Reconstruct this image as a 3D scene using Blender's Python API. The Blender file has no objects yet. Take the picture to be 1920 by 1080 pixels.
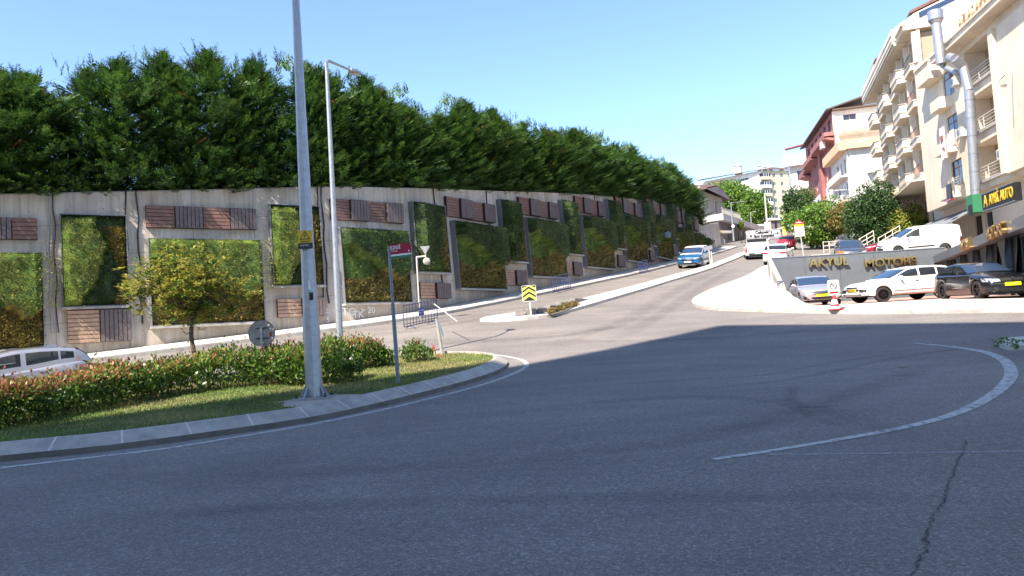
import bpy, math, random
import numpy as np
from mathutils import Vector, Matrix
from mathutils.bvhtree import BVHTree
random.seed(7); RNG = np.random.default_rng(11)
SC = bpy.context.scene
COL = SC.collection
rad = math.radians

# ---------------------------------------------------------------- camera, sky, sun, exposure
CAMZ = 1.6; FPX = 1450.0
_p, _r = rad(3.4), rad(3.6)
FW = np.array([0, math.cos(_p), math.sin(_p)]); _u0 = np.array([0, -math.sin(_p), math.cos(_p)]); _r0 = np.array([1., 0, 0])
RT = _r0*math.cos(_r) - _u0*math.sin(_r); UP = _u0*math.cos(_r) + _r0*math.sin(_r)
cd = bpy.data.cameras.new('camera'); cam = bpy.data.objects.new('camera', cd); COL.objects.link(cam)
cd.sensor_width = 36; cd.lens = FPX/1920*36; cd.clip_end = 3000; cd.clip_start = 0.1
cam.matrix_world = Matrix(((RT[0], UP[0], -FW[0], 0), (RT[1], UP[1], -FW[1], 0), (RT[2], UP[2], -FW[2], CAMZ), (0, 0, 0, 1)))
SC.camera = cam
SUN_EL = rad(49); SUN_AZ = rad(217)      # azimuth clockwise from +Y
w = bpy.data.worlds.new('World'); SC.world = w; w.use_nodes = True
nt = w.node_tree; sky = nt.nodes.new('ShaderNodeTexSky'); sky.sky_type = 'NISHITA'; sky.sun_disc = False
sky.sun_elevation = SUN_EL; sky.sun_rotation = SUN_AZ
sky.altitude = 100; sky.air_density = 0.75; sky.dust_density = 0.15; sky.ozone_density = 3.0
nt.links.new(sky.outputs[0], nt.nodes['Background'].inputs[0]); nt.nodes['Background'].inputs[1].default_value = 0.105
sl = bpy.data.lights.new('sun', 'SUN'); sl.energy = 3.4; sl.angle = rad(0.5); sl.color = (1.0, 0.90, 0.78)
so = bpy.data.objects.new('sun', sl); COL.objects.link(so)
sdir = Vector((math.sin(SUN_AZ)*math.cos(SUN_EL), math.cos(SUN_AZ)*math.cos(SUN_EL), math.sin(SUN_EL)))
so.rotation_euler = sdir.to_track_quat('Z', 'Y').to_euler(); so.location = sdir*200
SC.view_settings.view_transform = 'Standard'; SC.view_settings.look = 'None'; SC.view_settings.gamma = 1
SC.view_settings.exposure = 1.95
SC.cycles.max_bounces = 6; SC.cycles.transparent_max_bounces = 12; SC.cycles.sample_clamp_indirect = 6
SC.cycles.use_denoising = True

def ray(px, py):
    d = FW + RT*(px-960)/FPX + UP*(540-py)/FPX
    return d/d[1]
def P(px, py, Y):
    d = ray(px, py); return Vector((d[0]*Y, Y, CAMZ+d[2]*Y))
def zat(px, py, Y): return CAMZ + ray(px, py)[2]*Y

# ---------------------------------------------------------------- terrain
_GY = [-60, 0, 5, 10, 15, 21, 26, 30, 36, 44, 52, 62, 72, 82, 95, 110, 130, 160, 200, 250, 320, 800]
_GZ = [-1, 0, .10, .28, .45, .75, 1.28, 1.80, 2.62, 3.65, 4.8, 6.15, 7.4, 8.75, 10.6, 12.8, 15.3, 18.5, 24, 32, 38, 45]
_yy = np.arange(-60, 400, .25); _k = np.exp(-.5*(np.arange(-24, 25)*.125)**2); _k /= _k.sum()
_zz = np.convolve(np.pad(np.interp(_yy, _GY, _GZ), 24, mode='edge'), _k, 'valid')
def sstep(a, b, x):
    t = np.clip((x-a)/(b-a), 0, 1); return t*t*(3-2*t)
def gz(Y): return np.interp(Y, _yy, _zz)
def H(X, Y):
    g = gz(Y)
    g = g-.25*sstep(-8.5, -11, X)*sstep(14.5, 17.5, Y)*(1-sstep(23, 27.5, Y))
    lx = np.interp(Y, [28, 33, 38, 47], [10.8, 12.1, 13.3, 15.8])       # left edge of the forecourt
    wl = sstep(0.0, 0.5, X-lx)*(1-sstep(47.15, 47.5, Y))*sstep(28, 29, Y)
    lot = np.minimum(g, 1.78+.028*(Y-30))
    g2 = g*(1-wl)+lot*wl
    wt = sstep(0.0, .5, X-(16.0+(Y-47)*.36))*sstep(47.15, 47.5, Y)*(1-sstep(90, 110, Y))
    return np.where(wt > 0, g2*(1-wt)+np.maximum(g2, 5.12)*wt, g2)
def Hs(x, y): return float(H(np.float64(x), np.float64(y)))
def G(px, py, dz=0.0, f=None):
    d = ray(px, py); f = f or Hs; Y = 2.0
    while Y < 400 and CAMZ+d[2]*Y > f(d[0]*Y, Y)+dz: Y += .1
    a, b = Y-.1, Y
    for _ in range(20):
        m = (a+b)/2
        if CAMZ+d[2]*m > f(d[0]*m, m)+dz: a = m
        else: b = m
    return (d[0]*b, b)

# ---------------------------------------------------------------- materials
def newmat(name):
    m = bpy.data.materials.new(name); m.use_nodes = True
    return m, m.node_tree, m.node_tree.nodes['Principled BSDF']
def ramp(nt, fac, stops, interp='LINEAR'):
    r = nt.nodes.new('ShaderNodeValToRGB'); r.color_ramp.interpolation = interp
    e = r.color_ramp.elements
    while len(e) < len(stops): e.new(.5)
    for k, (p, c) in enumerate(stops): e[k].position = p; e[k].color = (*c, 1)
    nt.links.new(fac, r.inputs[0]); return r.outputs[0]
def noise(nt, scale, detail=4, rough=.55, coord='Object', sc=None, dist=0):
    t = nt.nodes.new('ShaderNodeTexCoord'); n = nt.nodes.new('ShaderNodeTexNoise')
    n.inputs['Scale'].default_value = scale; n.inputs['Detail'].default_value = detail; n.inputs['Roughness'].default_value = rough
    n.inputs['Distortion'].default_value = dist
    out = t.outputs[coord]
    if sc:
        mp = nt.nodes.new('ShaderNodeMapping'); mp.inputs['Scale'].default_value = sc; nt.links.new(out, mp.inputs[0]); out = mp.outputs[0]
    nt.links.new(out, n.inputs['Vector']); return n.outputs[0]
def mixc(nt, fac, a, b, mode='MIX'):
    m = nt.nodes.new('ShaderNodeMix'); m.data_type = 'RGBA'; m.blend_type = mode
    for sck, v in ((0, fac), (6, a), (7, b)):
        if hasattr(v, 'links'): nt.links.new(v, m.inputs[sck])
        elif sck == 0: m.inputs[0].default_value = v
        else: m.inputs[sck].default_value = (*v, 1)
    return m.outputs[2]
def bump(nt, p, h, s=.3, d=.02):
    b = nt.nodes.new('ShaderNodeBump'); b.inputs['Strength'].default_value = s; b.inputs['Distance'].default_value = d
    nt.links.new(h, b.inputs['Height']); nt.links.new(b.outputs[0], p.inputs['Normal'])
def mathn(nt, op, a, b=None, c=None):
    m = nt.nodes.new('ShaderNodeMath'); m.operation = op
    for i, v in enumerate((a, b, c)):
        if v is None: continue
        if hasattr(v, 'links'): nt.links.new(v, m.inputs[i])
        else: m.inputs[i].default_value = v
    return m.outputs[0]
MATS = {}
def flat(name, col, rough=.6, metal=0., var=.12, scale=6., coat=0., bumpv=0.):
    if name in MATS: return MATS[name]
    m, nt, p = newmat(name)
    a = tuple(max(0, c*(1-var)) for c in col); b = tuple(min(1, c*(1+var)) for c in col)
    n = noise(nt, scale, 5, .6)
    nt.links.new(ramp(nt, n, [(.3, a), (.7, b)]), p.inputs['Base Color'])
    p.inputs['Roughness'].default_value = rough; p.inputs['Metallic'].default_value = metal; p.inputs['Coat Weight'].default_value = coat
    p.inputs['Coat Roughness'].default_value = .06
    if bumpv: bump(nt, p, noise(nt, scale*6, 3), bumpv, .01)
    MATS[name] = m; return m
def leafmat(name, cols, trans=.25, rough=.5):
    if name in MATS: return MATS[name]
    m, nt, p = newmat(name)
    g = nt.nodes.new('ShaderNodeNewGeometry')
    n = len(cols); st = [((i+.5)/n, c) for i, c in enumerate(cols)]
    c = ramp(nt, g.outputs['Random Per Island'], st)
    big = noise(nt, 1.3, 2)
    c = mixc(nt, 1.0, c, ramp(nt, big, [(.35, (.72, .72, .72)), (.68, (1.25, 1.22, 1.1))]), 'MULTIPLY')
    nt.links.new(c, p.inputs['Base Color']); p.inputs['Roughness'].default_value = rough
    p.inputs['Specular IOR Level'].default_value = .35
    tr = nt.nodes.new('ShaderNodeBsdfTranslucent'); nt.links.new(c, tr.inputs[0])
    mx = nt.nodes.new('ShaderNodeMixShader'); mx.inputs[0].default_value = trans
    nt.links.new(p.outputs[0], mx.inputs[1]); nt.links.new(tr.outputs[0], mx.inputs[2])
    nt.links.new(mx.outputs[0], nt.nodes['Material Output'].inputs[0])
    MATS[name] = m; return m
def asphalt_mat():
    m, nt, p = newmat('asphalt')
    base = ramp(nt, noise(nt, .22, 4, .6, dist=.6), [(.22, (.140, .126, .117)), (.5, (.184, .165, .151)), (.78, (.228, .204, .185))])
    patch = ramp(nt, noise(nt, .9, 5, .65, sc=(.25, 1, 1)), [(.3, (.82, .82, .83)), (.7, (1.12, 1.12, 1.1))])
    c = mixc(nt, 1, base, patch, 'MULTIPLY')
    v = nt.nodes.new('ShaderNodeTexVoronoi'); v.inputs['Scale'].default_value = 70; tc = nt.nodes.new('ShaderNodeTexCoord'); nt.links.new(tc.outputs['Object'], v.inputs['Vector'])
    sep = nt.nodes.new('ShaderNodeSeparateColor'); nt.links.new(v.outputs['Color'], sep.inputs[0])
    sp = ramp(nt, sep.outputs[0], [(.0, (.66, .66, .67)), (.55, (.96, .96, .96)), (.85, (1.15, 1.15, 1.14)), (1, (1.7, 1.7, 1.66))])
    c = mixc(nt, 1, c, sp, 'MULTIPLY')
    c = mixc(nt, 1, c, ramp(nt, noise(nt, 18, 3, .7), [(.3, (.78, .78, .78)), (.7, (1.2, 1.2, 1.2))]), 'MULTIPLY')
    nt.links.new(c, p.inputs['Base Color']); p.inputs['Roughness'].default_value = .78; p.inputs['Specular IOR Level'].default_value = .45
    bump(nt, p, v.outputs['Distance'], .5, .008)
    return m
def concrete_wall_mat():
    # uv: u = metres along the wall, v = metres above its foot
    m, nt, p = newmat('stained concrete')
    uv = nt.nodes.new('ShaderNodeTexCoord'); 
    base = ramp(nt, noise(nt, .6, 6, .65, 'UV'), [(.3, (.42, .37, .31)), (.52, (.53, .475, .405)), (.75, (.62, .56, .485))])
    st = ramp(nt, noise(nt, 2.2, 5, .7, 'UV', (2.2, .13, 1)), [(.35, (.62, .58, .54)), (.55, (1, 1, 1)), (.8, (1.12, 1.1, 1.08))])
    c = mixc(nt, .75, base, mixc(nt, 1, base, st, 'MULTIPLY'))
    rust = ramp(nt, noise(nt, 1.1, 4, .6, 'UV', (1.6, .35, 1)), [(.62, (1, 1, 1)), (.78, (1.0, .78, .58))])
    c = mixc(nt, .8, c, mixc(nt, 1, c, rust, 'MULTIPLY'))
    sx = nt.nodes.new('ShaderNodeSeparateXYZ'); nt.links.new(uv.outputs['UV'], sx.inputs[0])
    def lines(o, per, wd):
        f = mathn(nt, 'PINGPONG', o, per/2); return mathn(nt, 'LESS_THAN', f, wd)
    ln = mathn(nt, 'MAXIMUM', lines(sx.outputs[1], 1.25, .014), lines(sx.outputs[0], 2.5, .013))
    c = mixc(nt, mathn(nt, 'MULTIPLY', ln, .55), c, (.12, .105, .09))
    # tie holes
    a = mathn(nt, 'PINGPONG', mathn(nt, 'ADD', sx.outputs[0], .6), .62); b = mathn(nt, 'PINGPONG', mathn(nt, 'ADD', sx.outputs[1], .62), .62)
    d = mathn(nt, 'SQRT', mathn(nt, 'ADD', mathn(nt, 'POWER', a, 2), mathn(nt, 'POWER', b, 2)))
    c = mixc(nt, mathn(nt, 'MULTIPLY', mathn(nt, 'LESS_THAN', d, .022), .7), c, (.06, .05, .045))
    # darker towards the foot
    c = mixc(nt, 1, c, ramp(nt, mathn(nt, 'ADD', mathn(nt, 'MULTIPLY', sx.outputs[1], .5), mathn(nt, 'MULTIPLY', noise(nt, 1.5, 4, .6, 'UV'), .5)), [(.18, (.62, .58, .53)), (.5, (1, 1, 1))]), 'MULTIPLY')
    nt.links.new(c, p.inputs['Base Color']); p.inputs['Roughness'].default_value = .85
    bump(nt, p, mathn(nt, 'SUBTRACT', noise(nt, 9, 5, .7, 'UV'), ln), .35, .02)
    return m
M = dict(
 asphalt=asphalt_mat(), wallc=concrete_wall_mat(),
 steel=flat('galvanised steel', (.36, .375, .40), .42, .6, .14, 9), steelb=flat('painted grey post', (.17, .21, .26), .45, .2, .1, 9),
 white=flat('white paint', (.78, .77, .74), .4, 0, .05), kerb=flat('kerb concrete', (.36, .34, .31), .85, 0, .22, 3.5, bumpv=.2),
 kerbdirt=flat('grimy kerb foot', (.13, .12, .11), .9, 0, .3, 2), kerbjoint=flat('mortar', (.55, .52, .48), .9, 0, .1), pave=flat('pale paving', (.47, .44, .40), .85, 0, .16, 2.2, bumpv=.2),
 pinkpave=flat('red paving', (.42, .25, .20), .85, 0, .18, 2.5, bumpv=.2), line=flat('worn road paint', (.46, .45, .43), .7, 0, .3, 14),
 lineold=flat('faded road paint', (.32, .31, .30), .75, 0, .22, 8), tyremark=flat('tyre marks', (.118, .112, .108), .8, 0, .25, 4), crackm=flat('crack', (.06, .055, .052), .95, 0, .2),
 dark=flat('dark metal', (.035, .04, .045), .5, .3, .1), frame=flat('panel frame metal', (.19, .205, .215), .55, .3, .12), black=flat('black plastic', (.015, .015, .017), .5),
 rubber=flat('tyre rubber', (.025, .024, .023), .8, 0, .2), chrome=flat('chrome', (.7, .7, .7), .12, 1., .03), alloy=flat('alloy rim', (.45, .45, .46), .3, .9, .05), rimdark=flat('black rim', (.02, .02, .022), .3, .4),
 slatbrown=flat('reddish brown slats', (.20, .108, .085), .65, 0, .22, 5), slatgrey=flat('grey brown slats', (.135, .105, .105), .6, 0, .2, 5), slatpale=flat('sun bleached slats', (.40, .26, .18), .7, 0, .2, 4), slatgap=flat('slat gaps', (.03, .022, .02), .8),
 signw=flat('sign sheet', (.56, .56, .55), .45, 0, .05), soil=flat('dry soil', (.16, .12, .08), .95, 0, .3, 2, bumpv=.4), red=flat('red paint', (.42, .03, .04), .4), crimson=flat('crimson sign', (.33, .012, .035), .35, 0, .05), green=flat('green paint', (.03, .17, .08), .45),
 blue=flat('barrier blue paint', (.045, .06, .15), .4, 0, .15), blueboard=flat('blue board', (.02, .06, .30), .4), yellow=flat('yellow sign', (.62, .42, .03), .4, 0, .06), fluo=flat('lime yellow reflective sheet', (.72, .80, .10), .4, 0, .05),
 plate=flat('yellow plate', (.85, .80, .02), .4, 0, .03), platew=flat('white plate', (.75, .75, .73), .4), headlamp=flat('headlamp', (.55, .57, .6), .08, .5, .1), tail=flat('red lamp', (.40, .012, .02), .15, 0, .1, coat=1),
 orange=flat('orange paint', (.75, .22, .03), .5), brick=flat('brick', (.35, .16, .11), .85, 0, .2), gold=flat('polished gold', (.55, .36, .13), .28, 1., .1, 3), cladding=flat('grey cladding', (.125, .145, .16), .45, .1, .1, 2), claddingd=flat('dark cladding', (.012, .013, .015), .4),
 cream=flat('cream render', (.70, .60, .465), .85, 0, .07, 1.3, bumpv=.1), cream2=flat('pale cream render', (.73, .65, .54), .85, 0, .06, 1.2, bumpv=.1), whiter=flat('white render', (.66, .64, .62), .85, 0, .06, 1.2), redr=flat('dusty red render', (.32, .12, .11), .8, 0, .1, 1.5), orangetrim=flat('orange render', (.68, .42, .25), .8, 0, .07),
 yellowr=flat('pale yellow render', (.56, .49, .34), .85, 0, .06, .5), roofred=flat('brown red roofing', (.16, .075, .06), .8, 0, .2, 2), roofdark=flat('dark roofing', (.10, .06, .05), .8, 0, .2, 2), tan=flat('shaded tan recess render', (.36, .27, .19), .85), doorbrown=flat('brown joinery', (.14, .07, .05), .6), railing=flat('pale railing', (.6, .56, .5), .5, .2),
 darkrail=flat('dark railing', (.08, .07, .07), .5, .3), awning=flat('grey awning', (.17, .18, .19), .8), curtain=flat('blue curtain', (.28, .40, .55), .8, 0, .15, 12), curtainw=flat('pale curtain', (.55, .5, .45), .8, 0, .15, 12), shutterc=flat('dark shutter', (.07, .065, .065), .6), bark=flat('bark', (.12, .085, .06), .9, 0, .3, 12, bumpv=.5),
 gravel=flat('grit', (.36, .31, .26), .95, 0, .35, 40, bumpv=.6), cloth=flat('navy cloth', (.03, .035, .06), .9), skin=flat('skin', (.50, .30, .21), .6, 0, .06), shirt=flat('pale shirt', (.5, .45, .42), .9), hair=flat('dark hair', (.02, .015, .012), .7), fanlight=flat('lamp glass', (.6, .6, .58), .2),
 rope=flat('pale rope', (.42, .40, .37), .8), lawn=flat('turf', (.105, .115, .035), .95, 0, .45, 3.0, bumpv=.5), stone=flat('island stones', (.2, .18, .17), .9, 0, .25, 5), patchgrey=flat('cement patch', (.15, .14, .14), .9),
)
def decalmat(name, col, edge, lo, hi, amt, sc=(1, 1, 1), nscale=3.):
    m, nt, p = newmat(name); p.inputs['Base Color'].default_value = (*col, 1); p.inputs['Roughness'].default_value = .8
    nt.links.new(ramp(nt, noise(nt, 30, 3), [(.3, tuple(c*.85 for c in col)), (.7, tuple(c*1.12 for c in col))]), p.inputs['Base Color'])
    uv = nt.nodes.new('ShaderNodeTexCoord'); sx = nt.nodes.new('ShaderNodeSeparateXYZ'); nt.links.new(uv.outputs['UV'], sx.inputs[0])
    n = ramp(nt, noise(nt, nscale, 6, .7, 'Object', sc), [(lo, (0, 0, 0)), (hi, (1, 1, 1))]); f = mathn(nt, 'MULTIPLY', n, amt)
    if edge: f = mathn(nt, 'MULTIPLY', f, mathn(nt, 'MULTIPLY', mathn(nt, 'MULTIPLY', sx.outputs[1], mathn(nt, 'SUBTRACT', 1., sx.outputs[1])), 4.)); e2 = mathn(nt, 'MULTIPLY', mathn(nt, 'MULTIPLY', sx.outputs[0], mathn(nt, 'SUBTRACT', 1., sx.outputs[0])), 8.); c_ = nt.nodes.new('ShaderNodeClamp'); nt.links.new(e2, c_.inputs[0]); f = mathn(nt, 'MULTIPLY', f, c_.outputs[0])
    t = nt.nodes.new('ShaderNodeBsdfTransparent'); mx = nt.nodes.new('ShaderNodeMixShader'); nt.links.new(f, mx.inputs[0])
    nt.links.new(t.outputs[0], mx.inputs[1]); nt.links.new(p.outputs[0], mx.inputs[2]); nt.links.new(mx.outputs[0], nt.nodes['Material Output'].inputs[0]); return m
M['tyremark'] = decalmat('tyre marks', (.085, .08, .078), True, .3, .7, .26); M['line'] = decalmat('worn road paint', (.52, .51, .49), False, .30, .50, .85, nscale=9.)
M['lineold'] = decalmat('faded road paint', (.42, .41, .40), False, .32, .62, .6, nscale=7.)
def streak(m):
    nt = m.node_tree; p = nt.nodes['Principled BSDF']; l = p.inputs['Base Color'].links[0].from_socket
    s1 = ramp(nt, noise(nt, 1.1, 5, .7, 'Object', (1.6, 1.6, .12)), [(.32, (.88, .86, .84)), (.5, (1, 1, 1)), (.8, (1.03, 1.02, 1.01))])
    s2 = ramp(nt, noise(nt, .35, 4, .6), [(.35, (.88, .87, .86)), (.6, (1, 1, 1))])
    nt.links.new(mixc(nt, 1, mixc(nt, 1, l, s1, 'MULTIPLY'), s2, 'MULTIPLY'), p.inputs['Base Color'])
for k_ in ('cream', 'cream2', 'whiter', 'redr', 'kerb', 'yellowr'): streak(M[k_])
def glassmat(name, col, rough=.04, tr=0.):
    m, nt, p = newmat(name); p.inputs['Base Color'].default_value = (*col, 1); p.inputs['Roughness'].default_value = rough
    p.inputs['Specular IOR Level'].default_value = .8
    if tr:
        t = nt.nodes.new('ShaderNodeBsdfTransparent'); t.inputs[0].default_value = (.75, .8, .82, 1)
        mx = nt.nodes.new('ShaderNodeMixShader'); mx.inputs[0].default_value = tr
        nt.links.new(p.outputs[0], mx.inputs[1]); nt.links.new(t.outputs[0], mx.inputs[2]); nt.links.new(mx.outputs[0], nt.nodes['Material Output'].inputs[0])
    MATS[name] = m; return m
M['glass'] = glassmat('dark glass', (.02, .025, .03)); M['glassb'] = glassmat('bluish glass', (.025, .045, .085)); M['glasst'] = glassmat('tinted car glass', (.02, .03, .04), .03, .55)
def paint(name, col, metal=0.): return flat(name, col, .32, metal, .02, 3, coat=1.)
M.update(pwhite=paint('white car paint', (.80, .80, .79)), psilver=paint('silver car paint', (.48, .46, .50), .5), pblack=paint('black car paint', (.006, .006, .008)), pblue=paint('blue car paint', (.014, .095, .23), .3),
 pred=paint('red car paint', (.50, .01, .04)), pgrey=paint('dark grey car paint', (.06, .065, .08), .4), psilver2=paint('light silver car paint', (.30, .31, .35), .45), pmaroon=paint('maroon car paint', (.25, .01, .02)))

# ---------------------------------------------------------------- mesh helpers
class MB:
    def __init__(s): s.v = []; s.f = []; s.m = []; s.cm = 0; s.uv = None
    def add(s, vs, fs, mi=None):
        o = len(s.v); s.v += [tuple(p) for p in vs]; s.f += [tuple(o+i for i in f) for f in fs]; s.m += [s.cm if mi is None else mi]*len(fs); return s
    def box(s, c, d, rz=0, mi=None, mat=None):
        x, y, z = d[0]/2, d[1]/2, d[2]/2
        p = [Vector(q) for q in ((-x, -y, -z), (x, -y, -z), (x, y, -z), (-x, y, -z), (-x, -y, z), (x, -y, z), (x, y, z), (-x, y, z))]
        if mat is not None: p = [mat @ q for q in p]
        if rz: R = Matrix.Rotation(rz, 3, 'Z'); p = [R @ q for q in p]
        p = [q+Vector(c) for q in p]
        return s.add(p, [(0, 3, 2, 1), (4, 5, 6, 7), (0, 1, 5, 4), (1, 2, 6, 5), (2, 3, 7, 6), (3, 0, 4, 7)], mi)
    def bx(s, x0, x1, y0, y1, z0, z1, mi=None): return s.box(((x0+x1)/2, (y0+y1)/2, (z0+z1)/2), (x1-x0, y1-y0, z1-z0), mi=mi)
    def cyl(s, a, b, r0, r1=None, n=12, mi=None, caps=True, rot=0):
        a, b = Vector(a), Vector(b); r1 = r0 if r1 is None else r1
        d = (b-a).normalized(); u = d.orthogonal().normalized() if abs(d.z) < .99 else Vector((1, 0, 0)); u = (u-d*u.dot(d)).normalized(); w2 = d.cross(u)
        vs = []
        for c, r in ((a, r0), (b, r1)):
            for k in range(n):
                t = rot+2*math.pi*k/n; vs.append(c+u*math.cos(t)*r+w2*math.sin(t)*r)
        fs = [(k, (k+1) % n, n+(k+1) % n, n+k) for k in range(n)]
        if caps: fs += [tuple(range(n))[::-1], tuple(range(n, 2*n))]
        return s.add(vs, fs, mi)
    def tube(s, pts, r, n=8, mi=None):
        for i in range(len(pts)-1):
            ra = r[i] if isinstance(r, (list, tuple)) else r; rb = r[i+1] if isinstance(r, (list, tuple)) else r
            s.cyl(pts[i], pts[i+1], ra, rb, n, mi)
        return s
    def prism(s, pts, off, mi=None):
        n = len(pts); a = [Vector(p) for p in pts]; o = Vector(off); b = [p+o for p in a]
        return s.add(a+b, [tuple(range(n))[::-1], tuple(range(n, 2*n))]+[(k, (k+1) % n, n+(k+1) % n, n+k) for k in range(n)], mi)
    def lathe(s, prof, c, axis='z', n=24, mi=None):
        vs = []; c = Vector(c)
        for (r, h) in prof:
            for k in range(n):
                t = 2*math.pi*k/n; q = (r*math.cos(t), r*math.sin(t), h)
                if axis == 'y': q = (q[0], q[2], q[1])
                if axis == 'x': q = (q[2], q[0], q[1])
                vs.append(c+Vector(q))
        fs = [(j*n+k, j*n+(k+1) % n, (j+1)*n+(k+1) % n, (j+1)*n+k) for j in range(len(prof)-1) for k in range(n)]
        return s.add(vs, fs, mi)
    def tf(s, mat): s.v = [tuple(mat @ Vector(p)) for p in s.v]; return s
    def build(s, name, mats, parent=None, smooth=False, world=False, bev=0):
        me = bpy.data.meshes.new(name)
        vs = s.v
        if world and parent is not None:
            inv = Matrix.Translation(parent.location) @ parent.rotation_euler.to_matrix().to_4x4(); inv.invert()
            vs = [inv @ Vector(p) for p in vs]
        me.from_pydata([tuple(p) for p in vs], [], s.f)
        for m in (mats if isinstance(mats, (list, tuple)) else [mats]): me.materials.append(M[m] if isinstance(m, str) else m)
        if any(s.m): me.polygons.foreach_set('material_index', s.m)
        if s.uv is not None:
            ul = me.uv_layers.new(name='UVMap')
            uvs = []
            for f in s.f:
                for i in f: uvs += list(s.uv[i])
            ul.data.foreach_set('uv', uvs)
        me.update()
        if smooth: me.shade_smooth(); me.set_sharp_from_angle(angle=rad(38))
        o = bpy.data.objects.new(name, me); COL.objects.link(o)
        if parent is not None: o.parent = parent
        if bev:
            b = o.modifiers.new('bevel', 'BEVEL'); b.width = bev; b.segments = 2; b.limit_method = 'ANGLE'
        return o
def tag(o, label=None, cat=None, group=None, kind=None):
    if label: o['label'] = label
    if cat: o['category'] = cat
    if group: o['group'] = group
    if kind: o['kind'] = kind
    return o
def root(name, loc, label, cat, group=None, rz=0, rot=None):
    o = bpy.data.objects.new(name, None); o.empty_display_size = .3; COL.objects.link(o); o.location = loc
    o.rotation_euler = rot if rot else (0, 0, rz)
    return tag(o, label, cat, group)
def copy_tree(o, parent=None, loc=None, rz=None, sc=None, label=None):
    c = o.copy(); COL.objects.link(c); c.parent = parent
    if loc is not None: c.location = loc
    if rz is not None: c.rotation_euler = (0, 0, rz)
    if sc is not None: c.scale = sc
    if label: c['label'] = label
    for ch in list(o.children): copy_tree(ch, c)
    return c
def quads(name, V, MI, mats, parent=None, nv=4, smooth=False):
    n = len(V)//nv; me = bpy.data.meshes.new(name)
    me.vertices.add(len(V)); me.vertices.foreach_set('co', np.asarray(V, dtype=np.float32).ravel())
    me.loops.add(len(V)); me.loops.foreach_set('vertex_index', np.arange(len(V), dtype=np.int32))
    me.polygons.add(n); me.polygons.foreach_set('loop_start', np.arange(0, len(V), nv, dtype=np.int32))
    for m in mats: me.materials.append(M[m] if isinstance(m, str) else m)
    me.polygons.foreach_set('material_index', np.asarray(MI, dtype=np.int32))
    me.update(calc_edges=True)
    o = bpy.data.objects.new(name, me); COL.objects.link(o)
    if parent is not None: o.parent = parent
    return o
def nrm(a): return a/np.maximum(np.linalg.norm(a, axis=1, keepdims=True), 1e-9)
def leafverts(C, D, N, L, W):
    D = nrm(D); S = nrm(np.cross(D, N)); L = np.asarray(L)[:, None]; W = np.asarray(W)[:, None]
    V = np.stack([C, C+D*L*.45-S*W*.5, C+D*L, C+D*L*.45+S*W*.5], 1)
    return V.reshape(-1, 3)
def text(body, size, mat, parent, mtx, name='lettering', ext=.002, align='CENTER', xs=1.0, bold=0):
    c = bpy.data.curves.new(name, 'FONT'); c.body = body; c.size = size; c.extrude = ext; c.align_x = align; c.align_y = 'CENTER'; c.offset = bold
    t = bpy.data.objects.new('tmp', c); COL.objects.link(t); bpy.context.view_layer.update()
    me = bpy.data.meshes.new_from_object(t.evaluated_get(bpy.context.evaluated_depsgraph_get())); bpy.data.objects.remove(t); bpy.data.curves.remove(c)
    me.name = name; me.transform(mtx @ Matrix.Diagonal((xs, 1, 1, 1))); me.materials.clear(); me.materials.append(M[mat])
    o = bpy.data.objects.new(name, me); COL.objects.link(o); o.parent = parent; return o
def facemtx(loc, right, up):
    r = Vector(right).normalized(); u = Vector(up); u = (u-r*u.dot(r)).normalized(); n = r.cross(u)
    m = Matrix((r, u, n)).transposed().to_4x4(); m.translation = Vector(loc); return m

# ---------------------------------------------------------------- draped surfaces
import bmesh
def drape(name, poly, dz, mat, step=.5, hf=None, thick=0, parent=None):
    hf = hf or Hs
    bm = bmesh.new(); vs = [bm.verts.new((x, y, 0)) for x, y in poly]; bm.faces.new(vs)
    xs = [p[0] for p in poly]; ys = [p[1] for p in poly]
    for ax, lo, hi in ((0, min(xs), max(xs)), (1, min(ys), max(ys))):
        k = math.floor(lo/step)*step+step
        while k < hi:
            co = (k, 0, 0) if ax == 0 else (0, k, 0); no = (1, 0, 0) if ax == 0 else (0, 1, 0)
            bmesh.ops.bisect_plane(bm, geom=bm.verts[:]+bm.edges[:]+bm.faces[:], plane_co=co, plane_no=no); k += step
    bmesh.ops.recalc_face_normals(bm, faces=bm.faces[:])
    for f in bm.faces:
        if f.normal.z < 0: bmesh.ops.reverse_faces(bm, faces=bm.faces[:]); break
    for v in bm.verts: v.co.z = hf(v.co.x, v.co.y)+dz
    if thick:
        r = bmesh.ops.extrude_edge_only(bm, edges=[e for e in bm.edges if e.is_boundary])
        for v in [g for g in r['geom'] if isinstance(g, bmesh.types.BMVert)]: v.co.z -= thick
    me = bpy.data.meshes.new(name); bm.to_mesh(me); bm.free(); me.materials.append(M[mat]); me.shade_smooth() if not thick else None
    o = bpy.data.objects.new(name, me); COL.objects.link(o); o.parent = parent; return o
def smooth_path(pts, step=.35, closed=False):
    p = np.array(pts, float)[:, :2]; n = len(p); out = []
    for i in range(n if closed else n-1):
        a = p[(i-1) % n] if (closed or i > 0) else 2*p[0]-p[1]; b = p[i]; c = p[(i+1) % n]; d = p[(i+2) % n] if (closed or i < n-2) else 2*p[-1]-p[-2]
        k = max(1, int(np.linalg.norm(c-b)/step))
        for j in range(k):
            t = j/k; out.append(.5*((2*b)+(-a+c)*t+(2*a-5*b+4*c-d)*t*t+(-a+3*b-3*c+d)*t**3))
    if not closed: out.append(p[-1])
    return np.array(out)
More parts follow.
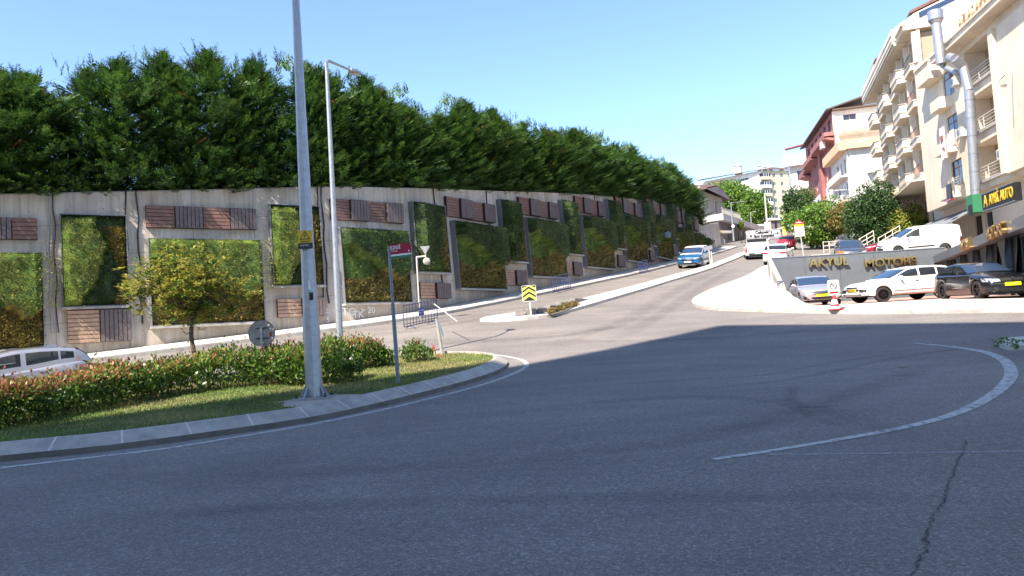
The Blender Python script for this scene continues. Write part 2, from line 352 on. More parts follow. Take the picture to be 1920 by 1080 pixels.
def ribbon(name, path, prof, mat, hf=None, parent=None, closed=False, mats=None, joint=0, jm=1):
    """prof: list of (offset to the left of travel, height above ground)"""
    hf = hf or Hs; n = len(path); mb = MB(); nv = len(prof)
    L = 0; last = 0; js = []
    for i in range(n):
        a = path[(i-1) % n] if closed or i else path[0]; b = path[(i+1) % n] if closed or i < n-1 else path[-1]
        t = (b-a)/max(1e-9, np.linalg.norm(b-a)); nn = np.array([-t[1], t[0]])
        z = hf(path[i][0], path[i][1])
        for o, h in prof:
            q = path[i]+nn*o; mb.v.append((q[0], q[1], z+h))
    for i in range(n if closed else n-1):
        L += np.linalg.norm(path[(i+1) % n]-path[i]); j = 0
        
        for k in range(nv-1):
            a = i*nv+k; b = ((i+1) % n)*nv+k
            mb.f.append((a, a+1, b+1, b)); mb.m.append(1 if (mats and k == 0) else 0)
    if joint:
        jm_ = MB(); L = 0; nxt = joint
        for i in range(n-1):
            d = path[i+1]-path[i]; l = np.linalg.norm(d); t = d/l; nn = np.array([-t[1], t[0]])
            while L+l > nxt:
                c = path[i]+t*(nxt-L); b0 = len(jm_.v)
                for sg in (-.014, .014):
                    q0 = c+t*sg; z = hf(q0[0], q0[1])
                    for o_, h in prof[1:]: q = q0+nn*(o_-.003 if h < .1 else o_); jm_.v.append((q[0], q[1], z+h+.004))
                m_ = nv-1
                for k in range(m_-1): jm_.f.append((b0+k, b0+k+1, b0+m_+k+1, b0+m_+k)); jm_.m.append(0)
                nxt += joint
            L += l
        tag(jm_.build('kerb_joint', 'kerbjoint'), kind='structure')
    o = mb.build(name, mats or mat, parent); return o
# ================================================================ the setting
def ax(lo, a, b, hi, fine, grow=1.18):
    mid = list(np.arange(a, b+1e-6, fine)); o = []; s = fine; x = a
    while x > lo: s *= grow; x -= s; o.append(x)
    p = []; s = fine; x = b
    while x < hi: s *= grow; x += s; p.append(x)
    return np.array(o[::-1]+mid+p)
gx = ax(-900, -28, 48, 900, .5); gy = ax(-300, -4, 100, 1500, .5)
XX, YY = np.meshgrid(gx, gy); ZZ = H(XX, YY)
nx, ny = len(gx), len(gy)
me = bpy.data.meshes.new('ground'); me.from_pydata(list(zip(XX.ravel().tolist(), YY.ravel().tolist(), ZZ.ravel().tolist())), [],
    [(j*nx+i, j*nx+i+1, (j+1)*nx+i+1, (j+1)*nx+i) for j in range(ny-1) for i in range(nx-1)])
me.materials.append(M['asphalt']); me.shade_smooth(); go = bpy.data.objects.new('road', me); COL.objects.link(go); tag(go, kind='structure')

def st(o, label=None): tag(o, label, kind='structure'); return o
# planted traffic island at the left
front = [G(x, y) for x, y in ((-160, 886), (0, 866), (200, 846), (400, 819), (590, 790), (700, 766), (800, 741), (880, 719), (930, 702), (950, 689))]
isl = [(-16.5, 10.2), (-13.5, 10.0), (-10.5, 10.2)]+front+[(-.33, 21.6), (-1.0, 22.6), (-2.2, 23.2), (-4.2, 23.5), (-6.3, 22.3), (-8.7, 19.5), (-11.2, 16.5), (-14, 13.7), (-17, 11)]
ip = smooth_path(isl, .3)
ni = len(ip)
st(ribbon('kerb', ip, [(-.01, -.06), (0, .085), (.28, .235), (.37, .24), (.39, .12)], 'kerb', mats=['kerb', 'kerbdirt'], joint=.92))
inner = []
for i in range(ni):
    a = ip[max(0, i-1)]; b = ip[min(ni-1, i+1)]; t = (b-a)/np.linalg.norm(b-a); inner.append(tuple(ip[i]+np.array([-t[1], t[0]])*.36))
lawn_poly = inner[::2]
def HL(x, y): return Hs(x, y)+.2
st(drape('lawn', lawn_poly, .2, 'lawn', .6))
def inpoly(x, y, poly):
    c = np.zeros(len(x), bool); j = len(poly)-1
    for i in range(len(poly)):
        xi, yi = poly[i]; xj, yj = poly[j]
        c ^= ((yi > y) != (yj > y)) & (x < (xj-xi)*(y-yi)/(yj-yi+1e-12)+xi); j = i
    return c
# grit round the foot of the steel mast
pb = P(590, 750, 14.4); POLE = (pb.x, 14.4)
cc = G(605, 752, .2)
gr = [(cc[0]+.15+(.95+.13*math.sin(5*a)+.1*math.sin(11*a))*math.cos(a), cc[1]+.05+(.95+.15*math.cos(3*a))*math.sin(a)*.8) for a in np.linspace(0, 2*math.pi, 26)[:-1]]
_l = np.array(lawn_poly)
gr = [q if inpoly(np.array([q[0]]), np.array([q[1]]), lawn_poly)[0] else tuple(_l[np.argmin(np.linalg.norm(_l-np.array(q), axis=1))]) for q in gr]
st(drape('gravel_patch', gr, .212, 'gravel', .4))
n = 110000; gxs = RNG.uniform(-11, 0, n); gys = RNG.uniform(10.5, 23.5, n)
k = inpoly(gxs, gys, lawn_poly) & ~inpoly(gxs, gys, gr); gxs, gys = gxs[k], gys[k]; n = len(gxs)
C = np.stack([gxs, gys, H(gxs, gys)+.198], 1); D = np.stack([RNG.normal(0, .5, n), RNG.normal(0, .5, n), np.ones(n)], 1)
N = np.stack([RNG.normal(0, 1, n), RNG.normal(0, 1, n), np.zeros(n)], 1)
dry = (np.sin(gxs*1.7+gys*.9)+np.sin(gys*2.3-gxs*.6)+RNG.normal(0, .9, n)+sstep(15.5, 19, gys)*1.6) > .85
leafmat('grass green', [(.085, .15, .03), (.125, .21, .04), (.18, .25, .06)]); leafmat('grass dry', [(.30, .26, .11), (.36, .32, .15), (.2, .2, .07)])
M['gg'] = MATS['grass green']; M['gd'] = MATS['grass dry']
tag(quads('grass', leafverts(C, D, N, RNG.uniform(.035, .075, n), RNG.uniform(.008, .016, n)), dry.astype(int), ['gg', 'gd']), 'short patchy lawn grass on the traffic island', kind='stuff')

# painted lines
def line_on(px, wd, mat, name='road_marking', dz=.006, step=.3, taper=None):
    p = smooth_path([G(*q) for q in px], step); n = len(p)
    mb = MB(); mb.uv = []
    for i in range(n):
        mb.uv += [(i/(n-1), 0), (i/(n-1), 1)]
        t = p[min(n-1, i+1)]-p[max(0, i-1)]; t = t/np.linalg.norm(t); nn = np.array([-t[1], t[0]])
        ww = wd(i/(n-1)) if callable(wd) else wd
        for s_ in (-1, 1):
            q = p[i]+nn*ww*.5*s_; mb.v.append((q[0], q[1], Hs(q[0], q[1])+dz))
    mb.f = [(2*i, 2*i+2, 2*i+3, 2*i+1) for i in range(n-1)]; mb.m = [0]*(n-1)
    return st(mb.build(name, mat))
line_on([(-150, 897), (0, 878), (140, 862), (300, 843), (450, 819), (600, 793), (720, 768), (820, 744), (900, 723), (955, 704), (986, 688), (980, 676), (945, 668), (890, 661)], .13, 'line')
line_on([(1338, 862), (1420, 850), (1500, 837), (1600, 820), (1700, 801), (1780, 780), (1840, 754), (1882, 724), (1896, 698), (1880, 674), (1840, 659), (1780, 650), (1712, 643)], lambda t: .10+.10*min(1, t*2.2, (1-t)*5+.15), 'line')
line_on([(1440, 853), (1650, 851), (1920, 847), (2100, 845)], .08, 'lineold')
line_on([(1712, 641), (1790, 641), (1880, 641)], .1, 'lineold')
line_on([(1240, 735), (1380, 724), (1500, 708), (1600, 688), (1700, 668), (1800, 655), (1900, 650)], .34, 'tyremark', 'tyre_mark', .004)
line_on([(1150, 722), (1300, 712), (1430, 704), (1560, 680), (1700, 662)], .22, 'tyremark', 'tyre_mark', .0045)
line_on([(1492, 722), (1482, 745), (1510, 775), (1580, 800), (1640, 812)], .28, 'tyremark', 'tyre_mark', .005)
for k_, (pts_, w_) in enumerate((([(1010, 668), (1090, 628), (1180, 598), (1240, 560), (1300, 528), (1370, 496)], 1.1), ([(1130, 648), (1200, 612), (1260, 575), (1320, 536), (1385, 500)], .9), ([(1000, 640), (1100, 640), (1300, 636), (1500, 622), (1700, 612)], .9), ([(700, 632), (820, 612), (950, 590), (1100, 560), (1230, 528)], .8), ([(760, 650), (900, 640), (1050, 630), (1200, 605)], .8), ([(300, 905), (700, 880), (1100, 850), (1400, 800), (1650, 720), (1750, 680)], .7), ([(100, 980), (600, 950), (1100, 935), (1600, 930), (1900, 935)], .5), ([(1050, 760), (1300, 745), (1500, 760), (1750, 830)], .6))):
    line_on(pts_, w_, 'tyremark', 'tyre_mark', .003+.0006*k_, .5)
ck = MB(); pts = []
for i, (x, y) in enumerate(((1812, 826), (1806, 850), (1794, 866), (1788, 890), (1776, 912), (1770, 940), (1752, 962), (1742, 985), (1734, 1010), (1742, 1030), (1722, 1052), (1714, 1085))):
    pts.append(G(x, y))
pp = []
for a, b in zip(pts[:-1], pts[1:]):
    for t in np.linspace(0, 1, 14)[:-1]: pp.append((a[0]+(b[0]-a[0])*t+random.gauss(0, .012), a[1]+(b[1]-a[1])*t+random.gauss(0, .004)))
for x, y in pp:
    wv = random.uniform(.002, .011)
    ck.v += [(x-wv, y, Hs(x, y)+.005), (x+wv, y, Hs(x, y)+.005)]
ck.f = [(2*i, 2*i+1, 2*i+3, 2*i+2) for i in range(len(pp)-1)]; ck.m = [0]*len(ck.f)
st(ck.build('road_crack', 'crackm'))
mh = G(1692, 688); mb = MB(); mb.lathe([(0, .006), (.11, .006), (.13, .004)], (mh[0], mh[1], Hs(*mh)), n=16); st(mb.build('manhole_cover', 'dark'))

# pavement in front of the car dealer, with its kerb, and the red-paved forecourt
rk = [G(*q) for q in ((1470, 488), (1440, 500), (1400, 520), (1345, 541), (1312, 557), (1299, 566), (1302, 575), (1340, 582), (1450, 586), (1600, 589), (1760, 588), (1930, 586))]+[(21, 23.3), (27, 20.5)]
rkp = smooth_path(rk, .35)
st(ribbon('kerb', rkp[::-1], [(0, -.05), (-.0, .13), (-.13, .14)], 'kerb'))
inside = [(29, 22.5), (21.5, 27.3), (17.6, 29.0), (14.6, 30.9), (12.4, 33.0), (12.3, 34.0), (13.5, 38), (15.9, 46.8), (16.6, 49), (20.5, 60)]
st(drape('pavement', [tuple(q) for q in rkp[::2]]+inside, .135, 'pave', .5, thick=.1))
lotp = [(12.3, 33.2), (14.7, 31.1), (17.7, 29.2), (21.5, 27.5), (34, 21), (40, 46.9), (16.2, 46.7), (13.7, 38), (12.6, 34.2)]
st(drape('forecourt', lotp, .06, 'pinkpave', .5))
# far right corner of paving with weeds
cp = [G(1866, 650), G(1890, 657), (14.0, 15.0), (20, 10.5), (38, 4), (38, 15), (20, 17.6), (15, 19.5), G(1895, 640)]
st(drape('pavement', cp, .1, 'pave', .4, thick=.12))

# median strip between the two carriageways
med = [G(*q) for q in ((900, 603), (935, 595), (1005, 586), (1060, 573), (1118, 557), (1225, 529), (1329, 499), (1385, 477))]+[G(*q) for q in ((1400, 477), (1341, 503), (1242, 534), (1150, 562), (1100, 577), (1045, 592), (990, 600), (930, 604))]
mp = smooth_path(med, .5, True)
st(drape('median_strip', [tuple(q) for q in mp], .13, 'pave', .5, thick=.15))
soilp = [G(*q, dz=.13) for q in ((1024, 588), (1050, 578), (1085, 567), (1088, 571), (1062, 583), (1036, 591))]
st(drape('planting_bed', soilp, .16, 'soil', .5))
SBN = ['leftmost', 'second', 'third', 'long fourth', 'long fifth', 'farthest']
for q0, q1 in (((966, 592), (984, 591)), ((987, 590), (1004, 588)), ((1006, 588), (1022, 585)), ((1026, 583), (1044, 578)), ((1047, 577), (1070, 570)), ((1073, 569), (1100, 561))):
    a = G(*q0, dz=.13); b = G(*q1, dz=.13); dx, dy = b[0]-a[0], b[1]-a[1]; L = math.hypot(dx, dy)
    o = MB().box((0, 0, .13), (L*.96, .3, .26)).build('stone_block', 'stone', bev=.03); o.location = ((a[0]+b[0])/2, (a[1]+b[1])/2, Hs(*a)+.12); o.rotation_euler = (0, 0, math.atan2(dy, dx))
    tag(o, '%s dark stone edging block at the chevron end of the median' % SBN.pop(0), 'stone block', 'stone blocks edging the median bed')

# ---------------------------------------------------------------- retaining wall
WC = smooth_path([(-34, 18.2), (-26, 23.2), (-20, 27.1), (-14.8, 30.5), (-12.8, 31.8), (-10.66, 33.2), (-7.9, 35.05), (-5.3, 37.4), (-2.9, 40.8), (-.9, 44.1), (1.35, 47.4), (3.8, 51), (6.6, 55.4), (9.8, 61.1), (14.3, 70.6), (17.9, 77.6), (22.5, 87), (26, 94.5)], .25)
WS = np.concatenate([[0], np.cumsum(np.linalg.norm(np.diff(WC, axis=0), axis=1))])
_t = np.gradient(WC, axis=0); _t /= np.linalg.norm(_t, axis=1, keepdims=True); WN = np.stack([_t[:, 1], -_t[:, 0]], 1)
WZ = H(WC[:, 0], WC[:, 1])+.14
_rat = WC[:, 0]/WC[:, 1]
def wall_at(px, py):
    r = ray(px, py); rr = r[0]; Y = np.interp(rr, _rat, WC[:, 1]); s = np.interp(rr, _rat, WS); return s, CAMZ+r[2]*Y
_tp = [wall_at(*q) for q in ((-150, 363), (0, 360), (200, 356), (400, 352), (600, 347), (740, 350), (860, 353), (1000, 358), (1100, 363), (1200, 373), (1250, 383), (1300, 408), (1325, 428))]
WT = np.interp(WS, [t[0] for t in _tp], [t[1] for t in _tp]); WT = np.maximum(WT, WZ+3.0)
BAT = .045
def wp(s, z, off=0.):
    x = np.interp(s, WS, WC[:, 0]); y = np.interp(s, WS, WC[:, 1]); nx_ = np.interp(s, WS, WN[:, 0]); ny_ = np.interp(s, WS, WN[:, 1]); zb = np.interp(s, WS, WZ)
    o = off-BAT*(z-zb); return Vector((x+nx_*o, y+ny_*o, z))
wroot = root('retaining_wall', (WC[60][0], WC[60][1], float(WZ[60])), 'long stained concrete retaining wall carrying green planted panels', 'wall')
mb = MB(); mb.uv = []
for i in range(0, len(WS)):
    zb, zt = float(WZ[i])-.4, float(WT[i])
    for z, off in ((zb, 0), (zt-.02, 0), (zt, -.02), (zt, -.4), (zb, -.4)):
        mb.v.append(tuple(wp(WS[i], z, off))); mb.uv.append((float(WS[i]), z-float(WZ[i])+(off if off < -.1 else 0)))
for i in range(len(WS)-1):
    for k in range(4): a = i*5+k; mb.f.append((a, a+5, a+6, a+1)); mb.m.append(0)
mb.f.append((len(mb.v)-5, len(mb.v)-4, len(mb.v)-3, len(mb.v)-2, len(mb.v)-1)); mb.m.append(0)
mb.build('wall_face', 'wallc', wroot, world=True)
# cables and conduits on the wall
for px in (92, 98, 104, 240, 262, 604, 612, 827, 925, 1128):
    s0, _ = wall_at(px, 480); ztop = float(np.interp(s0, WS, WT)); zb = float(np.interp(s0, WS, WZ))
    pts = [wp(s0+.04*math.sin(k*1.9+px), ztop+(zb+.9-ztop)*k/9, .035) for k in range(10)]
    MB().tube(pts, .018 if px in (92, 98, 104) else .03, 5).build('conduit', 'rope' if px in (92, 98) else 'dark', wroot, world=True)
# scrawled chalk on the plinth
for body, px, py, sz in (('TO', 655, 585, .5), ('TK', 672, 590, .45), ('> 20', 690, 582, .42), ('2', 613, 583, .3), ('5', 615, 600, .35), ('GE', 764, 540, .35)):
    s0, z0 = wall_at(px, py); c = wp(s0, z0, .012); r = wp(s0+.3, z0)-wp(s0-.3, z0); text(body, sz, 'white', wroot, Matrix.Translation(-wroot.location) @ facemtx(c, r, (0, 0, 1)), 'scrawl', .001)
# cement repair patch
s0, z0 = wall_at(190, 593); pt = [wp(s0+dx, z0+dz_, .006) for dx, dz_ in ((-.7, -.2), (-.5, .15), (-.2, .3), (.1, .22), (.5, .3), (.75, .1), (.7, -.22), (.3, -.15), (0, -.28), (-.4, -.24))]
MB().add(pt, [tuple(range(10))]).build('repair_patch', 'patchgrey', wroot, world=True)

# pavement along the wall
sw = []; hw = 1.9
op = WC+WN*hw
st(ribbon('kerb', op, [(0, -.05), (0.0, .13), (.14, .14)], 'kerb'))
mb = MB()
for i in range(0, len(WS)):
    for o in (0.0, .6, 1.2, 1.77):
        q = WC[i]+WN[i]*o; mb.v.append((q[0], q[1], Hs(q[0], q[1])+.138))
for i in range(len(WS)-1):
    for k in range(3): a = i*4+k; mb.f.append((a, a+1, a+5, a+4)); mb.m.append(0)
st(mb.build('pavement', 'pave'))
# planted bank behind the wall
mb = MB()
for i in range(0, len(WS)):
    for o, dz_ in ((-.38, -.12), (-3, .0), (-12, .4), (-60, 3)):
        q = WC[i]+WN[i]*(o-BAT*6.3); mb.v.append((q[0], q[1], float(WT[i])+dz_))
for i in range(len(WS)-1):
    for k in range(3): a = i*4+k; mb.f.append((a, a+1, a+5, a+4)); mb.m.append(0)
st(mb.build('bank', 'soil'))

# ---------------------------------------------------------------- panels fixed on the wall
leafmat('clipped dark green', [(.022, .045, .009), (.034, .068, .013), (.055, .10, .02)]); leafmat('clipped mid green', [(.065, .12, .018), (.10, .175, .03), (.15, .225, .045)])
leafmat('golden foliage', [(.12, .105, .022), (.19, .155, .034), (.26, .20, .05)]); leafmat('browned foliage', [(.14, .115, .035), (.21, .18, .055), (.28, .245, .08)])
leafmat('light green', [(.13, .15, .03), (.19, .20, .045), (.24, .24, .065)])  # leaf colour for lobes in the sun, sunlight put into the tone
LM = ['clipped dark green', 'clipped mid green', 'golden foliage', 'browned foliage', 'light green']
def plant_panel(px0, px1, yt, yb, tall, label, idx, lit=False, prot=.12):
    s0, zt = wall_at(px0, yt); s1, zt1 = wall_at(px1, yt); _, zb = wall_at(px0, yb)
    a = wp(s0, (zt+zb)/2); b = wp(s1, (zt+zb)/2); u = (b-a); u.z = 0; W = u.length; u.normalize(); n = Vector((u.y, -u.x, 0)); Hh = zt-zb
    org = wp(s0, zb, 0); dist = (a.x**2+a.y**2)**.5
    bt = Vector((0, 0, 1))-n*BAT
    o = root('green_wall_panel', org, label, 'planted panel', 'planted panels on the retaining wall')
    T = lambda x, y, z: org+u*x+n*y+bt*z
    f = MB(); d = .14+prot
    for (x0, x1, z0, z1) in ((0, .035, 0, Hh), (W-.035, W, 0, Hh), (.035, W-.035, 0, .035), (.035, W-.035, Hh-.035, Hh)):
        f.add([T(x, y, z) for z in (z0, z1) for x, y in ((x0, 0), (x1, 0), (x1, d), (x0, d))], [(0, 3, 2, 1), (4, 5, 6, 7), (0, 1, 5, 4), (1, 2, 6, 5), (2, 3, 7, 6), (3, 0, 4, 7)])
    f.build('frame', 'frame', o, world=True)
    rs = np.random.default_rng(idx+5); ph = rs.uniform(0, 6)
    def zone(x, z):                                  # returns depth, zone index
        U, V = x/W, z/Hh
        if tall:
            e = .40+.22*np.sin((1-V)*3.6+.2)+.03*np.sin(V*17+ph)
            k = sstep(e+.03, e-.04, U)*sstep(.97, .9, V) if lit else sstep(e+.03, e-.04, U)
            return k, np.where(k > .5, 4 if lit else 0, np.where(V > .86, 0, np.where(U+.13*np.sin(V*5+ph) > .74, 3 if not lit else 2, 0 if lit else 1)))  # lit panels: sunlight painted pale on lobes, shade painted dark in recesses
        e = .62+.12*np.cos(U*4.2+.4)-.20*sstep(.45, .8, U)+.02*np.sin(U*23+ph)
        k = sstep(e-.02, e+.04, V)
        e2 = .40-.10*np.sin(U*4.5+ph*.15)
        low = V < e2
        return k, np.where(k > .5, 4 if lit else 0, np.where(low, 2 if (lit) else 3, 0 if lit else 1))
    n1, n2 = max(6, int(W/.18)), max(8, int(Hh/.18)); xs = np.linspace(.06, W-.06, n1); zs = np.linspace(.06, Hh-.06, n2)
    X2, Z2 = np.meshgrid(xs, zs); K, ZO = zone(X2, Z2); ed = np.minimum(np.minimum(X2, W-X2), np.minimum(Z2, Hh-Z2)); edg = sstep(0, .22, ed)
    D2 = ((.24 if prot > .15 else .14)+(.62 if prot > .15 else .55)*K)*(.25+.75*edg)+rs.uniform(0, .06, X2.shape)
    ua, na, ba, oa = (np.array(q) for q in (u, n, bt, org))
    PT = oa+X2[..., None]*ua+D2[..., None]*na+Z2[..., None]*ba
    Q = np.stack([PT[:-1, :-1], PT[:-1, 1:], PT[1:, 1:], PT[1:, :-1]], 2).reshape(-1, 3); MQ = ZO[:-1, :-1].ravel()
    MQ = np.where(MQ == 4, 1, MQ)
    dens = 480 if dist < 45 else 170 if dist < 60 else 90
    nl = int(W*Hh*dens*1.1); x = rs.uniform(.04, W-.04, nl); z = rs.uniform(.04, Hh-.04, nl); k_, zo = zone(x, z)
    ed = np.minimum(np.minimum(x, W-x), np.minimum(z, Hh-z)); dd = ((.26 if prot > .15 else .16)+(.62 if prot > .15 else .55)*k_)*(.25+.75*sstep(0, .22, ed))+rs.uniform(-.03, .09, nl)+.05*np.sin(x*7+ph)*np.sin(z*6)
    Cc = oa+x[:, None]*ua+dd[:, None]*na+z[:, None]*ba
    if not tall: x = x+np.where((k_ > .5) & (x > W*.8), (x-W*.8)*1.1, 0); Cc = oa+x[:, None]*ua+dd[:, None]*na+z[:, None]*ba
    soft = np.where((zo == 2) | (zo == 3), 1.5, .8)
    Dd = na*rs.uniform(.2, 1, nl)[:, None]+ba*rs.uniform(-.1, 1, nl)[:, None]+ua*rs.normal(0, .6, nl)[:, None]; Nn = na+rs.normal(0, .6, (nl, 3))
    LL = rs.uniform(.06, .11, nl)*soft*(1+max(0, dist-38)*.02); V2 = leafverts(Cc, Dd, Nn, LL, LL*.55)
    V = np.concatenate([Q, V2]); V[:, 0] -= org.x; V[:, 1] -= org.y; V[:, 2] -= org.z
    quads('foliage', V, np.concatenate([MQ, zo]), [MATS[q] for q in LM], o)
    # narrow sill
    mb = MB(); mb.add([T(x, y, z) for z in (-.09, -.002) for x, y in ((-.03, 0), (W+.03, 0), (W+.03, d+.05), (-.03, d+.05))], [(0, 3, 2, 1), (4, 5, 6, 7), (0, 1, 5, 4), (1, 2, 6, 5), (2, 3, 7, 6), (3, 0, 4, 7)])
    mb.build('sill', 'kerb', o, world=True); return o
def slat_panel(px0, px1, yt, yb, label, group, n=4, pale=False, prot=.12):
    s0, zt = wall_at(px0, yt); s1, _ = wall_at(px1, yt); _, zb = wall_at(px0, yb); a = wp(s0, (zt+zb)/2); b = wp(s1, (zt+zb)/2)
    u = b-a; u.z = 0; W = u.length; u.normalize(); nn = Vector((u.y, -u.x, 0)); Hh = zt-zb; org = wp(s0, zb, 0)
    o = root('slat_panel', org, label, 'slat panel', group); o.rotation_euler = (0, 0, math.atan2(u.y, u.x))
    w0 = W/n
    for k in range(n):
        vert = k % 2 == 1; d = .16+(prot if vert else 0)
        m = MB(); x0 = k*w0+.01; x1 = (k+1)*w0-.01
        m.bx(x0, x1, -d+.03, 0, 0, Hh, mi=1)
        ns = max(4, int((w0 if vert else Hh)/.14))
        for j in range(ns):
            g = .012
            if vert: m.bx(x0+(x1-x0)*j/ns+g, x0+(x1-x0)*(j+1)/ns-g, -d, -d+.028, 0.01, Hh-.01, 0)
            else: m.bx(x0+.005, x1-.005, -d, -d+.028, Hh*j/ns+g, Hh*(j+1)/ns-g, 0)
        m.build('vertical_slats' if vert else 'horizontal_slats', [('slatgrey' if vert else ('slatpale' if pale else 'slatbrown')), 'slatgap'], o)
    return o
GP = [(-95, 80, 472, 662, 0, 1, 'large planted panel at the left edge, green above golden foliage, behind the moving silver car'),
 (112, 237, 400, 577, 1, 1, 'tall planted panel left of the small street tree, clipped lobe painted sunlit on its left'),
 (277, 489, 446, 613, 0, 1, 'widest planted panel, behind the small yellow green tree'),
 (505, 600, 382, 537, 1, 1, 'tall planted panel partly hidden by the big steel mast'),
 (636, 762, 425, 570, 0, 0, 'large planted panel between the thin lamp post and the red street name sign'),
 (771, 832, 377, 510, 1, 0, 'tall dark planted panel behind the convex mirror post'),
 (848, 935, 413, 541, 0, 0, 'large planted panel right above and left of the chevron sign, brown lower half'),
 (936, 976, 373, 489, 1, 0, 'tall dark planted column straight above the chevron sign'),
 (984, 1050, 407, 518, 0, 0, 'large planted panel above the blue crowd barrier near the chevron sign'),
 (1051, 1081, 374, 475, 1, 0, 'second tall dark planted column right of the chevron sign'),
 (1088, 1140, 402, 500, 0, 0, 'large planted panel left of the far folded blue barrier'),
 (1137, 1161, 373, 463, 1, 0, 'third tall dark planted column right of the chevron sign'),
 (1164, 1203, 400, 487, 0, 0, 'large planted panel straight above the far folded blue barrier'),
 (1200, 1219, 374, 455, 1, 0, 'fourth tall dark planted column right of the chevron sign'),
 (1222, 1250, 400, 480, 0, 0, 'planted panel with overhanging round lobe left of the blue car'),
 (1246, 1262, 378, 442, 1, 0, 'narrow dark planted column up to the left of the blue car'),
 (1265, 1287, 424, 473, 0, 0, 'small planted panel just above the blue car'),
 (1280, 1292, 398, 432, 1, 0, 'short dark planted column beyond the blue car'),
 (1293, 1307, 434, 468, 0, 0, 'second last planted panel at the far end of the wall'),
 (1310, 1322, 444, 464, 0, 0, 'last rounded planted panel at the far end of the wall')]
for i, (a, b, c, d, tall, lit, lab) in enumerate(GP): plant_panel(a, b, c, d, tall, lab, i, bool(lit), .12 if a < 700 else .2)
top = 'slat panels along the top of the wall'; low = 'paired slat panels low on the wall'
for a, b, c, d, n_, lab, g_, pale in (
 (-80, 70, 405, 447, 3, 'slat panel cut by the left edge with streaks of sun across it', top, False),
 (273, 480, 384, 426, 4, 'four part brown and grey slat panel above the small street tree', top, False),
 (620, 755, 371, 411, 4, 'four part slat panel behind the thin lamp post', top, False),
 (838, 925, 367, 404, 4, 'four part slat panel up to the left of the chevron sign', top, False),
 (974, 1043, 368, 400, 4, 'slat panel high above the first blue crowd barrier', top, False),
 (1079, 1131, 366, 395, 4, 'third slat panel right of the chevron sign on the upper row', top, False),
 (1155, 1197, 367, 394, 4, 'slat panel high above the far folded barrier', top, False),
 (1213, 1243, 370, 396, 4, 'small slat panel high up to the left of the blue car', top, False),
 (1259, 1280, 382, 412, 4, 'slat panel on the stepped wall top above the blue car', top, False),
 (1293, 1308, 402, 428, 3, 'farthest slat panel near the end of the wall', top, False),
 (125, 245, 583, 645, 2, 'sun bleached pair of slat panels just above the silver car', low, True),
 (518, 607, 561, 596, 2, 'bleached pair of slat panels behind the steel mast', low, True),
 (784, 838, 530, 560, 2, 'pair of slat panels behind the left crowd barrier', low, True),
 (941, 981, 506, 534, 2, 'pair of slat panels just above the chevron sign', low, True),
 (1053, 1085, 490, 515, 2, 'second low pair of slat panels right of the chevron sign', low, True),
 (1139, 1166, 476, 498, 2, 'low pair of slat panels left of the far folded barrier', low, True),
 (1203, 1222, 466, 486, 2, 'low pair of slat panels right of the far folded barrier', low, True),
 (1250, 1264, 458, 476, 2, 'low pair of slat panels just left of the blue car', low, True)):
    slat_panel(a, b, c, d, lab, g_, n_, pale, .05 if a < 500 else .14)
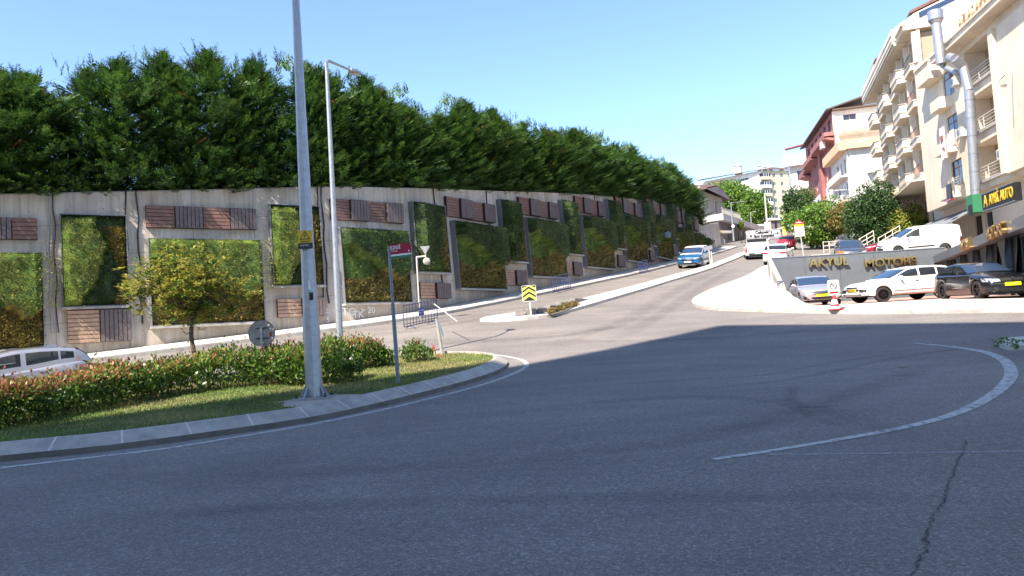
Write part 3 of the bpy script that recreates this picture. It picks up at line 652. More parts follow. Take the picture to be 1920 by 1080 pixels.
# ================================================================ plants
def plume_verts(base, axis, side, length, nleaf, rs, lw=.3):
    t = np.linspace(.15, 1, nleaf); sg = np.where(np.arange(nleaf) % 2, 1, -1)[:, None]
    C = base+axis*(t*length)[:, None]
    L = length*(.38-.24*t)*rs.uniform(.8, 1.2, nleaf)
    D = axis*.85+side*sg*.75+rs.normal(0, .16, (nleaf, 3)); D[-1] = axis
    N = np.cross(axis, side)+rs.normal(0, .25, (nleaf, 3))
    return leafverts(C, D, N, L, L*lw)
leafmat('leyland foliage', [(.017, .05, .016), (.034, .09, .023), (.06, .138, .031), (.1, .19, .042)], .24)
leafmat('leyland tips', [(.055, .12, .018), (.085, .17, .027), (.12, .21, .037)], .28)
leafmat('dead foliage', [(.22, .09, .03), (.28, .13, .05)])
def conifer(label, seed, h=7., rb=1.55, group='row of conifers above the wall'):
    rs = np.random.default_rng(seed)
    o = root('conifer', (0, 0, -50), label, 'tree', group)
    MB().tube([(0, 0, -.3), (.02, .01, h*.35), (0, 0, h*.9)], [.13, .09, .02], 7).build('trunk', 'bark', o)
    VS = []; MI = []
    npl = 1150
    lean = rs.normal(0, .05, 2)
    for i in range(npl):
        f = (i+.5)/npl; z = .12+(h-.1)*(f**1.12)*.97; a = rs.uniform(0, 2*math.pi)
        lump = 1+.2*math.sin(a*3+z*2.1+seed)+.14*math.sin(a*5-z*3.9)
        R = rb*min(1, ((1-z/h)*2.9+.03))*lump*(rs.uniform(.25, .6) if i % 4 == 0 else rs.uniform(.68, 1.12))
        out = np.array([math.cos(a), math.sin(a), 0]); upw = rs.uniform(-.1, .3) if z < .7 else rs.uniform(.15, .75)+.9*max(0, z/h-.75)*3
        axis = out+np.array([0, 0, upw]); axis /= np.linalg.norm(axis)
        Lp = rs.uniform(.6, 1.15)*(.6+.4*min(1, R/rb+.25)); tip = out*R+np.array([lean[0]*z, lean[1]*z, z+rs.normal(0, .12)]); base = tip-axis*Lp*.75
        tg = np.array([-out[1], out[0], 0]); side = tg*math.cos(q := rs.normal(0, .5))+np.cross(axis, tg)*math.sin(q)
        v = plume_verts(base, axis, side, Lp, 26, rs, .21); VS.append(v)
        mi = np.zeros(26, int); 
        mi[15:] = 1 if rs.random() < .5 else 0
        if rs.random() < .006: mi[:] = 2
        MI.append(mi)
    for k in range(14):                       # leaders
        x, y = np.clip(rs.normal(0, .38, 2), -.6, .6); z0 = h*rs.uniform(.84, .95)-.25*(x*x+y*y); ax_ = nrm(np.array([[rs.normal(0, .22), rs.normal(0, .22), 1]]))[0]
        VS.append(plume_verts(np.array([x, y, z0]), ax_, np.array([1., 0, 0]), rs.uniform(.55, 1.0), 26, rs, .22)); MI.append(np.zeros(26, int))
    quads('crown', np.concatenate(VS), np.concatenate(MI), [MATS['leyland foliage'], MATS['leyland tips'], MATS['dead foliage']], o)
    return o
CON = [conifer('dense dark green conifer in the row above the wall', 20+k, 7., 1.5+.1*(k % 3)) for k in range(5)]
topline = [(-200, 140), (0, 128), (40, 118), (110, 110), (220, 98), (330, 108), (470, 100), (570, 104), (680, 150), (760, 178), (840, 190), (900, 198), (970, 215), (1050, 232), (1090, 248), (1150, 275), (1200, 288), (1235, 300), (1270, 318), (1300, 355), (1325, 395)]
s = float(wall_at(-230, 350)[0]); send = float(wall_at(1318, 400)[0]); i = 0
CT = []
while s < send:
    q = wp(s, float(np.interp(s, WS, WT)), -1.3+random.uniform(-.2, .2)); zt = float(np.interp(s, WS, WT))-.1
    px = 960+FPX*(q.x/q.y)*1.0-30
    ytop = np.interp(px, [t[0] for t in topline], [t[1] for t in topline])+14+random.uniform(-20, 16)
    hh = max(3.2, zat(px, ytop, q.y)-zt); sx = random.uniform(.95, 1.2)
    lab = 'dense dark green conifer in the row growing along the top of the wall'
    if i < 5: o = CON[i]; o.location = (q.x, q.y, zt); o.scale = (sx, sx, hh/7.); o.rotation_euler = (0, 0, random.uniform(0, 6))
    else: o = copy_tree(CON[i % 5], None, (q.x, q.y, zt), random.uniform(0, 6.28), (sx, sx, hh/7.))
    CT.append((px, o)); i += 1; s += random.uniform(1.05, 1.5)
SH = ['cut by the left frame edge', 'left of the small street tree', 'above the widest planted panel', 'above the planted panel behind the steel mast', 'above the panel left of the street name sign', 'above the panel behind the mirror post', 'above the large panel left of the chevron sign', 'above the tall column over the chevron sign', 'above the large panel by the first blue barrier', 'above the second tall column', 'above the large panel left of the far barrier', 'above the third tall column', 'above the large panel over the far barrier', 'above the fourth tall column', 'above the panel left of the blue car', 'above the narrow column by the blue car', 'above the small panel over the blue car', 'above the short column beyond the blue car', 'above the second last panel', 'above the last panel of the wall']
grp = {}
for px, o in CT:
    k = int(np.argmin([abs(px-(g_[0]+g_[1])/2) if g_[0] > 0 else abs(px+20) for g_ in GP])); grp.setdefault(k, []).append((px, o))
for k, L_ in grp.items():
    L_.sort(key=lambda t_: t_[0])
    for j, (px, o) in enumerate(L_):
        w_ = 'single' if len(L_) == 1 else ['leftmost', 'second', 'third', 'fourth', 'fifth', 'sixth', 'seventh', 'eighth', 'ninth', 'tenth'][min(j, 9)]
        o['label'] = '%s dark green wall-top conifer %s' % (w_, SH[k])
print('conifers', i)

# deciduous trees
leafmat('bright leaves', [(.10, .20, .03), (.15, .27, .04), (.2, .32, .06)], .35); leafmat('mid leaves', [(.045, .10, .018), (.07, .15, .025), (.1, .19, .035)], .3)
leafmat('cedar needles', [(.02, .05, .018), (.035, .075, .025), (.05, .1, .03)], .15); leafmat('yellowing leaves', [(.26, .27, .045), (.36, .35, .06), (.42, .35, .09), (.2, .25, .04)], .42)
leafmat('rusty leaves', [(.2, .15, .05), (.26, .17, .06), (.14, .14, .04)], .3); leafmat('olive leaves', [(.13, .16, .06), (.2, .22, .09), (.26, .25, .12)], .3)
def tree(name, label, loc, h, rx, rz_, leaf, seed, n=7000, ls=.22, trunk_h=None, tr=.14, cat='tree', group=None, clumps=26, crown_c=None):
    rs = np.random.default_rng(seed); o = root(name, loc, label, cat, group)
    cz = crown_c or h-rz_; th = trunk_h or max(.5, cz-rz_*.5)
    mb = MB(); mb.tube([(0, 0, -.3), (.03, -.02, th*.5), (-.04, .03, th)], [tr, tr*.8, tr*.65], 8)
    cl = []
    for k in range(clumps):
        v = rs.normal(0, 1, 3); v /= np.linalg.norm(v); r = rs.uniform(.35, .82); c = np.array([v[0]*rx*r, v[1]*rx*r, cz+v[2]*rz_*r]); cl.append((c, rs.uniform(.28, .46)*min(rx, rz_)))
        if k < 9:
            m_ = c*.5+np.array([0, 0, th*.25]); mb.tube([(-.04, .03, th*rs.uniform(.7, 1)), tuple(m_), tuple(c)], [tr*.5, tr*.3, tr*.12], 5)
    mb.build('trunk', 'bark', o)
    per = n//clumps; VS = []; MI = []
    for c, r in cl:
        v = nrm(rs.normal(0, 1, (per, 3))); rr = r*rs.uniform(.45, 1.12, per)**.5; C = c+v*rr[:, None]*np.array([1.15, 1.15, .8])
        D = v+rs.normal(0, .6, (per, 3))+np.array([0, 0, -.1]); N = v+rs.normal(0, .5, (per, 3))+np.array([0, 0, .5]); L = rs.uniform(.7, 1.3, per)*ls
        VS.append(leafverts(C, D, N, L, L*.55)); MI.append((rs.random(per) < .25).astype(int))
    lv = leaf if isinstance(leaf, (list, tuple)) else [leaf, leaf]
    quads('crown', np.concatenate(VS), np.concatenate(MI), [MATS[lv[0]], MATS[lv[1]]], o); return o
def treepx(name, label, px, ytop, Y, wpx, leaf, seed, hb=None, **k):
    c = P(px, ytop, Y); zg = Hs(c.x, Y) if hb is None else hb; h = c.z-zg; rx = wpx/2/FPX*Y
    return tree(name, label, (c.x, Y, zg), h, rx, min(h*.48, rx*1.15), leaf, seed, **k)
# small street tree on the island: forked stem, open crown of long leaves
def small_tree():
    rs = np.random.default_rng(3); b = P(364, 672, 18.6); x, y = b.x, 18.6; zg = Hs(x, y)+.2; Hh = zat(350, 452, 18.6)-zg
    o = root('small_tree', (x, y, zg), 'small yellow green street tree with forked trunk on the planted island', 'tree')
    mb = MB(); fz = zat(362, 596, 18.6)-zg; mb.tube([(0, 0, -.1), (.02, 0, fz*.4), (-.05, 0, fz*.72), (-.02, 0, fz)], [.07, .06, .052, .048], 9)
    ends = []; fork = np.array([-.02, 0, fz])
    for k in range(13):
        a = k*2.4+rs.uniform(-.3, .3); r = rs.uniform(.35, 1.15); e = np.array([r*math.cos(a), r*math.sin(a)*.9, Hh-rs.uniform(.1, 1.15)-.35*r]); m_ = fork*.45+e*.55+np.array([0, 0, -.1])
        mb.tube([tuple(fork+rs.normal(0, .02, 3)), tuple(m_), tuple(e)], [.03, .018, .008], 6); ends.append(e)
        for j in range(4):
            t = rs.uniform(.35, 1); c = fork*(1-t)+e*t; e2 = c+rs.normal(0, .32, 3)*np.array([1.2, 1.1, .8]); mb.tube([tuple(c), tuple(e2)], [.01, .004], 4); ends.append(e2)
    e = np.array([-1.45, 0, Hh-1.1]); mb.tube([tuple(fork), (-.7, 0, 1.5), tuple(e)], [.02, .014, .006], 5); ends += [e, e*.85+fork*.15, e+np.array([.1, 0, -.3])]
    mb.build('trunk', 'bark', o, smooth=True)
    VS = []; MI = []
    for e in ends:
        for j in range(rs.integers(13, 18)):
            c = e+rs.normal(0, .17, 3); nl = 10; a = rs.uniform(0, 6.28, nl); up_ = rs.uniform(-.2, .9, nl)
            D = np.stack([np.cos(a), np.sin(a), up_], 1); N = np.stack([-np.cos(a)*.5, -np.sin(a)*.5, np.ones(nl)], 1)+rs.normal(0, .3, (nl, 3))
            L = rs.uniform(.10, .17, nl); VS.append(leafverts(c+rs.normal(0, .025, (nl, 3)), D, N, L, L*.36)); MI.append(np.full(nl, int(rs.random() < .2)))
    quads('crown', np.concatenate(VS), np.concatenate(MI), [MATS['yellowing leaves'], MATS['mid leaves']], o)
leafmat('photinia green', [(.035, .08, .012), (.06, .13, .02), (.10, .19, .03), (.14, .22, .04)], .25, .35)
leafmat('photinia red', [(.28, .07, .045), (.36, .14, .07), (.33, .20, .08), (.22, .16, .05)], .35, .4)
leafmat('photinia lime', [(.18, .25, .04), (.27, .31, .06), (.13, .22, .03)], .35, .4)
small_tree()
def hedge(label, fr, depth, hh, seed, redf, per=1500, taper=1., base_dz=.2, name='hedge'):
    """fr: list of front-foot points, left to right; depth away from them"""
    rs = np.random.default_rng(seed); p = smooth_path(fr, .25); S = np.concatenate([[0], np.cumsum(np.linalg.norm(np.diff(p, axis=0), axis=1))])
    t = np.gradient(p, axis=0); t /= np.linalg.norm(t, axis=1, keepdims=True); nb = np.stack([-t[:, 1], t[:, 0]], 1); Ltot = S[-1]
    org = (float(p[len(p)//2][0]), float(p[len(p)//2][1]), Hs(*p[len(p)//2])+base_dz); o = root(name, org, label, 'hedge', 'clipped shrub hedges on the island')
    area = Ltot*(depth+2*hh); n = int(area*per)
    s_ = rs.uniform(-.05, Ltot+.05, n); c = rs.uniform(0, 2*hh+depth, n)             # unrolled section: front, top, back
    side = np.where(c < hh, 0, np.where(c < hh+depth, 1, 2)); d = np.where(side == 0, 0., np.where(side == 1, c-hh, depth)); z = np.where(side == 0, c, np.where(side == 1, hh, 2*hh+depth-c))
    lump = .09*np.sin(s_*2.6+seed)+.07*np.sin(s_*5.3+z*3)+.05*np.sin(s_*9+d*7)
    inw = rs.uniform(0, .42, n)
    outn = np.where(side == 0, -1., np.where(side == 2, 1., 0.)); dd = d+outn*(lump-inw*1.5+.05); zz = z+np.where(side == 1, lump+rs.exponential(.05, n)-inw, 0)-np.where((side != 1) & (z > hh-.2), 0, 0)
    dd += np.where(side != 1, -outn*.18*sstep(.35, 0, z), 0)                      # bare feet
    keep = (zz > .07) & ~((side != 1) & (z < .22) & (rs.random(n) < .35)); s_, dd, zz, side, d = s_[keep], dd[keep], zz[keep], side[keep], d[keep]; n = len(s_)
    X = np.interp(s_, S, p[:, 0])+np.interp(s_, S, nb[:, 0])*dd; Y = np.interp(s_, S, p[:, 1])+np.interp(s_, S, nb[:, 1])*dd
    ends = sstep(0, .35, s_)*sstep(0, .35, Ltot-s_); zz = zz*(.6+.4*ends)*(taper+(1-taper)*s_/Ltot)
    C = np.stack([X, Y, H(X, Y)+base_dz+zz], 1); NB = np.stack([np.interp(s_, S, nb[:, 0]), np.interp(s_, S, nb[:, 1]), np.zeros(n)], 1)
    on = np.where(side == 0, -1., np.where(side == 2, 1., 0.))[:, None]
    D = NB*on*.7+rs.normal(0, .6, (n, 3))+np.array([0, 0, .5]); D[side == 1] += np.array([0, 0, .35])
    N = rs.normal(0, .7, (n, 3))+np.array([0, 0, .6])+NB*on*.6; L = rs.uniform(.06, .12, n)
    hfrac = zz/(hh*(taper+(1-taper)*s_/Ltot)); rf = redf(s_/Ltot); r = rs.random(n)
    redp = np.clip((hfrac-.72)*3.2, 0, 1)*rf; MI = np.where(r < redp, 1, np.where(r < redp+.22*sstep(.5, 1, hfrac), 2, 0))
    V = leafverts(C, D, N, L, L*.46)
    # upright new shoots on top
    ns = int(Ltot*depth*17); s2 = rs.uniform(.1, Ltot-.1, ns); d2 = rs.uniform(0, depth, ns); x2 = np.interp(s2, S, p[:, 0])+np.interp(s2, S, nb[:, 0])*d2; y2 = np.interp(s2, S, p[:, 1])+np.interp(s2, S, nb[:, 1])*d2
    VS = [V]; MS = [MI]
    for k in range(ns):
        hgt = rs.uniform(.02, .16); m = 7; base = np.array([x2[k], y2[k], Hs(x2[k], y2[k])+base_dz+hh*(taper+(1-taper)*s2[k]/Ltot)-.04]); zt = np.linspace(.2, 1, m)*hgt; a = np.arange(m)*2.4+rs.uniform(0, 6)
        D = np.stack([np.cos(a)*.7, np.sin(a)*.7, np.ones(m)], 1); N = np.stack([-np.cos(a), -np.sin(a), np.full(m, .8)], 1); L = rs.uniform(.06, .1, m)
        VS.append(leafverts(base+np.stack([np.cos(a)*.01, np.sin(a)*.01, zt], 1), D, N, L, L*.36)); MS.append(np.full(m, 1 if rs.random() < redf(s2[k]/Ltot)*1.3 else (2 if rs.random() < .5 else 0)))
    V = np.concatenate(VS)-np.array(org); quads('foliage', V, np.concatenate(MS), [MATS['photinia green'], MATS['photinia red'], MATS['photinia lime']], o)
    st_ = MB()
    for k in range(int(Ltot*7)):
        ss = rs.uniform(.1, Ltot-.1); d3 = rs.uniform(.2, depth-.15); x = np.interp(ss, S, p[:, 0])+np.interp(ss, S, nb[:, 0])*d3; y = np.interp(ss, S, p[:, 1])+np.interp(ss, S, nb[:, 1])*d3
        z0 = Hs(x, y)+base_dz; st_.cyl((x-org[0], y-org[1], z0-.03-org[2]), (x-org[0]+rs.normal(0, .08), y-org[1]+rs.normal(0, .08), z0+hh*.6-org[2]), .012, .006, 5)
    st_.build('stems', 'bark', o)['kind'] = 'stuff'; return o
g_ = lambda *q: G(q[0], q[1], .2)
hedge('long front hedge with red new leaves along the left lawn, reaching the steel mast', [g_(-70, 818), g_(60, 798), g_(220, 766), g_(420, 731), g_(540, 727), g_(648, 722)], 1.25, .77, 31, lambda f: np.clip(1.05-1.25*np.asarray(f), .12, 1), taper=.78)
hedge('shorter rear hedge with orange tips behind the mast and street name sign', [g_(452, 712), g_(560, 708), g_(655, 697), g_(742, 687)], 1.15, .66, 32, lambda f: .55+0*np.asarray(f))
hedge('small separate shrub beside the leaning white post', [g_(764, 682), g_(815, 676)], .55, .5, 33, lambda f: .3+0*np.asarray(f), per=1000, name='shrub')
# trees right of the road and far up the hill
treepx('street_tree', 'bright green broadleaf tree behind the triangular warning sign', 1532, 360, 78, 118, ['bright leaves', 'mid leaves'], 41, n=12000, ls=.26)
treepx('street_tree', 'rusty leaved tree between the bright green tree and the dark cedar', 1583, 366, 74, 70, ['rusty leaves', 'mid leaves'], 42, n=7000, ls=.22)
treepx('cedar_tree', 'large dark cedar in front of the white and orange apartment building', 1638, 343, 68, 112, ['cedar needles', 'mid leaves'], 43, n=26000, ls=.19, clumps=64)
treepx('street_tree', 'yellow green tree under the beige balcony building', 1704, 384, 66, 70, ['yellowing leaves', 'bright leaves'], 44, n=6000, ls=.2)
treepx('cedar_tree', 'dark pine left of the bright green tree, above the road', 1494, 356, 96, 62, ['cedar needles', 'mid leaves'], 45, n=9000, ls=.3)
treepx('street_tree', 'olive coloured tree in front of the far cream apartment block', 1500, 348, 112, 56, ['olive leaves', 'mid leaves'], 46, n=6000, ls=.3)
treepx('far_tree', 'light green round tree beside the white villa', 1376, 332, 135, 74, ['bright leaves', 'bright leaves'], 47, n=10000, ls=.45, hb=17.5)
treepx('far_tree', 'lower light green tree in front of the far cream block', 1412, 355, 130, 62, ['bright leaves', 'mid leaves'], 48, n=9000, ls=.4, hb=16.5)
treepx('far_tree', 'olive green tree half behind the white villa', 1352, 334, 148, 50, ['olive leaves', 'bright leaves'], 49, n=7000, ls=.45, hb=19)
treepx('roadside_tree', 'slim lime green roadside tree below the long balcony', 1388, 415, 112, 12, ['bright leaves', 'yellowing leaves'], 50, n=1200, ls=.2, tr=.08)
# weeds at the right-hand corner
def weed(px, py, seed, label):
    rs = np.random.default_rng(seed); x, y = G(px, py, .1); o = root('weed', (x, y, Hs(x, y)+.1), label, 'weed', 'weeds at the pavement corner'); VS = []
    for k in range(26):
        a = rs.uniform(0, 6.28, 6); c = np.array([rs.normal(0, .07), rs.normal(0, .05), rs.uniform(0, .2)]); VS.append(leafverts(np.repeat(c[None], 6, 0), np.stack([np.cos(a), np.sin(a), rs.uniform(.1, 1, 6)], 1), np.stack([0*a, 0*a, a*0+1], 1)+rs.normal(0, .3, (6, 3)), rs.uniform(.05, .09, 6), rs.uniform(.02, .035, 6)))
    V = np.concatenate(VS); quads('leaves', V, np.zeros(len(V)//4), [MATS['bright leaves']], o)
weed(1879, 652, 61, 'leafy green weed on the pavement corner at the right edge'); weed(1908, 655, 62, 'smaller weed by the frame edge on the pavement corner')
# dry shoots in the median bed
rs = np.random.default_rng(5); VS = []
for k in range(260):
    t = rs.uniform(0, 1); px = 1028+t*52; x, y = G(px, 587-t*16+rs.uniform(-2, 3), .16)
    a = rs.uniform(0, 6.28, 4); VS.append(leafverts(np.repeat(np.array([[x, y, Hs(x, y)+.16+rs.uniform(0, .12)]]), 4, 0), np.stack([np.cos(a), np.sin(a), rs.uniform(.2, 1, 4)], 1), rs.normal(0, 1, (4, 3)), rs.uniform(.1, .2, 4), rs.uniform(.03, .06, 4)))
V = np.concatenate(VS); tag(quads('ground_cover', V, np.zeros(len(V)//4), [MATS['rusty leaves']]), 'dry brown ground cover in the median bed', kind='stuff')
# ================================================================ vehicles (local x: 0 = nose, +x towards the tail; origin on the ground under the middle)
def vehicle(name, label, cat, loc, az, p, group=None, pitch=0.0, roll=0.0):
    """az: compass direction the nose points to (degrees clockwise from +Y)"""
    L, W = p['L'], p['W']; hw = W/2; top = p['top']; roof = p['roof']; wr = p['wr']; ax1, ax2 = p['axles']; sill = p.get('sill', .22)
    R = wr+.055; pn = p['paint']; tum = p.get('tum', .30)*.82
    tx = [q[0] for q in top]; tz = [q[1] for q in top]; rx = [q[0] for q in roof]; rz_ = [q[1] for q in roof]
    fwd = Vector((math.sin(rad(az)), math.cos(rad(az)), 0)); R3 = Matrix((-fwd, Vector((0, 0, 1)).cross(-fwd), Vector((0, 0, 1)))).transposed()
    # tilt with the slope
    e = R3.to_4x4() @ Matrix.Rotation(pitch, 4, 'Y') @ Matrix.Rotation(roll, 4, 'X')
    o = root(name, loc, label, cat, group, rot=e.to_euler())
    cx = L/2
    xs = set(np.round(np.linspace(0, L, int(L/.13)), 3)) | {round(v, 3) for v in tx} | {round(v, 3) for v in rx}
    for a in (ax1, ax2):
        for t in np.linspace(0, math.pi, 13): xs.add(round(a-R*math.cos(t), 3))
    xs = sorted(x for x in xs if 0 <= x <= L)
    xs = [x for i, x in enumerate(xs) if i == 0 or x-xs[i-1] > .012 or x in tx]
    def zt(x): return float(np.interp(x, tx, tz))
    def zr(x): return float(np.interp(x, rx, rz_))
    nf, nr_ = p.get('nosecurve', .16), p.get('tailcurve', .12)
    def hwx(x): return hw*(1-nf*max(0, (.75-x)/.75)**2.2-nr_*max(0, (x-(L-.6))/.6)**2.2)
    def zb(x):
        b = sill+.06*max(0, (.5-x)/.5)+.09*max(0, (x-(L-.5))/.5)
        for a in (ax1, ax2):
            if abs(x-a) < R: b = max(b, wr+math.sqrt(max(0, R*R-(x-a)**2)))
        return b
    mb = MB(); rows = 10
    for x in xs:
        h = hwx(x); b, t = zb(x), zt(x); sh = max(b+.02, t-.07)
        zz = [b, b+(sh-b)*.18, b+(sh-b)*.45, b+(sh-b)*.72, sh, t-.022, t+.0, t+.018, t+.028]
        yy = [.955, .995, 1.0, .985, .955, .90, .80, .5, 0]
        for y, z in zip(yy, zz): mb.v.append((x-cx, y*h, z))
        for y, z in zip(yy[-2::-1], zz[-2::-1]): mb.v.append((x-cx, -y*h, z))
    nc = 17
    for i in range(len(xs)-1):
        for k in range(nc-1): a = i*nc+k; mb.f.append((a, a+nc, a+nc+1, a+1)); mb.m.append(0)
    def cap(i, rev):
        # fill the end with horizontal strips so that it can be curved
        f = [(i*nc+k, i*nc+k+1, i*nc+nc-2-k, i*nc+nc-1-k) for k in range(nc//2-1)]+[(i*nc+nc//2-1, i*nc+nc//2, i*nc+nc//2+1)]
        for q in f: mb.f.append(q if not rev else q[::-1]); mb.m.append(0)
    cap(0, False); cap(len(xs)-1, True)
    fbul = p.get('bulge', .07)
    # bow the nose and tail outwards
    for idx in range(len(mb.v)):
        x, y, z = mb.v[idx]; u = y/hw
        if x < -cx+.7: x += fbul*2.2*(u*u)*(1-(x+cx)/.7)
        if x > cx-.5: x -= fbul*1.6*(u*u)*((x-cx+.5)/.5)
        mb.v[idx] = (x, y, z)
    # bumper bulge
    for idx in range(len(mb.v)):
        x, y, z = mb.v[idx]
        if x < -cx+.25: x -= .05*math.exp(-((z-.45)/.16)**2); 
        if x > cx-.2: x += .05*math.exp(-((z-.5)/.16)**2)
        mb.v[idx] = (x, y, z)
    body = mb.build('body', [pn], o, smooth=True)
    bv = BVHTree.FromPolygons([Vector(v) for v in mb.v], mb.f)
    # greenhouse
    x0, x1 = rx[0], rx[-1]; gx_ = [x for x in xs if x0-.001 <= x <= x1+.001]
    wins = p['wins']; zs_ = p.get('winlow', .03)
    extra = {round(v, 3) for w_ in wins for v in w_}; extra |= {round(v, 3) for v in p['ws']+p['rs']}
    gx_ = sorted(set(gx_) | {x for x in extra if x0 < x < x1}); gx_ = [x for i, x in enumerate(gx_) if i == 0 or x-gx_[i-1] > .015 or x in extra]
    g = MB(); 
    for x in gx_:
        h = hwx(x)*.905; b = zt(x)-.024; r = max(zr(x), b+.012); hh = r-b
        lo = min(.07+zs_, hh*.3); hi = min(.075, hh*.3)
        ye = h-(hh)*tum
        def yl(z): return h-(z-b)*tum*(.75+.25*(z-b)/max(hh, .01))
        zz = [b, b+lo, b+lo+(hh-lo-hi)*.5, r-hi, r-hi*.35, r+.005, r+.025, r+.03]
        yy = [h, yl(b+lo), yl(b+lo+(hh-lo-hi)*.5), yl(r-hi), yl(r-hi)-.02, (yl(r-hi)-.07), yl(r)*.5, 0]
        for y, z in zip(yy, zz): g.v.append((x-cx, y, z))
        for y, z in zip(yy[-2::-1], zz[-2::-1]): g.v.append((x-cx, -y, z))
    ng = 15; wsx, rsx = p['ws'], p['rs']; col = {}
    for i in range(len(gx_)-1):
        xm = (gx_[i]+gx_[i+1])/2
        for k in range(ng-1):
            a = i*ng+k; f = (a, a+ng, a+ng+1, a+1); m = 0; kk = min(k, ng-2-k)
            if kk in (1, 2) and any(a_ < xm < b_ for a_, b_ in wins): m = 1
            if kk >= 4 and wsx[0] < xm < wsx[1]: m = 2
            if kk >= 4 and rsx[0] < xm < rsx[1]: m = 3
            if p.get('panoroof') and kk >= 5 and p['panoroof'][0] < xm < p['panoroof'][1]: m = 4
            if p.get('roofmat') and m == 0 and kk >= 3: m = 5
            g.f.append(f); g.m.append(m)
    lastf = (len(gx_)-1)*ng
    g.f.append(tuple(lastf+k for k in range(ng))[::-1]); g.m.append(0)
    sets = {0: ('cabin', [pn]), 1: ('side_windows', [p.get('sideglass', 'glass')]), 2: ('windshield', [p.get('wsglass', 'glassb')]), 3: ('rear_window', ['glass']), 4: ('glass_roof', ['glass']), 5: ('roof_panel', [p.get('roofmat')])}
    for mi, (nm, mt) in sets.items():
        fs = [f for f, m in zip(g.f, g.m) if m == mi]
        if not fs: continue
        if mi == 1:
            for sd in (1, -1):
                for a_, b_ in wins:
                    ff = [f for f in fs if sum(g.v[v][1] for v in f)*sd > 0 and a_ < sum(g.v[v][0] for v in f)/len(f)+cx < b_]
                    if ff: q = MB(); q.v = g.v; q.f = ff; q.m = [0]*len(ff); compact(q); q.build('side_window', mt, o, smooth=True)
            continue
        q = MB(); q.v = list(g.v); q.f = fs; q.m = [0]*len(fs); compact(q); q.build(nm, mt, o, smooth=True)
    # dark underbody and wells
    u = MB(); u.bx(-cx+.25, cx-.25, -hw*.86, hw*.86, sill-.04, sill+.12); u.bx(ax1-cx-R, ax1-cx+R, -hw*.84, hw*.84, sill, wr+R-.02); u.bx(ax2-cx-R, ax2-cx+R, -hw*.84, hw*.84, sill, wr+R-.02)
    u.build('underbody', 'black', o)
    # wheels
    for a in (ax1, ax2):
        for sd in (1, -1):
            t = MB(); y0 = sd*(hw*.965); wd = -sd*.21; c = (a-cx, y0, wr)
            t.lathe([(wr*.66, 0), (wr*.70, sd*.012), (wr*.92, sd*.012), (wr*.99, -sd*.02), (wr, -sd*.06), (wr, wd+sd*.05), (wr*.95, wd), (wr*.5, wd)], c, 'y', 28); tw = t.build('wheel', 'rubber', o, smooth=True)
            r_ = MB(); r_.lathe([(wr*.64, -sd*.1), (wr*.64, 0), (wr*.69, sd*.008), (wr*.7, -sd*.01)], c, 'y', 28)
            ns = p.get('spokes', 5)
            for k in range(ns):
                an = 2*math.pi*k/ns+.3; d = Vector((math.cos(an), 0, math.sin(an))); n_ = Vector((-d.z, 0, d.x)); cc = Vector(c)
                r_.prism([cc+d*wr*.1+n_*wr*.09+Vector((0, -sd*.035, 0)), cc+d*wr*.66+n_*wr*.055+Vector((0, -sd*.005, 0)), cc+d*wr*.66-n_*wr*.055+Vector((0, -sd*.005, 0)), cc+d*wr*.1-n_*wr*.09+Vector((0, -sd*.035, 0))], (0, -sd*.03, 0))
            r_.cyl(Vector(c)+Vector((0, -sd*.05, 0)), Vector(c)+Vector((0, -sd*.015, 0)), wr*.15, n=12); r_.build('rim', p.get('rim', 'alloy'), tw, smooth=False)
            k_ = MB(); k_.cyl(Vector(c)+Vector((0, -sd*.12, 0)), Vector(c)+Vector((0, -sd*.1, 0)), wr*.64, n=20); k_.build('brake_disc', 'black', tw)
    # conforming patches: corner points (y, z) seen from the front or back, (x, z) seen from the side
    def patch(nm, face, quad, mat, off=.012, nu=6, nv=4, parent=o, label=None):
        q = MB(); ok = True; A = [Vector((*c, 0)) for c in quad]
        for j in range(nv+1):
            for i in range(nu+1):
                uu, vv = i/nu, j/nv; c = (A[0]*(1-uu)+A[1]*uu)*(1-vv)+(A[3]*(1-uu)+A[2]*uu)*vv
                if face == 'f': org, d = Vector((-cx-1, c.x, c.y)), Vector((1, 0, 0))
                elif face == 'b': org, d = Vector((cx+1, c.x, c.y)), Vector((-1, 0, 0))
                elif face == 'l': org, d = Vector((c.x-cx, hw+1, c.y)), Vector((0, -1, 0))
                else: org, d = Vector((c.x-cx, -hw-1, c.y)), Vector((0, 1, 0))
                h_ = bv.ray_cast(org, d)[0]
                if h_ is None: h_ = org+d*1.0
                q.v.append(tuple(h_-d*off))
        for j in range(nv+1):
            for i in range(nu+1):
                v = Vector(q.v[j*(nu+1)+i]); dd = {'f': Vector((1, 0, 0)), 'b': Vector((-1, 0, 0)), 'l': Vector((0, -1, 0)), 'r': Vector((0, 1, 0))}[face]; q.v.append(tuple(v+dd*.03))
        m_ = (nu+1)*(nv+1)
        for j in range(nv):
            for i in range(nu): a = j*(nu+1)+i; q.f.append((a, a+1, a+nu+2, a+nu+1)); q.m.append(0)
        ring = [i for i in range(nu+1)]+[j*(nu+1)+nu for j in range(1, nv+1)]+[nv*(nu+1)+i for i in range(nu-1, -1, -1)]+[j*(nu+1) for j in range(nv-1, 0, -1)]
        for k in range(len(ring)): a, b = ring[k], ring[(k+1) % len(ring)]; q.f.append((b, a, a+m_, b+m_)); q.m.append(0)
        r = q.build(nm, mat, parent, smooth=True)
        if label: r['label'] = label
        return r
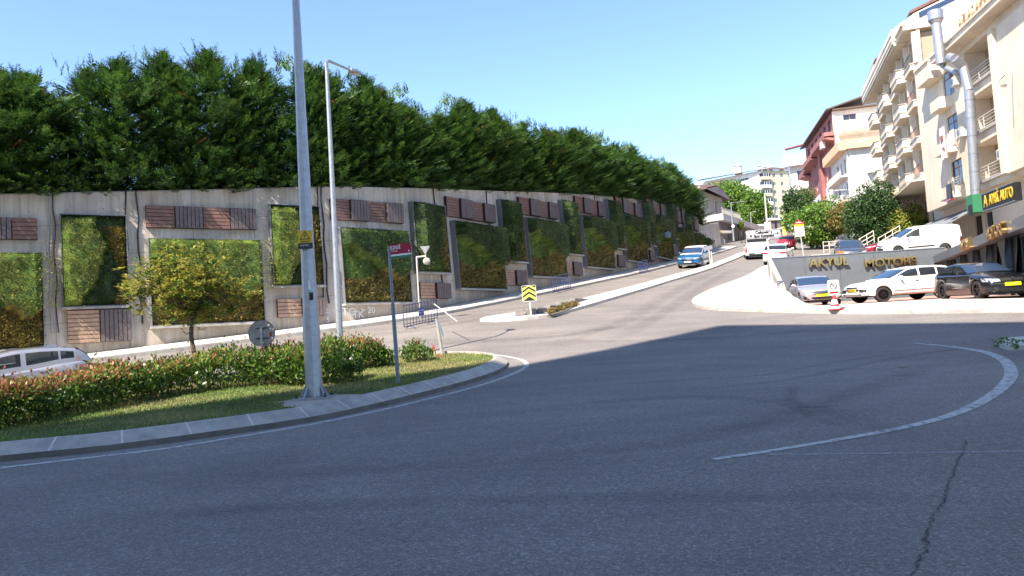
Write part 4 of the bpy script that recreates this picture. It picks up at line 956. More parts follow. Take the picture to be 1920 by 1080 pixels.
    for nm, face, quad, mat, *rest in p['patches']:
        if nm.endswith('*'):
            patch(nm[:-1], face, quad, mat, *(rest or [.012])); patch(nm[:-1], face, [(-a, b) for a, b in quad], mat, *(rest or [.012]))
        elif face == 's':
            for fc in 'lr': patch(nm, fc, quad, mat, *(rest or [.012]))
        else: patch(nm, face, quad, mat, *(rest or [.012]))
    for nm, x, z, y in p.get('mirrors', []):
        for sd in (1, -1):
            m_ = MB(); m_.lathe([(.0, -.11), (.055, -.095), (.075, -.03), (.078, .04), (.06, .09), (0, .1)], (0, 0, 0), 'y', 12); m_.tf(Matrix.Translation((x-cx, sd*(y), z)) @ Matrix.Diagonal((.75, 1, .95, 1))); m_.cyl((x-cx, sd*(y-.16), z-.05), (x-cx, sd*y, z-.02), .022, n=6)
            m_.build('mirror', p.get('mirrormat', pn), o, smooth=True)
    if p.get('rails'):
        for sd in (1, -1):
            r_ = MB(); a, b = p['rails']; yy = hw*.905-(zr((a+b)/2)-zt((a+b)/2))*tum-.06
            r_.tube([(a-cx, sd*yy, zr(a)), (a-cx+.1, sd*yy, zr(a)+.055), (b-cx-.1, sd*yy, zr(b)+.055), (b-cx, sd*yy, zr(b))], .016, 6); r_.build('roof_rail', 'chrome', o)
    return o
def compact(q):
    used = sorted({i for f in q.f for i in f}); mp = {o: n for n, o in enumerate(used)}; q.v = [q.v[i] for i in used]; q.f = [tuple(mp[i] for i in f) for f in q.f]
def seams(xs, z0, z1): return [('door_seam', 's', [(x-.006, z0), (x+.006, z0), (x+.006, z1), (x-.006, z1)], 'black', .003) for x in xs]
def handles(ps): return [('door_handle', 's', [(x, z), (x+.17, z), (x+.17, z+.03), (x, z+.03)], m, .03) for x, z, m in ps]
def slope(x, y, az, d=1.4):
    f = (math.sin(rad(az)), math.cos(rad(az))); HH = Hs if x < -5 else (lambda a, b: float(gz(b))) if not 10 < y < 46 else (lambda a, b: 1.78+.028*(b-30)) if x > 10 else (lambda a, b: float(gz(b)))
    zf, zr_ = HH(x+f[0]*d, y+f[1]*d), HH(x-f[0]*d, y-f[1]*d)
    l = (-f[1], f[0]); zl, zrr = HH(x+l[0]*.8, y+l[1]*.8), HH(x-l[0]*.8, y-l[1]*.8)
    # local +x is tail; +y is to the right of travel seen from above
    return math.atan2(zf-zr_, 2*d), math.atan2(zrr-zl, 1.6)
def park(name, label, cat, x, y, az, p, group=None, tilt=True, dz=0.):
    pi_, ro = slope(x, y, az) if tilt else (0, 0)
    f = (math.sin(rad(az)), math.cos(rad(az)))
    z = (Hs(x+f[0]*1.3, y+f[1]*1.3)+Hs(x-f[0]*1.3, y-f[1]*1.3))/2+dz if tilt else Hs(x, y)+dz
    return vehicle(name, label, cat, (x, y, z), az, p, group, pitch=pi_, roll=ro if tilt else 0)
sedan_top = [(0, .56), (.06, .70), (.35, .80), (.9, .90), (1.45, .96), (1.9, .97), (2.8, .98), (3.7, 1.02), (4.1, 1.03), (4.45, 1.0), (4.55, .84), (4.6, .6)]
silver = dict(L=4.6, W=1.85, wr=.33, axles=(.88, 3.58), paint='psilver', top=sedan_top, roof=[(1.25, .94), (1.95, 1.30), (2.3, 1.42), (2.8, 1.455), (3.3, 1.41), (3.9, 1.20), (4.25, 1.03)],
  ws=[1.35, 2.15], rs=[3.45, 4.15], wins=[(1.75, 2.62), (2.70, 3.45), (3.5, 3.75)], rim='alloy', mirrors=[('m', 1.7, 1.03, .98)], wsglass='glassb', tum=.33,
  patches=[('headlight*', 'f', [(.50, .60), (.84, .66), (.86, .78), (.56, .70)], 'headlamp'), ('grille', 'f', [(-.46, .56), (.46, .56), (.56, .70), (-.56, .70)], 'black', .016), ('grille_bar*', 'f', [(-.0, .625), (.48, .625), (.5, .645), (-.0, .645)], 'chrome', .03),
   ('number_plate', 'f', [(-.30, .44), (.30, .44), (.30, .55), (-.30, .55)], 'plate', .05), ('lower_intake', 'f', [(-.55, .30), (.55, .30), (.50, .42), (-.50, .42)], 'black', .02), ('intake_trim*', 'f', [(.45, .26), (.86, .46), (.86, .50), (.42, .31)], 'chrome', .03), ('fog_intake*', 'f', [(.62, .30), (.84, .34), (.84, .44), (.66, .40)], 'black', .02)]+seams((1.62, 2.66, 3.5), .35, .95)+handles([(2.45, .86, 'psilver'), (3.25, .88, 'psilver')]))
suv = dict(L=4.8, W=1.95, wr=.375, axles=(.92, 3.78), sill=.33, paint='pwhite', top=[(0, .70), (.08, .86), (.4, .99), (.9, 1.06), (1.45, 1.12), (2.6, 1.13), (3.8, 1.16), (4.5, 1.17), (4.72, 1.12), (4.78, .9), (4.8, .6)],
  roof=[(1.2, 1.09), (1.95, 1.48), (2.25, 1.62), (2.8, 1.70), (3.6, 1.69), (4.15, 1.62), (4.5, 1.40), (4.68, 1.16)], ws=[1.3, 2.15], rs=[4.2, 4.62], wins=[(1.72, 2.68), (2.77, 3.55), (3.63, 4.2)], rim='rimdark', spokes=10, rails=(2.2, 4.1), mirrors=[('m', 1.72, 1.2, 1.05)], mirrormat='pwhite', wsglass='glassb',
  patches=[('headlight*', 'f', [(.46, .74), (.80, .74), (.82, .90), (.50, .90)], 'headlamp'), ('grille', 'f', [(-.40, .60), (.40, .60), (.42, .80), (-.42, .80)], 'black', .02), ('grille_bar', 'f', [(-.40, .80), (.40, .80), (.40, .83), (-.40, .83)], 'chrome', .03), ('side_intake*', 'f', [(.50, .54), (.86, .54), (.86, .68), (.50, .68)], 'black', .018),
   ('number_plate', 'f', [(-.28, .60), (.28, .60), (.28, .72), (-.28, .72)], 'plate', .05), ('lower_bumper', 'f', [(-.85, .34), (.85, .34), (.88, .46), (-.88, .46)], 'slatgrey', .02), ('fog_light*', 'f', [(.5, .4), (.7, .4), (.7, .47), (.5, .47)], 'chrome', .035),
   ('lower_cladding', 's', [(1.38, .33), (3.32, .33), (3.32, .41), (1.38, .41)], 'slatpale', .012), ('side_moulding', 's', [(1.42, .52), (3.28, .55), (3.28, .575), (1.42, .545)], 'chrome', .02), ('tail_light*', 'b', [(.6, .85), (.9, .85), (.9, 1.08), (.65, 1.05)], 'tail')]+seams((1.55, 2.74, 3.6), .45, 1.08)+handles([(2.45, .98, 'chrome'), (3.35, 1.0, 'chrome')]))
bmw_top = [(0, .60), (.06, .72), (.4, .83), (1.0, .92), (1.6, .98), (2.6, .99), (3.6, 1.02), (4.2, 1.05), (4.55, 1.02), (4.62, .85), (4.66, .6)]
black = dict(L=4.66, W=1.86, wr=.345, axles=(.86, 3.68), paint='pblack', sill=.17, top=bmw_top, roof=[(1.5, .97), (2.1, 1.26), (2.45, 1.38), (2.95, 1.42), (3.5, 1.37), (4.0, 1.18), (4.3, 1.04)], ws=[1.6, 2.35], rs=[3.6, 4.2], wins=[(1.95, 2.78), (2.86, 3.5), (3.55, 3.85)], rim='rimdark', spokes=5, tum=.35, mirrors=[('m', 1.9, 1.04, .99)], wsglass='glassb',
  patches=[('headlight*', 'f', [(.42, .60), (.88, .62), (.88, .76), (.46, .71)], 'headlamp', .015), ('grille*', 'f', [(.03, .57), (.34, .57), (.36, .73), (.05, .73)], 'black', .03), ('grille_rim*', 'f', [(.02, .73), (.37, .73), (.37, .745), (.02, .745)], 'chrome', .035), ('number_plate', 'f', [(-.28, .44), (.28, .44), (.28, .56), (-.28, .56)], 'plate', .06), ('lower_intake', 'f', [(-.45, .22), (.45, .22), (.5, .38), (-.5, .38)], 'claddingd', .02), ('side_intake*', 'f', [(.6, .22), (.85, .26), (.85, .42), (.64, .38)], 'claddingd', .02),
   ('skirt_line', 's', [(1.3, .40), (3.2, .42), (3.2, .46), (1.3, .44)], 'chrome', .004)]+seams((1.8, 2.82, 3.55), .3, .95)+handles([(2.5, .85, 'pblack'), (3.3, .87, 'pblack')]))
cross = dict(L=4.45, W=1.86, wr=.35, axles=(.88, 3.55), sill=.26, paint='pblue', roofmat='pwhite', top=[(0, .66), (.06, .82), (.35, .95), (.9, 1.02), (1.4, 1.06), (2.6, 1.06), (3.6, 1.10), (4.2, 1.12), (4.38, 1.05), (4.43, .85), (4.45, .6)], roof=[(1.15, 1.03), (1.85, 1.42), (2.15, 1.56), (2.7, 1.62), (3.5, 1.60), (4.0, 1.52), (4.25, 1.30), (4.35, 1.12)], ws=[1.25, 2.05], rs=[4.03, 4.3], wins=[(1.65, 2.5), (2.58, 3.3), (3.36, 3.85)], rim='alloy', mirrors=[('m', 1.62, 1.14, 1.0)], rails=(2.1, 3.9), wsglass='glassb',
  patches=[('headlight*', 'f', [(.48, .72), (.86, .76), (.87, .85), (.5, .80)], 'headlamp'), ('grille', 'f', [(-.44, .62), (.44, .62), (.46, .78), (-.46, .78)], 'black', .02), ('grille_bar', 'f', [(-.44, .70), (.44, .70), (.44, .725), (-.44, .725)], 'chrome', .03), ('number_plate', 'f', [(-.27, .46), (.27, .46), (.27, .57), (-.27, .57)], 'platew', .05), ('lower_intake', 'f', [(-.7, .28), (.7, .28), (.72, .42), (-.72, .42)], 'black', .02), ('skid_plate', 'f', [(-.6, .25), (.6, .25), (.6, .29), (-.6, .29)], 'chrome', .03)]+seams((1.5, 2.54, 3.33), .4, 1.0)+handles([(2.3, .93, 'pblue'), (3.1, .95, 'pblue')]))
crossover = dict(cross, top=[(0, .62), (.06, .78), (.35, .90), (.9, .97), (1.4, 1.00), (2.2, 1.01), (3.0, 1.06), (3.6, 1.13), (4.2, 1.16), (4.38, 1.08), (4.43, .85), (4.45, .6)], roof=[(1.1, .98), (1.75, 1.33), (2.1, 1.47), (2.6, 1.54), (3.2, 1.55), (3.7, 1.52), (4.1, 1.46), (4.3, 1.30), (4.4, 1.12)], wins=[(1.55, 2.72), (2.84, 3.60), (3.65, 3.97)], winlow=.05, paint='psilver2', roofmat=None, rails=(2.0, 3.8), sideglass='glasst', mirrormat='black', patches=[tuple('psilver2' if q_ == 'pblue' else q_ for q_ in r_) for r_ in cross['patches']]+[('tail_light*', 'b', [(.55, .86), (.86, .86), (.88, 1.02), (.6, 1.0)], 'tail'), ('tail_light', 's', [(4.12, .92), (4.4, .92), (4.4, 1.02), (4.05, 1.04)], 'tail', .01)])
hatch = dict(L=4.35, W=1.8, wr=.32, axles=(.85, 3.5), paint='pred', top=[(0, .58), (.06, .72), (.35, .84), (.9, .93), (1.4, .98), (2.6, .99), (3.6, 1.04), (4.1, 1.05), (4.28, 1.0), (4.33, .8), (4.35, .55)], roof=[(1.15, .95), (1.9, 1.32), (2.2, 1.43), (2.7, 1.48), (3.3, 1.45), (3.8, 1.34), (4.12, 1.1), (4.2, 1.03)], ws=[1.25, 2.05], rs=[3.55, 4.12], wins=[(1.65, 2.45), (2.53, 3.2), (3.25, 3.6)], rim='alloy', mirrors=[('m', 1.62, 1.05, .96)],
  patches=[('tail_light*', 'b', [(.36, .80), (.82, .82), (.82, .96), (.5, .94)], 'tail', .015), ('number_plate', 'b', [(-.26, .66), (.26, .66), (.26, .77), (-.26, .77)], 'platew', .03), ('rear_bumper', 'b', [(-.8, .33), (.8, .33), (.8, .46), (-.8, .46)], 'black', .02), ('tail_strip', 'b', [(-.45, .88), (.45, .88), (.45, .9), (-.45, .9)], 'chrome', .02)]+seams((1.5, 2.5, 3.25), .35, .95)+handles([(2.25, .86, 'pred'), (3.0, .88, 'pred')]))
whatch = dict(hatch, paint='pwhite', patches=[('tail_light*', 'b', [(.30, .84), (.84, .80), (.84, .98), (.5, .95)], 'tail', .015), ('light_bar', 'b', [(-.45, .91), (.45, .91), (.45, .96), (-.45, .96)], 'tail', .02), ('rear_bumper', 'b', [(-.8, .28), (.8, .28), (.84, .42), (-.84, .42)], 'black', .02), ('number_plate', 'b', [(-.26, .62), (.26, .62), (.26, .73), (-.26, .73)], 'platew', .03), ('tail_light', 's', [(4.0, .86), (4.3, .86), (4.3, .96), (3.92, .96)], 'tail', .01)]+seams((1.5, 2.5, 3.25), .35, .95))
gsedan = dict(silver, paint='pgrey', rim='rimdark', patches=[('headlight*', 'f', [(.46, .62), (.84, .66), (.86, .76), (.5, .70)], 'headlamp'), ('grille', 'f', [(-.4, .58), (.4, .58), (.42, .66), (-.42, .66)], 'black', .02), ('number_plate', 'f', [(-.26, .44), (.26, .44), (.26, .55), (-.26, .55)], 'platew', .05), ('lower_intake', 'f', [(-.6, .28), (.6, .28), (.6, .4), (-.6, .4)], 'black', .02), ('chrome_line', 'f', [(-.42, .665), (.42, .665), (.42, .68), (-.42, .68)], 'chrome', .03)])
msedan = dict(gsedan, paint='pmaroon')
minibus = dict(L=5.5, W=2.06, wr=.35, axles=(.95, 4.25), sill=.30, paint='pwhite', nosecurve=.12, tailcurve=.03, bulge=.02, tum=.085, top=[(0, .8), (.08, 1.02), (.5, 1.15), (.95, 1.25), (2, 1.28), (5.3, 1.28), (5.46, 1.27), (5.5, 1.0)], roof=[(.85, 1.22), (1.45, 1.75), (1.85, 2.20), (2.2, 2.42), (3, 2.46), (5.2, 2.46), (5.38, 2.41), (5.41, 2.15), (5.455, 1.45), (5.48, 1.33)], ws=[.95, 1.8], rs=[5.411, 5.456], wins=[(1.4, 2.1), (2.3, 3.6), (3.75, 5.0)], rim='alloy', spokes=6, mirrors=[('m', 1.2, 1.45, 1.16)], mirrormat='black',
  patches=[('tail_light*', 'b', [(.86, .62), (1.0, .62), (1.0, 1.1), (.9, 1.1)], 'tail', .02), ('rear_bumper', 'b', [(-1.0, .30), (1.0, .30), (1.0, .56), (-1.0, .56)], 'black', .06), ('number_plate', 'b', [(-.26, .50), (.26, .50), (.26, .61), (-.26, .61)], 'platew', .09), ('door_seam', 'b', [(-.006, .6), (.006, .6), (.006, 1.24), (-.006, 1.24)], 'black', .01)])
van = dict(L=4.8, W=1.85, wr=.33, axles=(.9, 3.75), sill=.24, paint='pwhite', tum=.13, tailcurve=.03, top=[(0, .72), (.06, .88), (.35, 1.0), (.85, 1.10), (1.2, 1.16), (2.6, 1.17), (4.7, 1.17), (4.78, 1.1), (4.8, .8)], roof=[(.95, 1.11), (1.6, 1.55), (1.95, 1.74), (2.4, 1.86), (3.2, 1.88), (4.4, 1.87), (4.66, 1.80), (4.78, 1.22)], ws=[1.05, 1.88], rs=[4.9, 5], wins=[(1.42, 2.25)], rim='alloy', mirrors=[('m', 1.45, 1.28, 1.04)], mirrormat='black',
  patches=[('headlight*', 'f', [(.52, .80), (.82, .84), (.84, .98), (.6, .94)], 'headlamp'), ('headlight', 's', [(.2, .84), (.48, .92), (.5, .98), (.2, .93)], 'headlamp', .006), ('lower_cladding', 's', [(1.5, .52), (3.1, .58), (3.1, .66), (1.5, .60)], 'dark', .02), ('bumper', 'f', [(-.8, .3), (.8, .3), (.85, .55), (-.85, .55)], 'black', .02), ('tail_light', 's', [(4.6, .8), (4.72, .8), (4.72, 1.12), (4.62, 1.12)], 'tail', .01)]+seams((1.3, 2.35, 3.4), .35, 1.1)+handles([(2.1, 1.0, 'black')]))

park('silver_sedan', 'silver sedan with yellow plate facing the road at the left end of the dealer forecourt', 'car', 14.85, 38.3, 190, silver, dz=.06)
suvo = park('white_suv', 'big white SUV with black wheels parked in front of the grey lettered wall', 'car', 18.25, 36.4, 261, suv, dz=.06)
suvo.scale = (1.06, 1.03, .92)
park('black_sedan', 'glossy black sedan with wide yellow plate at the right edge of the forecourt', 'car', 18.75, 31.0, 185, black, dz=.06)
bx_ = G(1301, 503); park('blue_crossover', 'bright blue crossover with white roof driving down along the wall', 'car', bx_[0]+.55, bx_[1]+2.0, 207, cross)
vx = G(1421, 486); park('minibus', 'white high roof minibus seen from behind driving up the hill', 'minibus', vx[0]+.6, vx[1]+2.2, 15, minibus)
wx = G(1460, 500); park('white_hatchback', 'white hatchback with red rear light bar at the roadside behind the grey wall', 'car', 20.35, 58.6, 27, whatch)
rx_ = G(1481, 468); park('red_car', 'bright red car seen from behind, parked uphill of the white hatchback', 'car', 29.4, 82, 18, hatch)
park('grey_sedan', 'dark grey sedan facing out between the orange box and the white panel van', 'car', 25.3, 57.5, 196, gsedan)
park('panel_van', 'white panel van parked side-on above the grey lettered wall', 'van', 26.7, 50.6, 278, van)
park('maroon_car', 'maroon car half hidden behind the white panel van', 'car', 30.2, 60.5, 285, msedan)
mc = park('silver_crossover', 'silver crossover rolling downhill behind the left hedge with its driver visible', 'car', -14.05, 21.05, 233, crossover, dz=-.1)
# its driver
def person(loc, rz, label):
    o = root('person', loc, label, 'person', rz=rz)
    J = [(0, 0, 0), (0, .02, .22), (0, .04, .42), (0, .02, .54), (0, .0, .62), (0, -.02, .72), (0, -.02, .80), (.19, .03, .46), (.24, -.12, .26), (.16, -.38, .30), (.14, -.46, .34), (-.19, .03, .46), (-.24, -.12, .26), (-.16, -.38, .30), (-.14, -.46, .34), (.1, -.02, -.02), (.13, -.45, .05), (.12, -.55, -.3), (-.1, -.02, -.02), (-.13, -.45, .05), (-.12, -.55, -.3)]
    E = [(0, 1), (1, 2), (2, 3), (3, 4), (4, 5), (5, 6), (2, 7), (7, 8), (8, 9), (9, 10), (2, 11), (11, 12), (12, 13), (13, 14), (0, 15), (15, 16), (16, 17), (0, 18), (18, 19), (19, 20)]
    Rr = [.15, .15, .15, .055, .075, .098, .08, .065, .05, .038, .04, .065, .05, .038, .04, .09, .07, .05, .09, .07, .05]
    me = bpy.data.meshes.new('body'); me.from_pydata(J, E, []); b = bpy.data.objects.new('body', me); COL.objects.link(b); b.parent = o
    sk = b.modifiers.new('skin', 'SKIN'); 
    for i, v in enumerate(me.skin_vertices[0].data): v.radius = (Rr[i]*1.0, Rr[i]*.85); v.use_root = i == 0
    b.modifiers.new('sub', 'SUBSURF').levels = 2; b.modifiers['sub'].render_levels = 2; me.materials.append(M['skin'])
    s = MB(); s.lathe([(.0, -.02), (.17, 0), (.175, .2), (.19, .36), (.17, .44), (.075, .50), (.065, .53)], (0, .02, 0), n=16); s.tf(Matrix.Diagonal((1, .78, 1, 1))); s.tube([(.17, .02, .43), (.235, -.1, .27)], [.085, .07], 8); s.tube([(-.17, .02, .43), (-.235, -.1, .27)], [.085, .07], 8); s.build('shirt', 'shirt', o, smooth=True)
    hm = MB(); hm.lathe([(.105, -.05), (.112, .0), (.105, .06), (.07, .10), (0, .115)], (0, .015, .745), n=14); hm.build('hair', 'hair', o, smooth=True)
    f = MB(); f.lathe([(0, -.02), (.02, -.01), (.022, .01), (0, .03)], (0, -.118, .70), n=8); f.build('nose', 'skin', o, smooth=True); return o
f_ = Vector((math.sin(rad(233)), math.cos(rad(233)), 0)); lft = Vector((-f_.y, f_.x, 0))
loc = mc.location+f_*.12+lft*.38+Vector((0, 0, .62)); person(loc, math.atan2(f_.y, f_.x)+math.pi/2, 'driver in a pale shirt at the wheel of the silver crossover')
# ================================================================ street furniture
def sign_text(o, body, size, mat, mtx, **k): return text(body, size, mat, o, mtx, **k)
I4 = Matrix.Identity(4)
# big octagonal steel mast
x0, y0 = POLE; z0 = Hs(x0, y0)+.2; mz = zat(590, 750, y0)
o = root('steel_mast', (x0, y0, z0), 'thick octagonal steel mast bolted to a base plate on the island', 'mast')
MH = 9.2
fr_ = lambda z: .158-.0118*z
MB().cyl((0, 0, .04), (0, 0, MH), fr_(0), fr_(MH), 8, rot=.25).build('shaft', 'steel', o)
MB().cyl((0, 0, 1.02), (0, 0, 1.55), fr_(1)+.014, fr_(1.5)+.013, 8, rot=.25).build('collar', 'steel', o)
MB().bx(-.34, .34, -.34, .34, 0, .035).build('base_plate', 'steel', o)
for k in range(8):
    a = k*math.pi/4+.25; d = Vector((math.cos(a), math.sin(a), 0)); s_ = Vector((-d.y, d.x, 0))*.008; r0 = .15
    MB().prism([d*r0+s_+Vector((0, 0, .03)), d*(r0+.13)+s_+Vector((0, 0, .03)), d*r0+s_+Vector((0, 0, .26))], -s_*2).build('gusset', 'steel', o)
for k in range(4):
    a = k*math.pi/2+math.pi/4; c = (.37*math.cos(a), .37*math.sin(a), 0); m = MB(); m.cyl((c[0], c[1], -.02), (c[0], c[1], .11), .016, n=8); m.cyl((c[0], c[1], .035), (c[0], c[1], .065), .03, n=6); m.build('bolt', 'dark', o)
hd = math.atan2(-x0, y0)   # face the road user
def on_mast(px, py, off=.0):
    z = zat(px, py, y0)-z0; return z
zz = on_mast(580, 449); rr = fr_(zz)
ps = MB(); ps.bx(-.13, .13, -rr-.03, -rr-.022, zz-.14, zz+.15); w_ = ps.build('warning_plate', 'yellow', o)
mm = Matrix.Translation((0, -rr-.031, zz+.05))
def stand(loc): return Matrix.Translation(loc) @ Matrix.Rotation(math.pi/2, 4, 'X')
tr = MB(); tr.prism([(-.1, 0, -.065), (.1, 0, -.065), (0, 0, .095)], (0, -.002, 0)); tr.tf(mm); tr.build('warning_triangle', 'black', w_)
tr = MB(); tr.prism([(-.076, -.003, -.05), (.076, -.003, -.05), (0, -.003, .068)], (0, -.002, 0)); tr.tf(mm); tr.build('triangle_face', 'yellow', w_)
tr = MB(); tr.prism([(.01, -.006, .05), (-.022, -.006, -.005), (.0, -.006, -.002), (-.008, -.006, -.045), (.024, -.006, .012), (.002, -.006, .01)], (0, -.002, 0)); tr.tf(mm); tr.build('flash_symbol', 'black', w_)
text('DİKKAT', .045, 'black', w_, stand((0, -rr-.032, zz-.055)), ext=.001); text('YÜKSEK GERİLİM', .026, 'black', w_, stand((0, -rr-.032, zz-.1)), ext=.001)
zz2 = on_mast(581, 462); m = MB(); m.bx(-.12, .14, -rr-.06, -rr-.02, zz2-.06, zz2+.045); b_ = m.build('small_box', 'dark', o); text('ELEKTRİK', .04, 'platew', b_, stand((0, -rr-.062, zz2)), ext=.001)
for zc in (zz+.13, zz-.12, zz2): MB().cyl((0, 0, zc-.012), (0, 0, zc+.012), fr_(zc)+.006, n=8, rot=.25).build('strap', 'steel', o)
zc = on_mast(588, 556); m = MB(); m.bx(.03, .1, -fr_(zc)-.02, -fr_(zc)+.01, zc-.07, zc+.07); m.build('sticker', 'black', o)
zc = on_mast(586, 535); m = MB(); m.bx(.02, .06, -fr_(zc)-.016, -fr_(zc)+.01, zc-.09, zc+.09); m.build('sticker', 'platew', o)

# thin lamp post with cantilever lamp
def lamp_post(name, label, x, y, zg, h, arm, r=.085, head=.55, group=None, mat='steel'):
    o = root(name, (x, y, zg), label, 'lamp post', group); ax_ = Vector((arm[0], arm[1], 0)); n_ = ax_.normalized()
    m = MB(); m.cyl((0, 0, 0), (0, 0, h*.33), r*1.25, r*1.12, 12); m.cyl((0, 0, h*.33), (0, 0, h-.3), r*.98, r*.62, 12); m.build('shaft', mat, o, smooth=True)
    m = MB(); m.cyl((0, 0, 0), (0, 0, .03), r*2.4, n=4); m.cyl((0, 0, .0), (0, 0, .5), r*1.5, r*1.3, 10); m.build('base', mat, o)
    a = MB(); a.tube([(0, 0, h-.32), (0, 0, h-.08), tuple(n_*.08+Vector((0, 0, h))), tuple(n_*.2+Vector((0, 0, h+.02))), tuple(ax_+Vector((0, 0, h+.14)))], [r*.66, r*.62, r*.58, r*.5, r*.42], 8); a.build('arm', mat, o, smooth=True)
    s_ = Vector((-n_.y, n_.x, 0)); c = ax_+Vector((0, 0, h+.12)); hd_ = MB()
    hd_.prism([c-s_*.06, c+n_*head*.35-s_*.17, c+n_*head*.9-s_*.15, c+n_*head-s_*.06, c+n_*head+s_*.06, c+n_*head*.9+s_*.15, c+n_*head*.35+s_*.17, c+s_*.06], (0, 0, .07)); hd = hd_.build('lamp_head', mat, o)
    g = MB(); g.prism([c+n_*head*.4-s_*.11+Vector((0, 0, -.004)), c+n_*head*.88-s_*.1+Vector((0, 0, -.004)), c+n_*head*.88+s_*.1+Vector((0, 0, -.004)), c+n_*head*.4+s_*.11+Vector((0, 0, -.004))], (0, 0, -.015)); g.build('lamp_glass', 'fanlight', hd); return o
yl = 22.3; b = P(640, 686, yl); zb = Hs(b.x, yl)+.2; lt = P(615, 112, yl); lamp_post('street_lamp', 'thin bright galvanised lamp post with cantilever head rising from the rear hedge', b.x, yl, zb, lt.z-zb, (.42, 1.35), head=.5)
# far lamp posts
q = P(1376, 452, 104); lamp_post('street_lamp', 'far lamp post with long arm and round sign in front of the villa podium', q.x, 104, q.z, 5.2, (1.5, .3), .09, .6, 'far lamp posts up the hill')
q2 = P(1411, 447, 118); lamp_post('street_lamp', 'far lamp post right of the villa podium, just above the minibus', q2.x, 118, q2.z, 4.0, (.5, .2), .09, .6, 'far lamp posts up the hill')
o = root('round_sign', (q.x, 103.8, q.z+2.0), 'small white round sign clamped to the far lamp post', 'road sign'); m = MB(); m.cyl((0, 0, 0), (0, .04, 0), .22, n=20); m.build('sign_disc', 'white', o); m = MB(); m.cyl((0, -.01, 0), (0, -.003, 0), .10, n=16); m.build('sign_symbol', 'railing', o)

# street name sign
ys = 16.2; b = P(746, 705, ys); t = P(729, 462, ys); zb = Hs(b.x, ys)+.2
o = root('street_name_sign', (b.x, ys, zb), 'street name post with crimson plate reading EZGİ above a green and white strip', 'street sign')
tl = Vector((t.x-b.x, 0, t.z-zb)); tl2 = tl*.58
m = MB(); m.tube([(0, 0, -.05), tuple(tl2)], .042, 12); m.build('lower_pole', 'steelb', o, smooth=True); m = MB(); m.tube([tuple(tl2*.98), tuple(tl)], .030, 12); m.build('upper_pole', 'steelb', o, smooth=True)
# plate: from top of pole to the right, turned towards the road
pr = P(770, 468, ys-.0); rgt = (Vector((pr.x-t.x, -.05, 0))).normalized(); up_ = Vector((tl.x*.25, 0, tl.z)).normalized(); wdt, hgt = .47, .30
c0 = tl+Vector((0, 0, .03)); 
up_ = Vector((-.045, 0, 1)).normalized(); rgt = Vector((1, -.10, .045)).normalized(); nrm_ = rgt.cross(up_)
def plate(nm, u0, u1, v0, v1, mat, par, th=.02):
    m = MB(); pts = [c0+rgt*u+up_*v for u, v in ((u0, v0), (u1, v0), (u1, v1), (u0, v1))]; m.prism([p_+nrm_*th*.5 for p_ in pts], -nrm_*th); return m.build(nm, mat, par)
pl = plate('plate', 0, wdt, -hgt+.085, 0, 'crimson', o); plate('white_strip', 0, wdt, -hgt+.05, -hgt+.085, 'white', pl); plate('green_strip', 0, wdt, -hgt, -hgt+.05, 'green', pl)
fm = lambda u, v: facemtx(c0+rgt*u+up_*v+nrm_*.012, rgt, up_)
text('EZGİ', .095, 'white', pl, fm(.03, -.075), align='LEFT', bold=.002); text('SOKAĞI', .042, 'white', pl, fm(.03, -.145), align='LEFT'); m = MB(); m.cyl((0, 0, 0), (0, 0, .003), .018, n=12); m.tf(fm(wdt-.05, -.17)); m.build('emblem', 'white', pl)

# leaning broken white post with a spar, red rag and bits
yp = 22.6; b = P(830, 671, yp); t = P(818, 598, yp); zb = Hs(b.x, yp)+.2
o = root('leaning_post', (b.x, yp, zb), 'leaning battered white post at the right end of the island', 'post'); v = Vector((t.x-b.x, 0, t.z-zb))
m = MB(); m.tube([(0, 0, -.05), tuple(v*.55), tuple(v)], [.05, .045, .04], 8); m.build('post', 'kerb', o, smooth=True)
m = MB(); m.prism([v*.7+Vector((.03, -.03, 0)), v*.45+Vector((.11, -.03, 0)), v*.5+Vector((.13, -.03, .1)), v*1.1+Vector((.04, -.03, 0))], (0, .02, 0)); m.build('torn_bracket', 'steelb', o)
o2 = root('broken_spar', tuple(P(817, 601, yp)), 'pale broken spar hanging from the blue barrier to the leaning post', 'spar'); e = P(858, 603, 27.0)-Vector(o2.location); s_ = P(814, 570, 29.5)-Vector(o2.location)
m = MB(); m.tube([tuple(s_), tuple(e*.6+s_*.4), tuple(e)], .02, 6); m.build('spar', 'rope', o2)
for px, py, s_, lab in ((813, 654, .09, 'red rag caught in the shrub near the leaning post'), (826, 668, .07, 'crumpled red litter at the foot of the leaning post')):
    q = P(px, py, 22.0); o = root('red_rag', tuple(q), lab, 'litter'); m = MB(); vs = []
    rs = np.random.default_rng(px); m.lathe([(0, -s_), (s_*.7, -s_*.5), (s_*.45, .02), (s_*.6, s_*.4), (0, s_)], (0, 0, 0), n=9); m.v = [tuple(np.array(p_)*rs.uniform(.7, 1.25)) for p_ in m.v]; m.build('cloth', 'red', o)

